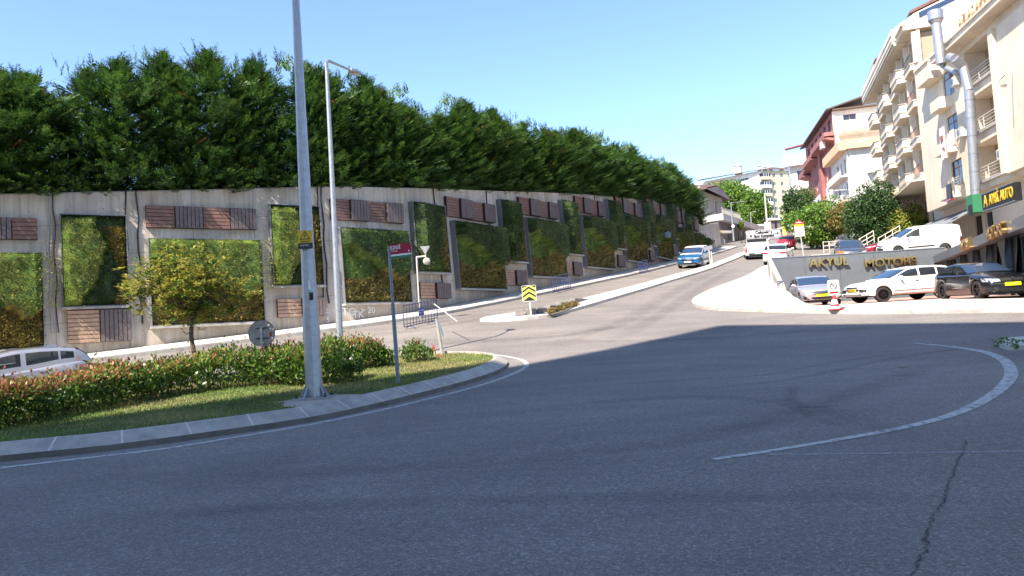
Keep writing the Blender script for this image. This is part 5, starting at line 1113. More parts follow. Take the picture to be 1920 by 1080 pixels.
# back of a round sign
yr = 19.6; c = P(490, 625, yr); zb = Hs(c.x, yr)+.2; o = root('round_road_sign', (c.x, yr, zb), 'grey back of a round road sign standing low in the rear hedge', 'road sign'); h = c.z-zb
m = MB(); m.cyl((0, .03, h), (0, .045, h), .33, n=36); d = m.build('sign_disc', 'steel', o); m = MB(); m.lathe([(.325, .025), (.34, .025), (.34, .05), (.325, .05)], (0, 0, 0), 'y', 36); m.tf(Matrix.Translation((0, 0, h))); m.build('rim', 'steelb', d)
m = MB(); m.cyl((0, 0, 0), (0, 0, h+.16), .03, n=10); m.build('pole', 'steel', o); m = MB(); m.bx(-.14, .16, -.02, .028, h+.12, h+.145); m.bx(-.14, .16, -.02, .028, h-.14, h-.115); m.build('bracket', 'dark', o)
m = MB(); m.bx(.2, .25, .02, .028, h-.08, h+.02); m.build('sticker', 'red', d)

# crowd barriers
def barrier(name, label, pl, pr, yl_, yr_, n, mat='blue', board=None, hgt=None):
    a = P(pl[0], pl[1], yl_); b_ = P(pr[0], pr[1], yr_); o = root(name, (a.x, a.y, Hs(a.x, a.y)), label, 'crowd barrier', 'blue crowd barriers along the wall')
    zl = Hs(a.x, a.y); h = hgt or 1.0; u = Vector((b_.x-a.x, b_.y-a.y, Hs(b_.x, b_.y)-zl)); nn = Vector((u.y, -u.x, 0)).normalized(); up = Vector((0, 0, 1))
    m = MB(); m.tube([tuple(up*.12), tuple(up*h), tuple(u+up*h), tuple(u+up*.12), tuple(up*.12)], .021, 8); m.tube([tuple(up*.22), tuple(u+up*.22)], .014, 6); m.build('frame', mat, o, smooth=True)
    for k in range(1, n):
        t = k/n; m = MB(); m.cyl(tuple(u*t+up*.13), tuple(u*t+up*h), .011 if yl_ < 40 else .017, n=6); m.build('bar', mat, o)
    for t in (.18, .82): m = MB(); m.tube([tuple(u*t-nn*.3), tuple(u*t-nn*.1+up*.1), tuple(u*t+nn*.1+up*.1), tuple(u*t+nn*.3)], .018, 6); m.build('foot', mat, o)
    if board:
        m = MB(); cc = u*.5+up*h*.62+nn*.03; w_ = .36; hh = .17; ud = u.normalized()
        m.prism([cc-ud*w_*.5-up*hh, cc+ud*w_*.5-up*hh, cc+ud*w_*.5+up*hh, cc-ud*w_*.5+up*hh], nn*.012); bo = m.build('board', 'blueboard', o)
        text('ÇEKMEKÖY', .075, 'white', bo, facemtx(cc+nn*.016+up*.05, ud, up), ext=.001); text('BELEDİYESİ', .062, 'white', bo, facemtx(cc+nn*.016-up*.05, ud, up), ext=.001)
    return o
barrier('crowd_barrier', 'dark blue crowd barrier standing at the kerb above the street name sign', (757, 601), (820, 592), 31.8, 33.6, 11, board=1)
barrier('crowd_barrier', 'blue crowd barrier on the wall pavement right of the chevron sign', (1037, 549), (1070, 543), 44.6, 47.0, 10, board=1)
b3 = barrier('crowd_barrier', 'folded blue crowd barrier on the far pavement left of the blue car', (1199, 513), (1215, 510), 56.2, 58.2, 8, board=1, hgt=.9)

# convex mirror and back of triangular sign on a post by the wall
yq = 34.2; b = P(787, 590, yq); zb = Hs(b.x, yq)+.13; t = P(779, 482, yq); o = root('mirror_post', (b.x, yq, zb), 'white post by the wall carrying a round mirror and the back of a triangular sign', 'sign post')
h = t.z-zb; m = MB(); m.tube([(0, 0, 0), (0, 0, h), (.42, 0, h+.01)], .032, 8); m.build('post', 'railing', o, smooth=True)
m = MB(); m.prism([(.18, -.02, h+.46), (.62, -.02, h+.46), (.40, -.02, h+.08)], (0, .015, 0)); m.build('triangular_sign', 'steel', o)
m = MB(); m.lathe([(0, .07), (.10, .05), (.15, .02), (.165, 0), (.155, -.03)], (0, 0, 0), 'y', 24); m.tf(Matrix.Translation((.44, -.03, h-.22)) @ Matrix.Rotation(math.pi, 4, 'Z')); m.build('round_mirror', 'kerb', o, smooth=True)
m = MB(); m.cyl((.42, .0, h-.35), (.40, 0, h+.35), .022, n=8); m.build('bracket', 'railing', o)
# second, thin mirror post far along
yq = 68; b = P(1240, 492, yq); zb = Hs(b.x, yq)+.1; o = root('mirror_post', (b.x, yq, zb), 'far thin post with cantilever mirror near the blue car', 'sign post'); h = zat(1236, 440, yq)-zb
m = MB(); m.tube([(0, 0, 0), (0, 0, h), (.9, 0, h+.02)], .035, 6); m.build('post', 'steelb', o); m = MB(); m.lathe([(0, .07), (.2, .04), (.3, 0), (.28, -.03)], (0, 0, 0), 'y', 20); m.tf(Matrix.Translation((.75, -.04, h-.05)) @ Matrix.Rotation(math.pi, 4, 'Z')); m.build('round_mirror', 'steelb', o, smooth=True)

# chevron sign
c = G(996, 592, .13); yc = c[1]; zb = Hs(*c)+.13; o = root('chevron_sign', (c[0], yc, zb), 'square black and lime yellow chevron board on a short post at the median nose', 'road sign')
zc = zat(994, 550, yc)-zb; s_ = .54; m = MB(); m.cyl((0, 0, 0), (-.03, 0, zc), .03, n=10); m.build('post', 'white', o)
m = MB(); hw_, hh_ = .30, .34; m.bx(-.03-hw_, -.03+hw_, -.05, -.035, zc-hh_, zc+hh_); bd = m.build('board', 'black', o)
for k in range(3):
    zb_ = zc-hh_+.06+k*.215; m = MB(); w2 = hw_-.015; th_ = .115
    for sd in (-1, 1): m.prism([(-.03, -.052, zb_+.15), (-.03+sd*w2, -.052, zb_-.035), (-.03+sd*w2, -.052, zb_-.035+th_), (-.03, -.052, min(zb_+.15+th_, zc+hh_-.01))][::sd], (0, -.004, 0))
    m.build('chevron', 'fluo', bd)
m = MB(); 
for a in ((-hw_, -hw_+.014, -hh_, hh_), (hw_-.014, hw_, -hh_, hh_), (-hw_, hw_, hh_-.014, hh_), (-hw_, hw_, -hh_, -hh_+.014)): m.bx(-.03+a[0], -.03+a[1], -.055, -.05, zc+a[2], zc+a[3])
m.build('border', 'white', bd)

# direction sign
yd = 38.0; b = P(1452, 571, yd); zb = Hs(b.x, yd)+.13; o = root('direction_sign', (b.x, yd, zb), 'white direction sign with black border and arrow reading Çekmeköy Spor Kompleksi', 'road sign')
pl_, pr_ = P(1401, 446, yd), P(1462, 431, yd); cz = (P(1401, 431, yd).z+P(1462, 447, yd).z)/2-zb; xl, xr = pl_.x-b.x, pr_.x-b.x; hh_ = .21
m = MB(); m.tube([(0, 0, 0), (-.05, 0, cz*.6), (-.12, 0, cz+hh_)], .04, 10); m.build('post', 'railing', o, smooth=True)
til = .0; m = MB(); m.bx(xl, xr, -.07, -.05, cz-hh_, cz+hh_); bd = m.build('board', 'signw', o)
m = MB(); e_ = .022
for a in ((xl+.02, xl+.02+e_, cz-hh_+.02, cz+hh_-.02), (xr-.02-e_, xr-.02, cz-hh_+.02, cz+hh_-.02), (xl+.02, xr-.02, cz+hh_-.02-e_, cz+hh_-.02), (xl+.02, xr-.02, cz-hh_+.02, cz-hh_+.02+e_)): m.bx(a[0], a[1], -.074, -.07, a[2], a[3])
m.build('border', 'black', bd)
text('Çekmeköy', .19, 'black', bd, stand(((xl+xr)/2, -.075, cz+.085)), bold=.011); text('Spor Kompleksi', .18, 'black', bd, stand(((xl+xr)/2-.0, -.075, cz-.09)), bold=.011, xs=.86)
m = MB(); ax0 = xr-.28; m.bx(ax0, ax0+.14, -.078, -.074, cz-.02, cz+.02); m.prism([(ax0+.11, -.074, cz-.09), (ax0+.2, -.074, cz), (ax0+.11, -.074, cz+.09)], (0, -.004, 0)); m.build('arrow', 'black', bd)
m = MB(); m.cyl((xl+.16, -.079, cz-.07), (xl+.16, -.074, cz-.07), .06, n=14); m.cyl((xl+.18, -.079, cz+.03), (xl+.18, -.074, cz+.03), .025, n=10); m.build('sport_symbol', 'black', bd)
# triangular warning + speed sign
yt_ = 58; b = P(1508, 484, yt_); zb = Hs(b.x, yt_); o = root('warning_sign', (b.x, yt_, zb), 'red bordered triangular warning sign above a white speed 20 board', 'road sign'); zt_ = zat(1503, 412, yt_)-zb
m = MB(); m.cyl((0, 0, -.1), (-.2, 0, zt_), .035, n=8); m.build('post', 'railing', o)
zl_ = zat(1504, 443, yt_)-zb; m = MB(); m.bx(-.56, .16, -.06, -.04, zl_, zl_+.92); bd = m.build('speed_board', 'white', o)
m = MB(); m.bx(-.56, .16, -.066, -.06, zl_+.74, zl_+.92); m.build('top_band', 'yellow', bd)
m = MB(); m.lathe([(.19, 0), (.24, 0), (.24, -.006), (.19, -.006)], (0, 0, 0), 'y', 24); m.tf(Matrix.Translation((-.2, -.062, zl_+.28))); m.build('speed_ring', 'red', bd); text('20', .26, 'black', bd, stand((-.2, -.064, zl_+.28)))
m = MB(); m.prism([(-.62, -.07, zl_+.93), (.22, -.07, zl_+.93), (-.2, -.07, zt_+.05)], (0, .012, 0)); tb = m.build('triangle_border', 'red', o); m = MB(); m.prism([(-.46, -.075, zl_+1.02), (.06, -.075, zl_+1.02), (-.2, -.075, zt_-.13)], (0, .006, 0)); m.build('triangle_face', 'white', tb)
m = MB(); 
for dx in (-.28, -.14): m.bx(dx-.02, dx+.02, -.08, -.076, zl_+1.06, zl_+1.17); m.cyl((dx, -.08, zl_+1.2), (dx, -.076, zl_+1.2), .025, n=8)
m.build('symbol', 'black', tb)
# small round-ish sign beyond
q = P(1487, 430, 92); o = root('small_sign', (q.x, 92, Hs(q.x, 92)), 'small white sign with red rim left of the triangular warning sign', 'road sign'); hz = q.z-Hs(q.x, 92); m = MB(); m.cyl((0, 0, 0), (0, 0, hz), .04, n=6); m.build('post', 'railing', o); m = MB(); m.bx(-.3, .3, -.06, -.04, hz-.2, hz+.2); m.build('board', 'white', o); m = MB(); m.prism([(-.2, -.065, hz-.02), (.05, -.065, hz+.12), (.05, -.065, hz-.12)], (0, .004, 0)); m.build('arrow', 'red', o)

# cone base with no parking board
c = G(1566, 581, .135); zb = Hs(*c)+.135; o = root('no_parking_stand', (c[0], c[1], zb), 'red and white cone carrying a white no parking board on the pavement', 'traffic cone')
m = MB(); m.bx(-.24, .24, -.24, .24, 0, .04); m.build('base', 'red', o)
for i in range(6):
    z_a, z_b = .04+i*.085, .04+(i+1)*.085; m = MB(); m.cyl((0, 0, z_a), (0, 0, z_b), .17-.12*i/6, .17-.12*(i+1)/6, 18); m.build('cone_band', 'red' if i in (1, 4, 5) else 'white', o, smooth=True)
zz = .54; m = MB(); R_ = .06; pts = []
for (cx_, cz_, a0) in ((.15, zz+.06, -90), (.15, zz+.5, 0), (-.15, zz+.5, 90), (-.15, zz+.06, 180)):
    for k in range(4): a = rad(a0+k*30); pts.append((cx_+R_*math.cos(a), -.03, cz_+R_*math.sin(a)))
m.prism(pts, (0, .02, 0)); bd = m.build('board', 'white', o)
m = MB(); m.lathe([(.10, 0), (.13, 0), (.13, -.005), (.10, -.005)], (0, 0, 0), 'y', 20); m.tf(Matrix.Translation((0, -.03, zz+.34))); m.build('ring', 'black', bd); text('P', .17, 'black', bd, stand((0, -.034, zz+.34))); m = MB(); m.bx(-.11, .11, -.037, -.033, -.012, .012); m.tf(Matrix.Translation((0, 0, zz+.34)) @ Matrix.Rotation(rad(45), 4, 'Y')); m.build('slash', 'black', bd)
text('PARK YAPILMAZ', .042, 'black', bd, stand((0, -.034, zz+.51))); m = MB(); m.bx(-.15, .15, -.034, -.03, zz+.06, zz+.14); m.build('red_panel', 'tail', bd)
# grey rail bent in the wall corner
q = P(1456, 566, 37.6); o = root('bent_rail', (q.x, 37.6, Hs(q.x, 37.6)+.12), 'low bent grey rail left of the silver sedan', 'rail'); m = MB(); m.tube([(0, -.3, 0), (0, -.3, .25), (.45, .3, .42), (.5, .4, .2)], .018, 6); m.build('rail', 'steelb', o)
# board standing beside the road by the blue car
q = G(1334, 500); o = root('roadside_board', (q[0], q[1], Hs(*q)+.1), 'pale tilted board on two posts right of the blue car', 'road sign')
m = MB(); m.cyl((-.06, 0, 0), (-.09, 0, 1.25), .04, n=8); m.cyl((.10, .1, 0), (.1, .1, 1.2), .04, n=8); m.build('post', 'railing', o); m = MB(); m.bx(-.25, .45, -.04, 0, 1.2, 1.5); m.tf(Matrix.Rotation(rad(-12), 4, 'Y')); m.build('board', 'steel', o)
# orange roadside box, pale rubble and yellow flag behind the wall
q = P(1577, 482, 52); o = root('orange_box', (q.x, 52, Hs(q.x, 52)), 'upright orange plastic box by the top of the lettered wall', 'box'); m = MB(); m.bx(-.16, .16, -.12, .12, 0, .6); m.build('box', 'orange', o, bev=.02); m = MB(); m.bx(-.18, .18, -.14, .14, .6, .65); m.build('lid', 'orange', o, bev=.01)
for k, (px, py, Y, c_, lab) in enumerate(((1535, 474, 60, 'cream', 'low cream planter block among the trees left of the orange box'), (1556, 476, 57, 'brick', 'small brick block beside the orange box'), (1522, 478, 58, 'white', 'low white block near the speed sign post'))):
    q = P(px, py, Y); o = root('planter_block', (q.x, Y, Hs(q.x, Y)), lab, 'planter', rz=.3*k); m = MB(); m.bx(-.8, .8, -.25, .25, 0, .38); m.build('block', c_, o, bev=.04); m = MB(); m.bx(-.7, .7, -.18, .18, .38, .41); m.build('soil', 'soil', o)
q = P(1470, 448, 96); o = root('yellow_flag', (q.x, 96, Hs(q.x, 96)), 'tall narrow yellow feather flag beside the red car', 'flag'); m = MB(); m.cyl((0, 0, 0), (-.2, 0, 3.0), .03, n=6); m.build('pole', 'railing', o); m = MB(); m.prism([(0, -.02, .5), (.35, -.02, .6), (.3, -.02, 1.9), (-.1, -.02, 2.9), (-.18, -.02, 2.6)], (0, .02, 0)); m.build('flag_cloth', 'fluo', o)
# steel service pole far right of minibus
q = P(1440, 440, 108); o = root('lattice_pole', (q.x, 108, q.z-1.2), 'tall thin concrete utility pole behind the direction sign', 'utility pole'); m = MB(); m.cyl((0, 0, 0), (0, 0, 7), .16, .09, 8); m.bx(-.4, .5, -.12, .1, 1.6, 3.0) ; m.build('pole', 'railing', o)
q = P(1585, 350, 88); o = root('utility_pole', (q.x, 88, Hs(q.x, 88)), 'lattice utility pole with arms in front of the red and white houses', 'utility pole'); hz = q.z-Hs(q.x, 88); m = MB()
for sx in (-.2, .2):
    for sy in (-.2, .2): m.cyl((sx, sy, 0), (sx*.6, sy*.6, hz+.3), .03, n=4)
for k in range(12): a = hz*k/12; b_ = hz*(k+1)/12; m.cyl((-.2, -.2, a), (.2, -.2, b_), .02, n=4)
m.build('lattice', 'steelb', o); m = MB(); m.bx(-1.3, 1.3, -.05, .05, hz-.4, hz-.3); m.bx(-.9, .9, -.05, .05, hz-1.1, hz-1.0); m.build('cross_arm', 'railing', o)
# railings and stair rails under the trees
for k, (px, py, Y, w_, lab) in enumerate(((1560, 457, 70, 1.6, 'short white railing between the trees behind the grey sedan'), (1620, 458, 66, 1.8, 'sloping white stair railing right of the cedar trunk'), (1668, 450, 62, 1.8, 'sloping white stair railing above the maroon car'))):
    q = P(px, py, Y); o = root('railing', (q.x, Y, q.z-.5), lab, 'railing', 'white railings under the trees'); sl_ = 0 if k == 0 else .9; m = MB()
    for z_ in (.0, .35, .7): m.cyl((-w_/2, 0, z_), (w_/2, 0, z_+sl_), .035, n=5)
    for t in (0, .33, .66, 1): m.cyl((-w_/2+w_*t, 0, -.3+sl_*t), (-w_/2+w_*t, 0, .75+sl_*t), .04, n=5)
    m.build('rails', 'railing', o)
# ================================================================ buildings
class Fac:
    """facade frame: origin o (x, y) at z0, u runs along the facade, n points out to the viewer's side; local coords (u, out, z)"""
    def __init__(s, a, b, z0, parent, side=None):
        s.o = Vector((a[0], a[1], z0)); d = Vector((b[0]-a[0], b[1]-a[1], 0)); s.W = d.length; s.u = d.normalized(); s.n = Vector((s.u.y, -s.u.x, 0)); s.par = parent
        if side == 'flip': s.n = -s.n
        s.m = Matrix((s.u, s.n, Vector((0, 0, 1)))).transposed().to_4x4(); s.m.translation = s.o; s.flip = s.u.cross(s.n).z < 0
    def put(s, mb, name, mat, parent=None, bev=0):
        mb.tf(s.m)
        if s.flip: mb.f = [f[::-1] for f in mb.f]
        return mb.build(name, mat, parent or s.par, world=True, bev=bev)
    def text(s, body, size, mat, u, out, z, parent=None, ext=.04, **k):
        par = parent or s.par; inv = (Matrix.Translation(par.location) @ par.rotation_euler.to_matrix().to_4x4()).inverted()
        return text(body, size, mat, par, inv @ facemtx(s.m @ Vector((u, out, z)), s.u, (0, 0, 1)), ext=ext, **k)
    def wall(s, u0, u1, z0, z1, holes, mat, name='wall', th=.25, out=0., parent=None):
        """wall with rectangular holes (u0,u1,z0,z1), real thickness"""
        us = sorted({u0, u1}|{h[i] for h in holes for i in (0, 1)}); zs = sorted({z0, z1}|{h[i] for h in holes for i in (2, 3)}); mb = MB()
        us = [u for u in us if u0 <= u <= u1]; zs = [z for z in zs if z0 <= z <= z1]
        solid = lambda i, j: 0 <= i < len(us)-1 and 0 <= j < len(zs)-1 and not any(h[0]-1e-6 < (us[i]+us[i+1])/2 < h[1] and h[2] < (zs[j]+zs[j+1])/2 < h[3] for h in holes)
        for i in range(len(us)-1):
            for j in range(len(zs)-1):
                if not solid(i, j): continue
                a, b, c, d = us[i], us[i+1], zs[j], zs[j+1]; o1, o0 = out, out-th
                mb.add([(a, o1, c), (b, o1, c), (b, o1, d), (a, o1, d)], [(0, 1, 2, 3)]); mb.add([(a, o0, c), (b, o0, c), (b, o0, d), (a, o0, d)], [(3, 2, 1, 0)])
                for (di, dj, q) in ((-1, 0, [(a, o1, c), (a, o1, d), (a, o0, d), (a, o0, c)]), (1, 0, [(b, o1, d), (b, o1, c), (b, o0, c), (b, o0, d)]), (0, -1, [(b, o1, c), (a, o1, c), (a, o0, c), (b, o0, c)]), (0, 1, [(a, o1, d), (b, o1, d), (b, o0, d), (a, o0, d)])):
                    if not solid(i+di, j+dj): mb.add(q, [(0, 1, 2, 3)])
        return s.put(mb, name, mat, parent)
    def window(s, h, out=-.12, frame='doorbrown', glass='glass', div=1, tr=0, sill=None, curtain=None, parent=None, name='window'):
        a, b, c, d = h; f = .06; mb = MB()
        mb.bx(a, a+f, out-.05, out, c, d); mb.bx(b-f, b, out-.05, out, c, d); mb.bx(a+f, b-f, out-.05, out, c, c+f); mb.bx(a+f, b-f, out-.05, out, d-f, d)
        for k in range(1, div+1 if div > 1 else 1):
            if k < div: x = a+(b-a)*k/div; mb.bx(x-.03, x+.03, out-.05, out+.002, c+f, d-f)
        if tr: mb.bx(a+f, b-f, out-.05, out+.001, d-tr-.03, d-tr+.03)
        w_ = s.put(mb, name, frame, parent); p_ = MB(); p_.bx(a+.05, b-.05, out-.04, out-.025, c+.05, d-.05); s.put(p_, 'pane', glass, w_) if False else s._child(p_, 'pane', glass, w_)
        if curtain: q = MB(); q.bx(a+.07, (a+b)/2+.1, out-.022, out-.02, c+.07, d-.07); s._child(q, 'curtain', curtain, w_)
        if sill: q = MB(); q.bx(a-.08, b+.08, out+.0, .07, c-.07, c-.003); s._child(q, 'sill', sill, w_)
        return w_
    def _child(s, mb, name, mat, par):
        mb.tf(s.m)
        if s.flip: mb.f = [f[::-1] for f in mb.f]
        # parent is itself a child with identity transform under s.par, so use the same inverse
        base = s.par; inv = (Matrix.Translation(base.location) @ base.rotation_euler.to_matrix().to_4x4()).inverted(); mb.tf(inv); return mb.build(name, mat, par)
    def rail(s, a, b, out, z, h=.9, mat='railing', n=None, horiz=False, parent=None, name='railing'):
        mb = MB(); L = b-a; mb.bx(a, b, out-.02, out+.02, z+h-.04, z+h); mb.bx(a, b, out-.015, out+.015, z+.06, z+.09)
        if horiz:
            for k in range(1, 4): mb.bx(a, b, out-.012, out+.012, z+h*k/4, z+h*k/4+.025)
            for k in range(3): x = a+.02+(L-.04)*k/2; mb.bx(x-.02, x+.02, out-.022, out+.022, z, z+h-.04)
        else:
            n = n or max(3, int(L/.16))
            for k in range(n+1): x = a+.01+(L-.02)*k/n; mb.bx(x-.01, x+.01, out-.01, out+.01, z+.05, z+h-.04)
        return s.put(mb, name, mat, parent)
def block(parent, pts, z0, z1, mat, name='walls', inset=0):
    mb = MB(); mb.prism([(x, y, z0) for x, y in pts], (0, 0, z1-z0)); return mb.build(name, mat, parent, world=True)

TZ = 5.12
# ---- A: nearest apartment block (cream, recessed loggias, shop sign); facade runs from far-left to near-right
A0, A1 = (31.75, 58.2), (28.0, 36.5)
oA = root('apartment_building', (A0[0], A0[1], TZ), 'nearest cream apartment building at the right edge, with recessed loggias and a steel flue', 'building')
fa = Fac(A0, A1, TZ, oA); W = fa.W
def ua(px, py=300):
    r = ray(px, py)[0]; # intersection with facade line
    t = (r*A0[1]-A0[0])/((A1[0]-A0[0])-r*(A1[1]-A0[1])); return t*W
def za(px, py):
    t = ua(px, py)/W; Y = A0[1]+(A1[1]-A0[1])*t; return zat(px, py, Y)-TZ
u_l = ua(1822, 260); u_r = ua(1876, 240); ZT = za(1885, 0)
fl = [3.95+3.1*k for k in range(4)]          # floor levels above the terrace
holes = []
for k in range(3): holes.append((u_l, u_r, fl[k]+.28, fl[k]+2.65))
wl_, wr_ = ua(1772, 200), ua(1793, 200)
lw = [(wl_, wr_, fl[k]+.75, fl[k]+2.45) for k in range(3)]
dw = (ua(1800, 150), ua(1808, 150))
top_z = 13.2
uB = ua(1798, 300)
fa.wall(0, W, fl[0], top_z, holes+lw, 'cream', out=0.0)
# ground floor (shops), set back
gh = [(ua(1792, 400), ua(1806, 400), .0, 2.5), (ua(1812, 400), ua(1826, 400), 0., 2.5), (ua(1885, 390), ua(1906, 390), .9, 2.9)]
fa.wall(-.0, W, 0, fl[0]-.25, gh, 'cream2', 'ground_floor_wall', out=-1.1)
for h in gh: fa.window(h, -1.25, 'shutterc', 'glass', 2)
q = MB(); q.bx(0, W, -1.35, .0, fl[0]-.25, fl[0]-.002); fa.put(q, 'overhang', 'cream')
bk = MB(); bk.bx(-.3, W+2, -14, -1.36, 0, top_z+.3); fa.put(bk, 'core', 'cream2')
for h in holes:
    fa.wall(h[0]-.05, h[1]+.3, h[2]-.3, h[3]+.1, [(h[0]+.55*(h[1]-h[0]), h[1]-.15, h[2]+.02, h[3]-.35)], 'tan', 'loggia_back', out=-1.3, th=.05)  # back wall takes the tan with recess shade painted in
    d = fa.window((h[0]+.55*(h[1]-h[0]), h[1]-.15, h[2]+.02, h[3]-.35), -1.33, 'doorbrown', 'glass', 3, curtain='curtainw', name='balcony_door')
    for x0_, x1_ in ((h[0]-.1, h[0]-.002), (h[1]+.002, h[1]+.1)): q = MB(); q.bx(x0_, x1_, -1.34, -.25, h[2]-.1, h[3]+.1); fa.put(q, 'loggia_side', 'cream')
    for zz_ in ((h[2]-.18, h[2]-.003), (h[3]+.003, h[3]+.15)): q = MB(); q.bx(h[0]-.1, h[1]+.1, -1.34, -.26, *zz_); fa.put(q, 'loggia_slab', 'cream')
    fa.rail(h[0]+.03, h[1]-.03, .03, h[2], .85, 'railing', horiz=True)
    q = MB(); q.bx(h[0]-.1, h[1]+.12, -.2, .16, h[2]-.16, h[2]-.01); fa.put(q, 'ledge', 'kerb')
# curved pattern and plants on the middle loggia
for k, h in enumerate(lw):
    fa.window(h, -.1, 'doorbrown', 'glassb' if k else 'glass', 2, tr=.5, sill='kerb', curtain='curtain' if k else None)
    if k < 2: fa.rail(h[0], h[1]+.2, .25, h[2]-.25, .7, 'railing', horiz=True)
for k in (0, 1, 2):
    z_ = fl[k+1]-.18 if k < 2 else None
    if z_: q = MB(); q.bx(u_r+.7, W, .002, .2, z_, z_+.32); fa.put(q, 'string_course', 'cream')
# slightly proud right-hand bay
q = MB(); q.bx(u_r+.75, u_r+1.3, .002, .55, fl[0]+.0, top_z-.7); fa.put(q, 'pilaster', 'cream')
q = MB(); q.bx(u_r+1.3, W, .002, .3, fl[0], top_z-.7); fa.put(q, 'bay_wall', 'cream')
# projecting bay left of the flue
for k in range(3):
    q = MB(); q.prism([(wl_-.9, .0, fl[k]-.12), (wl_-.5, .8, fl[k]-.12), (uB-.3, .8, fl[k]-.12), (uB, .0, fl[k]-.12)], (0, 0, .75)); fa.put(q, 'bay_parapet', 'cream')
# cornice with the building's name
q = MB(); q.bx(ua(1772, 110), W, -1.0, .95, top_z-.02, top_z+.18); q.bx(ua(1772, 110), W, .55, .95, top_z+.18, ZT-.15); q.bx(ua(1772, 110)-.05, W, .45, 1.05, ZT-.15, ZT); fa.put(q, 'cornice', 'cream')
q = MB(); q.bx(ua(1738, 110), ua(1765, 110), -.3, .9, top_z-.75, top_z+.45); q.bx(ua(1738, 110)-.05, ua(1765, 110)+.05, -.3, 1.0, top_z+.45, top_z+.6); fa.put(q, 'cornice', 'cream')
fa.text('ATLAS APT.', .8, 'orangetrim', ua(1860, 50), .96, top_z+.85, ext=.07, align='CENTER')
q = MB(); q.prism([(-1, -1.4, ZT-.3), (W+2, -1.4, ZT-.3), (W+2, -7, ZT+3.0), (-1, -7, ZT+3.0)], (0, -.1, .2)); q.prism([(-1, -7, ZT+3.), (W+2, -7, ZT+3.), (W+2, -13, ZT-.3), (-1, -13, ZT-.3)], (0, .1, .2)); fa.put(q, 'roof', 'roofred')
q = MB(); q.prism([(W*.45, -1.6, ZT-.2), (W*.45, -6, ZT+2.2), (W*.45, -6, ZT-.2)], (.2, 0, 0)); fa.put(q, 'gable', 'cream2')
# dormer
q = MB(); q.lathe([(1.25, 0), (1.25, 1.6)], (0, 0, 0), 'y', 20); q.tf(Matrix.Translation((ua(1862, 40), -2.2, ZT+.4))); fa.put(q, 'dormer', 'roofred')
for k, (x, z) in enumerate(((wr_+.9, fl[1]+.5), (u_r+.35, fl[0]+1.0), (wr_+.7, fl[2]+.9))):
    q = MB(); q.bx(x-.4, x+.4, .02, .36, z, z+.6); a_ = fa.put(q, 'air_conditioner', 'railing'); q = MB(); q.lathe([(.22, .365), (.0, .365)], (0, 0, 0), 'y', 16); q.tf(Matrix.Translation((x-.1, 0, z+.3))); fa._child(q, 'fan_grille', 'steelb', a_)
# wires
q = MB(); q.tube([(W*.62, .35, 9.3), (W*.7, .5, 9.35)], .03, 5); q.tube([(W*.72, .35, 9.3), (W*.70, .36, 6.3)], .012, 4); fa.put(q, 'cable', 'steelb')
# AYBI AUTO sign board
def pf(px, py, out):
    o_ = fa.m @ Vector((0, out, 0)); o2_ = fa.m @ Vector((W, out, 0)); r = ray(px, py)[0]; t = (r*o_.y-o_.x)/((o2_.x-o_.x)-r*(o2_.y-o_.y)); Y = o_.y+(o2_.y-o_.y)*t
    return Vector((t*W, out, zat(px, py, Y)-TZ))
_a, _b = pf(1841, 379, 1.5), pf(1901, 361, 1.5); ul, ur = _a.x, _b.x; zc = (_a.z+_b.z)/2
oS = root('shop_sign', tuple(fa.m @ Vector((ul, .6, zc))), 'black shop sign with gold letters reading AYBİ AUTO under the loggias', 'shop sign'); oS.rotation_euler = (0, 0, 0)
fs = Fac(A0, A1, TZ, oS)
q = MB(); q.bx(ul, ur, 1.1, 1.5, zc-.5, zc+.5); fs.put(q, 'sign_box', 'claddingd'); q = MB(); q.bx(ul-.02, ur+.02, 1.5, 1.52, zc-.52, zc-.47); q.bx(ul-.02, ur+.02, 1.5, 1.52, zc+.47, zc+.52); fs.put(q, 'trim', 'steelb')
fs.text('AYBİ AUTO', .82, 'yellow', (ul+ur)/2+.45, 1.51, zc, ext=.02, xs=.68, bold=.012); fs.text('A', 1.0, 'yellow', ul+.5, 1.51, zc, ext=.02, xs=.75)
q = MB(); q.bx(ur+.2, W, .3, .7, zc-.3, zc+.45); fa.put(q, 'dark_fascia', 'claddingd')
# dark car silhouette emblem panel
# awning
aw0, aw1 = ua(1735, 415), ua(1822, 390); zz_ = za(1810, 380)
oW = root('awning', tuple(fa.m @ Vector((aw0, 0, 2.5))), 'long grey fabric awning sloping under the beige balconies behind the white van', 'awning'); fw_ = Fac(A0, A1, TZ, oW)
za1 = za(1815, 392); q = MB(); q.prism([(aw0-7, -.9, za1+.25), (aw1, -.9, za1+.25), (aw1, 1.3, za1-.85), (aw0-7, 1.3, za1-.85)], (0, 0, .05)); q.bx(aw0-7, aw1, 1.28, 1.32, za1-1.1, za1-.85); fw_.put(q, 'canopy', 'awning')
for x in (aw0-5, aw0, aw1-.3): q = MB(); q.tube([(x, 1.25, za1-.9), (x, 1.2, 0)], .04, 6); fw_.put(q, 'post', 'railing')

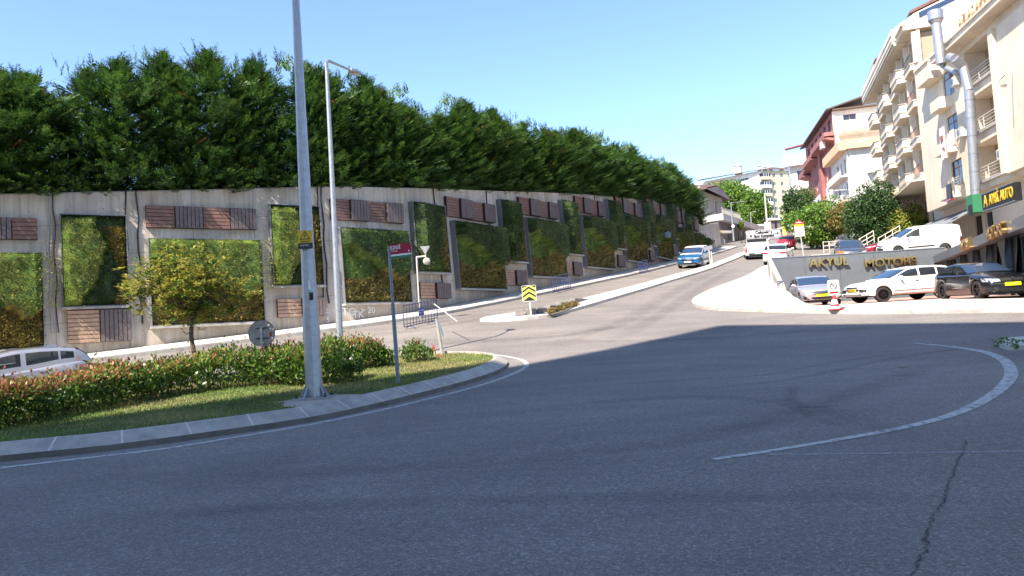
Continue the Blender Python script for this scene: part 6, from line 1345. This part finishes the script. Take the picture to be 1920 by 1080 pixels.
# flue duct
oF = root('flue', tuple(fa.m @ Vector((ua(1826, 390), .9, 3.5))), 'tall galvanised ventilation duct running up the near apartment building to a cowl', 'ventilation duct'); ff = Fac(A0, A1, TZ, oF)
def pf(px, py, out):
    # point on plane at given offset
    o_ = fa.m @ Vector((0, out, 0)); o2_ = fa.m @ Vector((W, out, 0)); r = ray(px, py)[0]; t = (r*o_.y-o_.x)/((o2_.x-o_.x)-r*(o2_.y-o_.y)); Y = o_.y+(o2_.y-o_.y)*t
    return Vector((t*W, out, zat(px, py, Y)-TZ))
path = [pf(1830, 372, .75), pf(1817, 170, .75), pf(1806, 125, .85), pf(1790, 110, 1.4), pf(1780, 107, 1.5)]
q = MB(); q.cyl(path[0], path[1], .28, .28, 20); ff.put(q, 'duct', 'steel')
for k in range(6):
    c_ = path[0].lerp(path[1], k/6+.08); d_ = (path[1]-path[0]).normalized(); q = MB(); q.cyl(c_, c_+d_*.06, .30, .30, 20); ff.put(q, 'joint_ring', 'steel')
q = MB(); q.tube([path[1], path[2], path[3], path[4]], .27, 16); ff.put(q, 'elbow', 'steel')
bs = path[0]; q = MB(); q.box(tuple(bs+Vector((0, 0, -.35))), (.95, .8, 1.1)); ff.put(q, 'intake_box', 'green'); q = MB(); q.box(tuple(bs+Vector((0.05, .41, -.75))), (.6, .03, .7)); ff.put(q, 'grille', 'claddingd')
st0, st1 = pf(1765, 120, 1.5), pf(1755, 42, 1.5); q = MB(); q.cyl(st0, st1, .30, .30, 18); q.cyl(st1+Vector((0, 0, -.1)), st1+Vector((0, 0, .15)), .32, .46, 18); q.cyl(st1+Vector((0, 0, .15)), st1+Vector((0, 0, .75)), .48, .48, 18); ff.put(q, 'stack', 'steel')
q = MB(); q.tube([st0, pf(1768, 124, 1.3), pf(1797, 138, .95)], .16, 12); ff.put(q, 'branch_pipe', 'steel')
# laundry and satellite bits
for px, py, w_, h_, mt, lab in ((1769, 268, .9, 2.1, 'whiter', 'white printed sheet hung out on the bay balcony'), (1786, 258, .6, 1.0, 'whiter', 'white shirt drying beside the printed sheet'), (1780, 360, .85, 1.05, 'cloth', 'dark navy top with red hem drying above the awning')):
    c_ = pf(px, py, 1.3); o = root('laundry', tuple(fa.m @ c_), lab, 'laundry', 'laundry on the balconies'); fl_ = Fac(A0, A1, TZ, o); q = MB(); n_ = 8
    for i in range(n_+1):
        x = c_.x-w_/2+w_*i/n_; q.v += [(x, 1.3+.06*math.sin(i*1.7), c_.z+h_/2), (x, 1.3+.12*math.sin(i*1.7+.5), c_.z-h_/2-.06*math.sin(i*2.3))]
    q.f = [(2*i, 2*i+2, 2*i+3, 2*i+1) for i in range(n_)]; q.m = [0]*n_; b_ = fl_.put(q, 'cloth', mt); b_.modifiers.new('s', 'SOLIDIFY').thickness = .02
    if mt == 'cloth': q = MB(); q.bx(c_.x-w_*.45, c_.x+w_*.45, 1.22, 1.42, c_.z-h_/2-.05, c_.z-h_/2+.03); fl_.put(q, 'hem', 'tail')
    if w_ > .8 and mt != 'cloth': q = MB(); q.bx(c_.x-.25, c_.x+.2, 1.36, 1.39, c_.z+.1, c_.z+.5); q.bx(c_.x-.1, c_.x+.3, 1.36, 1.39, c_.z-.5, c_.z-.3); fl_.put(q, 'print', 'redr')

# ---- B: beige building with faceted balconies
B0, B1 = (38.6, 78.4), (32.4, 58.6)
zB = 5.6
oB = root('apartment_building', (B0[0], B0[1], zB), 'tall beige apartment building with rows of faceted balconies and a brown attic roof', 'building')
fb = Fac(B0, B1, zB, oB); WB = fb.W; f0 = 11.7-zB; FH = 2.87
ncol = 6; cw = WB/ncol; WA = WB-3.1; holes = []
for k in range(4):
    for c in range(ncol):
        if c % 2 == 0: holes.append((c*cw+.45, c*cw+cw-.75, f0+k*FH+.25, f0+k*FH+2.5))
        else: holes.append((c*cw+.35, c*cw+cw-.5, f0+k*FH+.25, f0+k*FH+2.5))
fb.wall(0, WB, f0, f0+4*FH, holes, 'cream', out=0)
for idx, h in enumerate(holes):
    q = MB(); q.bx(h[0]-.05, h[1]+.05, -1.26, -1.2, h[2]-.2, h[3]+.1); fb.put(q, 'loggia_back', 'tan')  # loggia shade put into the darker tan of the recess walls
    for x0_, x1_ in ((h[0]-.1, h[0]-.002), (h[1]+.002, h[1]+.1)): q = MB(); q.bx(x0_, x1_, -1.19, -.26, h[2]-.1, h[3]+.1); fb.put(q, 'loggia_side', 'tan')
    odd = (idx % ncol) % 2 == 1; wd = h[1]-h[0]
    fb.window((h[0]+.25*wd, h[1]-.1, h[2]+.02, h[3]-.2), -1.12, 'doorbrown', 'glassb' if (idx == 19 or idx == 23) else 'glass', 3, name='balcony_door', curtain='curtainw' if idx % 3 == 0 else None)
for k in range(5):
    z = f0+k*FH
    for c in range(ncol):
        a, b = c*cw, (c+1)*cw
        if k == 4: break
        pr = .95 if c % 2 == 0 else .55
        # slab and stepped parapet, faceted in plan
        pts = lambda e, z_: [(a+.02, 0.002, z_), (a+.28-e, pr+e, z_), (b-.45+e, pr+e, z_), (b-.12, .002, z_)]
        q = MB(); q.prism(pts(0, z-.2), (0, 0, .42)); fb.put(q, 'balcony_slab', 'cream')
        if c % 2 == 0:
            q = MB(); q.prism(pts(.07, z+.222), (0, 0, .3)); q.prism(pts(.02, z+.524), (0, 0, .35)); fb.put(q, 'balcony_parapet', 'cream')
            q = MB(); q.prism(pts(.1, z+.876), (0, 0, .06)); fb.put(q, 'balcony_cap', 'kerb')
        else:
            q = MB(); q.prism(pts(.05, z+.222), (0, 0, .12)); fb.put(q, 'balcony_cap', 'kerb')
            fb.rail(a+.3, b-.45, pr-.05, z+.34, .75, 'darkrail' if k > 2 else 'doorbrown')
        # pilaster between the bays
        q = MB(); q.bx(b-.34, b-.04, .004, .32, z+.25, z+FH-.21); fb.put(q, 'pilaster', 'cream2')
q = MB(); q.prism([(-.3, -1, f0-.32), (-.0, 1.2, f0-.32), (WB-.2, 1.2, f0-.32), (WB+.1, -1, f0-.32)], (0, 0, .12)); fb.put(q, 'overhang', 'cream')
# ribbed parapet at the top
zt = f0+4*FH
q = MB(); q.bx(-.5, WA+.1, -.9, 1.1, zt-.15, zt); fb.put(q, 'top_slab', 'cream')
for k in range(5): q = MB(); q.bx(-.55+(.03*(k % 2)), WA+.1, .9, 1.22+.05*(k % 2), zt+.25*k, zt+.25*k+.2); q.bx(-.6+.04*(k % 2), -.4, -4, 1.2, zt+.25*k, zt+.25*k+.2); fb.put(q, 'ribbed_parapet', 'cream2')
q = MB(); q.bx(-.5, WA+.05, .85, 1.15, zt, zt+1.24); fb.put(q, 'parapet_core', 'kerb')
# attic with windows and brown roof
ah = [(WA*.12+k*WA*.17, WA*.12+k*WA*.17+WA*.11, zt+.5, zt+2.0) for k in range(5)]
fb.wall(WA*.08, WA, zt, zt+2.3, ah, 'cream2', 'attic_wall', out=-1.0)
for h in ah: fb.window(h, -1.1, 'doorbrown', 'glassb', 2)
q = MB(); q.prism([(WA*.0, -.3, zt+2.25), (WA+.3, -.3, zt+2.25), (WA+.3, -6.5, zt+4.4), (WA*.15, -6.5, zt+4.4)], (0, 0, .22)); q.prism([(WA*.15, -6.5, zt+4.4), (WA+.3, -6.5, zt+4.4), (WA+.3, -13, zt+2.), (WA*.0, -13, zt+2.)], (0, 0, .22)); fb.put(q, 'roof', 'roofred')
q = MB(); q.prism([(-1.0, .9, zt+1.95), (WA*.42, .9, zt+2.1), (WA*.42, -1.2, zt+2.3), (-1.0, -1.2, zt+2.2)], (0, 0, .1)); fb.put(q, 'terrace_awning', 'redr'); fb.rail(-.5, WA*.4, 1.05, zt+1.25, .5, 'railing')
# side wall towards us with sloping top and a strip window
q = MB(); q.prism([(WA+.02, .9, zt-.1), (WA+.02, .9, zt+1.3), (WA+.02, -.6, zt+2.2), (WA+.02, -6.5, zt+4.3), (WA+.02, -13, zt+2.3), (WA+.02, -13, zt-.1)], (.25, 0, 0)); fb.put(q, 'gable_wall', 'cream2')
q = MB(); q.prism([(WA+.275, -.9, zt+1.7), (WA+.275, -.9, zt+2.2), (WA+.275, -3.6, zt+3.1), (WA+.275, -3.6, zt+2.7)], (.03, 0, 0)); fb.put(q, 'strip_window', 'glassb')
q = MB(); q.bx(-.3, WA, -13, -1.4, -1.5, zt+1.9); q.bx(WA, WB, -13, -1.4, -1.5, zt-.05); fb.put(q, 'core', 'cream2')
q = MB(); q.bx(WA+.3, WB+.1, -1.4, .9, zt-.02, zt+.35); q.bx(WA+.28, WB+.15, .7, 1.05, zt+.351, zt+.5); fb.put(q, 'cornice', 'cream')
# lower storey under the overhang
gh = [(1.5+2.6*k, 2.5+2.6*k, f0-3.4, f0-1.0) for k in range(6)]
fb.wall(0, WB+.0, -1.5, f0-.33, gh, 'cream2', 'lower_wall', out=-1.1)
for i, h in enumerate(gh): fb.window(h, -1.22, 'doorbrown', 'glass', 1, name='tall_window')
for k in range(6): q = MB(); q.bx(1.0+2.6*k, 1.12+2.6*k, -1.098, -1.0, -1.4, f0-.34); fb.put(q, 'drain_pipe', 'orangetrim')
treeB = P(1716, 80, 63.5); ob = root('potted_plant', (treeB.x, 63.5, treeB.z-1.0), 'yellow green potted plant on the roof terrace of the beige building', 'plant'); rs = np.random.default_rng(8); n = 240; c_ = rs.normal(0, .35, (n, 3))+np.array([0, 0, .7]); quads('leaves', leafverts(c_, rs.normal(0, 1, (n, 3)), rs.normal(0, 1, (n, 3)), np.full(n, .4), np.full(n, .14)), np.zeros(n), [MATS['yellowing leaves']], ob); m = MB(); m.cyl((0, 0, -.3), (0, 0, .1), .2, .28, 12); m.build('pot', 'brick', ob)

# ---- generic lesser buildings
def winrow(f, u0, u1, n, z0, z1, w_): return [(u0+(u1-u0)*(k+.5)/n-w_/2, u0+(u1-u0)*(k+.5)/n+w_/2, z0, z1) for k in range(n)]
# C1: white building with orange fascia
zC = 10.6
oC = root('apartment_building', (40.4, 90, zC), 'white building with an orange fascia and a corner bay, left of the beige one', 'building')
fc = Fac((42.4, 99.6), (40.4, 90.2), zC, oC); fr2 = Fac((40.4, 90.2), (52.4, 87.6), zC, oC)
zt1 = zat(1611, 262, 90)-zC; fls = [zt1-1.2-2.9*(k+1) for k in range(3)]
hs = [h for z in fls for h in winrow(fc, .5, fc.W-.4, 4, z+.5, z+2.2, 1.1)]; fc.wall(0, fc.W, 0, zt1-1.1, hs, 'whiter', th=.2)
for i, h in enumerate(hs): fc.window(h, -.1, 'doorbrown' if i % 2 else 'white', 'glass', 2, curtain='curtainw' if i % 3 == 0 else None)
hs2 = [(.7, 1.6, z+.7, z+2.0) for z in fls]+[(2.1, 4.2, z+.15, z+2.4) for z in fls]; fr2.wall(0, fr2.W, 0, zt1-1.1, hs2, 'whiter', th=.2)
for i, h in enumerate(hs2): fr2.window(h, -.12 if i < 3 else -.9, 'doorbrown' if i < 4 else 'white', 'glass', 2 if i < 3 else 3)
for z in fls:
    q = MB(); q.bx(1.9, 4.5, .002, 1.0, z-.05, z+.12); fr2.put(q, 'balcony_slab', 'whiter'); fr2.rail(1.95, 4.45, .95, z+.12, .8, 'railing', horiz=True)
    q = MB(); q.bx(.3, fc.W-.5, .002, .8, z-.05, z+.12); fc.put(q, 'balcony_slab', 'orangetrim' if z == fls[1] else 'whiter'); fc.rail(.3, fc.W-.5, .78, z+.12, .75, 'railing')
q = MB(); q.bx(2.3, 3.3, -.7, .6, fls[0]+.15, fls[0]+2.0); fr2.put(q, 'balcony_cupboard', 'whiter')
q = MB(); q.bx(-.6, fc.W+.3, -.3, .9, zt1-1.1, zt1); fc.put(q, 'fascia', 'orangetrim'); q = MB(); q.bx(-.2, fr2.W, -.4, .9, zt1-1.1+.01, zt1-.01); fr2.put(q, 'fascia', 'orangetrim'); fr2.text('APT', .55, 'white', 1.6, .92, zt1-.5)
q = MB(); q.bx(-.6, fc.W+.3, -10, -.22, 0, zt1-.3); fc.put(q, 'core', 'whiter')
# C2: red and white building
zD = 12
oD = root('apartment_building', (43.2, 99.8, zD), 'dusty red and white terraced apartment building with projecting red balcony bands', 'building')
fd = Fac((47.9, 121.5), (43.2, 99.8), zD, oD); fd2 = Fac((43.2, 99.8), (58.2, 96.2), zD, oD)
ztD = zat(1593, 207, 99.8)-zD; WDd = fd.W; lv = [ztD-2.9*(k+1) for k in range(5)]
hs = []
for k, z in enumerate(lv): hs += winrow(fd, 1, WDd-.6, 6 if k == 0 else 5, z+.7, z+2.3, 1.8 if k == 0 else 1.1)
fd.wall(0, WDd, lv[2], ztD, [h for h in hs if h[2] > lv[2]], 'redr', th=.2); fd.wall(0, WDd, 0, lv[2]-.002, [h for h in hs if h[2] < lv[2] and h[2] > 0], 'whiter', th=.2, name='lower_wall')
for i, h in enumerate(hs):
    if h[2] > 0: fd.window(h, -.1, 'white' if i > 5 else 'doorbrown', 'glassb' if i < 6 else 'glass', 2)
for (a, b, z, hh_, pr) in ((WDd*.52, WDd+.5, lv[0]-1.0, 1.15, 1.3), (WDd*.12, WDd*.5, lv[0]-1.3, 1.1, 1.2), (WDd*.0-1.0, WDd*.12, lv[1]+.7, 1.1, 1.2)):
    q = MB(); q.prism([(a, .002, z), (a+.3, pr, z+.35), (b-.3, pr, z+.35), (b, .002, z)], (0, 0, .3)); q.bx(a+.05, b-.05, .003, pr, z+.651, z+hh_); fd.put(q, 'balcony_band', 'redr')
q = MB(); q.bx(WDd*.55, WDd*.62, .003, .5, 0, lv[0]-.51); fd.put(q, 'red_pilaster', 'redr')
q = MB(); q.prism([(-.5, .8, ztD), (WDd+.6, .8, ztD+.1), (WDd+.6, -5, ztD+1.6), (-.5, -5, ztD+1.4)], (0, 0, .2)); fd.put(q, 'roof', 'roofdark')
h2 = [(1.3, 2.9, lv[0]+.9, lv[0]+2.3)]; fd2.wall(0, fd2.W, 0, ztD, h2, 'cream2', th=.2, name='gable_wall'); fd2.window(h2[0], -.1, 'redr', 'glass', 2)
q = MB(); q.bx(0, fd2.W, -.4, .6, ztD+.002, ztD+.2); fd2.put(q, 'roof_edge', 'roofdark'); q = MB(); q.bx(.5, fd2.W, .002, 3.2, lv[0]-.5, lv[0]+.8); fd2.put(q, 'terrace_wall', 'cream2'); q = MB(); q.bx(-1, WDd-.2, -10, -.22, 0, ztD-.05); fd.put(q, 'core', 'cream2')
ac = MB(); ac.bx(WDd-2.6, WDd-1.3, .9, 1.4, lv[0]-1.5, lv[0]-.6); fd.put(ac, 'air_conditioner', 'railing')
# D: narrow white house
zE = 14.5
oE = root('apartment_building', (48.2, 124, zE), 'narrow white house with a roof terrace at the far left of the right-hand row', 'building')
fe = Fac((46.9, 126), (50.0, 124.6), zE, oE); fe2 = Fac((49.5, 134), (46.9, 126), zE, oE); ztE = zat(1512, 300, 125)-zE
hs = [(1.0, 1.9, z, z+1.6) for z in (ztE-3.2, ztE-6.3, ztE-9.4) if z > 0]; fe.wall(0, fe.W, 0, ztE-.8, hs, 'whiter', th=.2); [fe.window(h, -.1, 'redr', 'glass', 1) for h in hs]; fe2.wall(0, fe2.W, 0, ztE-.8, [], 'whiter', th=.2)
q = MB(); q.bx(-.8, fe.W+.3, -.5, 1.0, ztE-.8, ztE+.2); fe.put(q, 'terrace_parapet', 'whiter'); fe.rail(-.8, fe.W+.3, .9, ztE+.2, .9, 'railing'); q = MB(); q.prism([(-.6, 1.2, ztE+2.0), (fe.W+1, 1.2, ztE+2.6), (fe.W+1, -3, ztE+3.2), (-.6, -3, ztE+2.6)], (0, 0, .15)); fe.put(q, 'pergola_roof', 'redr'); q = MB(); q.bx(-.5, -.4, .9, 1.0, ztE+.2, ztE+2.05); q.bx(fe.W-.1, fe.W, .9, 1., ztE+.2, ztE+2.4); fe.put(q, 'post', 'railing'); q = MB(); q.bx(0.1, fe.W+3, -8, -.25, 0, ztE-.5); fe.put(q, 'core', 'whiter')
# E: far cream block on the hilltop
zF = 27
oH = root('apartment_block', (87, 260, zF), 'far cream and white five storey block with a corner of stacked balconies on the hilltop', 'building')
fh = Fac((87, 260), (102, 264.5), zF, oH); fh2 = Fac((66, 279), (87, 260), zF, oH); ztH = zat(1447, 318, 260)-zF; lv = [ztH-.5-2.85*(k+1) for k in range(6)]
hs = [h for z in lv for h in winrow(fh, 3.2, fh.W, 4, z+.9, z+2.2, 1.1)]; fh.wall(0, fh.W, 0, ztH, hs, 'yellowr', th=.2); [fh.window(h, -.08, 'white', 'glass', 2, sill='white') for h in hs]
hs = [(fh2.W*a, fh2.W*a+b, z+c, z+c+.9) for i, z in enumerate(lv) for a, b, c in ((.35, 1.6, 1.0), (.6, 1.4, 1.0), (.72, 3.2, .9)) if (i+int(a*10)) % 3]; fh2.wall(0, fh2.W, 0, ztH, hs, 'whiter', th=.2); [fh2.window(h, -.08, 'white', 'glass', 2) for h in hs]
for k, z in enumerate(lv):
    q = MB(); q.prism([(-1.1, .002, z-.1), (-1.1, 1.4, z-.1), (2.6, 1.4, z-.1), (2.6, .002, z-.1)], (0, 0, 1.05)); fh.put(q, 'balcony', 'white' if k % 2 else 'yellowr'); q = MB(); q.bx(-1.0, 2.5, .01, 1.3, z+.95, z+2.1); fh.put(q, 'balcony_glazing', 'glass')
    for x in (-.1, .8, 1.7): q = MB(); q.bx(x-.06, x+.06, 1.302, 1.34, z+.96, z+2.09); fh.put(q, 'mullion', 'white')
q = MB(); q.prism([(-.8, .8, ztH), (fh.W+.6, .8, ztH), (fh.W*.5+3, -9, ztH+3.0)], (0, 0, .15)); q.prism([(-.8, .8, ztH), (fh.W*.5+3, -9, ztH+3.0), (-14, -19, ztH+.2), (-14.5, -15, ztH)], (0, 0, .15)); fh.put(q, 'roof', 'roofdark'); q = MB(); q.bx(.2, fh.W-.2, -12, -.25, 0, ztH-.02); fh.put(q, 'core', 'yellowr')
for k, x in enumerate((1, 4, 7, 12)): q = MB(); q.bx(x-.5, x+.5, -3-k, -2-k, ztH, ztH+1.9); q.bx(x-.7, x+.7, -3.2-k, -1.8-k, ztH+1.9, ztH+2.15); fh.put(q, 'chimney', 'railing')
q = MB(); q.cyl((-3, -9, ztH+.5), (-3, -9, ztH+3.4), 1.3, n=10); q.cyl((-3, -9, ztH+3.4), (-3, -9, ztH+4.2), 1.6, .3, n=10); q.cyl((-3, -9, ztH+4.2), (-3, -9, ztH+6), .08, n=4); fh.put(q, 'roof_turret', 'railing')
# F: villa on a podium at the head of the wall
oV = root('villa', (27.6, 108, 12.5), 'white two storey villa with brown gabled roof above a long podium beyond the wall', 'building')
zV = 12.5; v0, v1, v2 = (27.6, 108), (32.6, 116), (23.6, 110.5); fv = Fac(v0, v1, zV, oV); fv2 = Fac(v2, v0, zV, oV); ze = zat(1328, 357, 108)-zV
hs = [(1.2, 2.3, 5.2, 6.6), (4.6, 6.4, 5.0, 6.8), (4.9, 6.0, 8.4-1.9, 8.4-1.85)]
fv.wall(0, fv.W, 0, ze, hs[:2], 'kerb', th=.2); fv2.wall(0, fv2.W, 0, ze, [(1.0, 2.2, 5.2, 6.6)], 'whiter', th=.2); fv.window(hs[0], -.1, 'white', 'glass', 1); fv.window(hs[1], -.1, 'white', 'glass', 2); fv2.window((1.0, 2.2, 5.2, 6.6), -.1, 'white', 'glass', 1)
q = MB(); q.bx(.1, fv.W-.1, -8, -.22, 0, ze); fv.put(q, 'core', 'whiter')
q = MB(); q.prism([(-1.0, 1.0, ze), (fv.W*.45, 1.0, ze+1.0), (fv.W+1, 1.0, ze-.3), (fv.W+1, -8, ze-.3), (fv.W*.45, -8, ze+2.6), (-1.0, -8, ze+.2)], (0, 0, .2)); fv.put(q, 'roof', 'roofdark'); q = MB(); q.prism([(-1, 1.0, ze-.01), (fv.W*.45, 1.0, ze+.99), (fv.W+1, 1., ze-.31)], (0, .1, .0)); q.bx(-.8, -.4, -1, 0, ze, ze+.6); fv.put(q, 'gable', 'kerb')
q = MB(); q.cyl((.1, .12, 0), (.1, .12, ze), .08, n=6); fv.put(q, 'drain_pipe', 'steelb')
pz = zat(1328, 410, 108)-zV; q = MB(); q.bx(-1.2, 26, .3, 3.0, pz-.6, pz+.25); fv.put(q, 'podium_slab', 'whiter'); fv.rail(-1.2, 8, 2.9, pz+.25, .9, 'railing'); q = MB(); q.bx(0, 26, .002, 2.2, 0-2, pz-.61); fv.put(q, 'podium_wall', 'slatgrey')
for k in range(8): q = MB(); q.bx(3.3+2.6*k, 5.6+2.6*k, 2.205, 2.25, .2, pz-1.0); fv.put(q, 'shutter', 'shutterc')
q = MB(); q.bx(-2, 30, 2.26, 3.2, -2.5, .15); fv.put(q, 'plinth', 'stone')
# little corner shop with grey shutters
s0 = P(1322, 457, 99); oK = root('kiosk', (s0.x, 99, s0.z-1), 'low pale corner shop with grey shutters and yellow sign beyond the wall', 'building'); fk = Fac((s0.x, 99), (s0.x+2.9, 100.6), s0.z-1.2, oK); kz = zat(1330, 437, 99)-s0.z+1.2
q = MB(); q.bx(0, fk.W, -3, 0, 0, kz); fk.put(q, 'walls', 'kerb'); q = MB(); q.bx(-.8, fk.W+.9, -3.2, .6, kz+.002, kz+.32); fk.put(q, 'flat_roof', 'railing')
for k in range(2): q = MB(); q.bx(.1+.95*k, .95+.95*k, .002, .05, .3, kz-.15); fk.put(q, 'shutter', 'steel')
q = MB(); q.bx(.5, 2.3, .601, .66, kz+.05, kz+.32); fk.put(q, 'yellow_strip', 'yellow'); q = MB(); q.bx(1.2, 2.1, .1, .2, kz+.33, kz+1.1); fk.put(q, 'yellow_sign', 'fluo')
# small pavilion and low walls far up the road
for (px0, px1, y0_, y1_, Y, mt, lab) in ((1402, 1428, 424, 448, 128, 'cream', 'low tan wall with openings above the minibus'), (1440, 1470, 412, 440, 140, 'slatgrey', 'dark low building under the far cream block'), (1476, 1500, 424, 440, 135, 'stone', 'low dark building left of the warning sign')):
    a = P(px0, y1_, Y); b = P(px1, y0_, Y); o = root('low_building', (a.x, Y, a.z-2), lab, 'building'); q = MB(); q.bx(0, b.x-a.x, 0, 6, 0, b.z-a.z+2); q.build('walls', mt, o); q = MB(); q.bx(-.3, b.x-a.x+.3, -.4, 6.2, b.z-a.z+2.002, b.z-a.z+2.3); q.build('roof', 'railing', o)
    for k in range(3): w_ = (b.x-a.x)/3; q = MB(); q.bx(w_*k+.3, w_*k+w_-.3, -.03, -.002, 2.3, b.z-a.z+1.6); q.build('opening', 'glass', o)

# ---- car dealer: lettered wall and showroom
WZt = 5.17
oL = root('lettered_wall', (16.0, 46.9, 2.2), 'long grey wall with gold AKYUL MOTORS letters behind the parked cars', 'wall')
fl2 = Fac((15.75, 46.9), (26.4, 46.9), 2.0, oL); q = MB(); q.bx(0, fl2.W, -.3, 0, -.3, WZt-2.0); fl2.put(q, 'wall_panel', 'cladding'); q = MB(); q.bx(-.02, fl2.W, -.34, .03, WZt-2.0+.002, WZt-1.94); fl2.put(q, 'coping', 'steelb')
mbr = MB(); mbr.prism([(15.75, 46.6, 1.6), (15.75, 46.6, WZt), (13.6, 38.6, 3.2), (13.3, 37.4, 2.5), (13.3, 37.4, 1.6)], (-.25, .05, 0)); mbr.build('return_wall', 'kerb', oL, world=True)
for k in range(4): q = MB(); q.bx(2.1*(k+1), 2.1*(k+1)+.012, .0, .004, -.2, WZt-2.02); fl2.put(q, 'panel_joint', 'dark')
for word, x0p, x1p in (('AKYUL', 1516, 1591), ('MOTORS', 1621, 1717)):
    a = P(x0p, 497, 46.8); b = P(x1p, 493, 46.8); t_ = fl2.text(word, .68, 'gold', (a.x+b.x)/2-15.75, .13, (zat((x0p+x1p)/2, 492, 46.8))-2.0, ext=.07, bold=.012)
    wd = t_.dimensions.x if t_.dimensions.x > 0 else 1
    xs_ = [v.co.x for v in t_.data.vertices]; w0 = max(xs_)-min(xs_); s_ = (b.x-a.x)/w0; cx_ = (max(xs_)+min(xs_))/2
    for v in t_.data.vertices: v.co.x = cx_+(v.co.x-cx_)*s_
oR = root('showroom', (26.0, 47, 2.0), 'dark grey car showroom with gold fascia letters and draped black curtains at the right edge', 'building')
S0, S1 = (26.3, 47.3), (17.7, 24.3); frr = Fac(S0, S1, 2.0, oR); WR = frr.W
def us_(px, py=450):
    r = ray(px, py)[0]; t = (r*S0[1]-S0[0])/((S1[0]-S0[0])-r*(S1[1]-S0[1])); return t*WR
def zs2(px, py): t = us_(px, py)/WR; return zat(px, py, S0[1]+(S1[1]-S0[1])*t)-2.0
ft, fb_ = zs2(1880, 429), zs2(1880, 449)
q = MB(); q.bx(-.3, WR, -.5, .45, fb_, ft); frr.put(q, 'fascia', 'cladding')
for k in range(9): q = MB(); q.bx(1.2+2.3*k, 1.212+2.3*k, .45, .454, fb_, ft); frr.put(q, 'fascia_joint', 'dark')
q = MB(); q.bx(0, WR, -16, -.5, ft-.45, ft-.25); frr.put(q, 'roof', 'kerb')
pil = [us_(p_) for p_ in (1772, 1798, 1822, 1848, 1884, 1925)]
for k in range(len(pil)-1):
    a, b = pil[k], pil[k+1]
    q = MB(); q.bx(a-.28, a+.28, -.4, .1, -.4, fb_-.002); frr.put(q, 'pillar', 'cladding')
    w_ = frr.window((a+.29, b-.29, .25, fb_-.05), -.2, 'dark', 'glass', 2, name='shop_window')
    # black swagged drape on the glass side of the pillar
    q = MB(); wv = min(1.1, (b-a)*.42); q.prism([(a+.3, -.12, fb_-.06), (a+.3+wv, -.12, fb_-.06), (a+.3+wv*.8, -.12, fb_-.7), (a+.3+wv*.45, -.12, fb_-1.3), (a+.3+wv*.3, -.12, fb_-2.2), (a+.3, -.12, fb_-2.2)], (0, -.03, 0)); frr.put(q, 'drape', 'claddingd')
    q = MB(); q.prism([(a-.3-wv*.5, .12, fb_-.02), (a+.3+wv*.3, .12, fb_-.02), (a+.22, .12, fb_-.8), (a+.05, .12, fb_-1.6), (a-.05, .12, fb_-1.6), (a-.3, .12, fb_-.9)], (0, -.015, 0)); frr.put(q, 'drape', 'claddingd')
q = MB(); q.bx(0, WR, -.35, -.05, -.4, .25); frr.put(q, 'plinth', 'cladding')
q = MB(); q.bx(.2, WR, -15, -3.5, 0, ft-.46); frr.put(q, 'back_room', 'dark')
frr.text('AKYUL', .74, 'gold', us_(1836), .55, (ft+fb_)/2, ext=.08, xs=.95, bold=.012); frr.text('MOTORS', .74, 'gold', us_(1898), .55, (ft+fb_)/2, ext=.08, xs=.95, bold=.012)
# ---- block of flats behind the viewpoint (its shadow covers the foreground)
kx, ky = 7.0+.2, 27.2; zc0 = 1.5; hb = 42-zc0; sh = Vector((.602*hb*.869, .799*hb*.869))
c0 = Vector((kx-sh.x, ky-sh.y)); d1 = Vector((math.sin(rad(118.5)), math.cos(rad(118.5)))); d2 = Vector((math.sin(rad(226.5)), math.cos(rad(226.5))))
oX = root('tower_block', (c0.x, c0.y, -1), 'tall plain apartment tower standing behind the viewpoint, whose shadow covers the near road', 'building')
pts = [c0, c0+d1*60, c0+d1*60+d2*18, c0+d2*60]; 
m = MB(); m.prism([(p_.x, p_.y, -1) for p_ in pts], (0, 0, 43)); m.build('walls', 'cream2', oX, world=True)
fx = Fac(tuple(c0), tuple(c0+d1*60), 0, oX)
for r_ in range(6):
    for k in range(8): q = MB(); q.bx(3+7*k, 5+7*k, -.02, .04, 4+6.2*r_, 5.6+6.2*r_); fx.put(q, 'window', 'glass') if (fx.n.y > 0) else None
print('c0', c0)
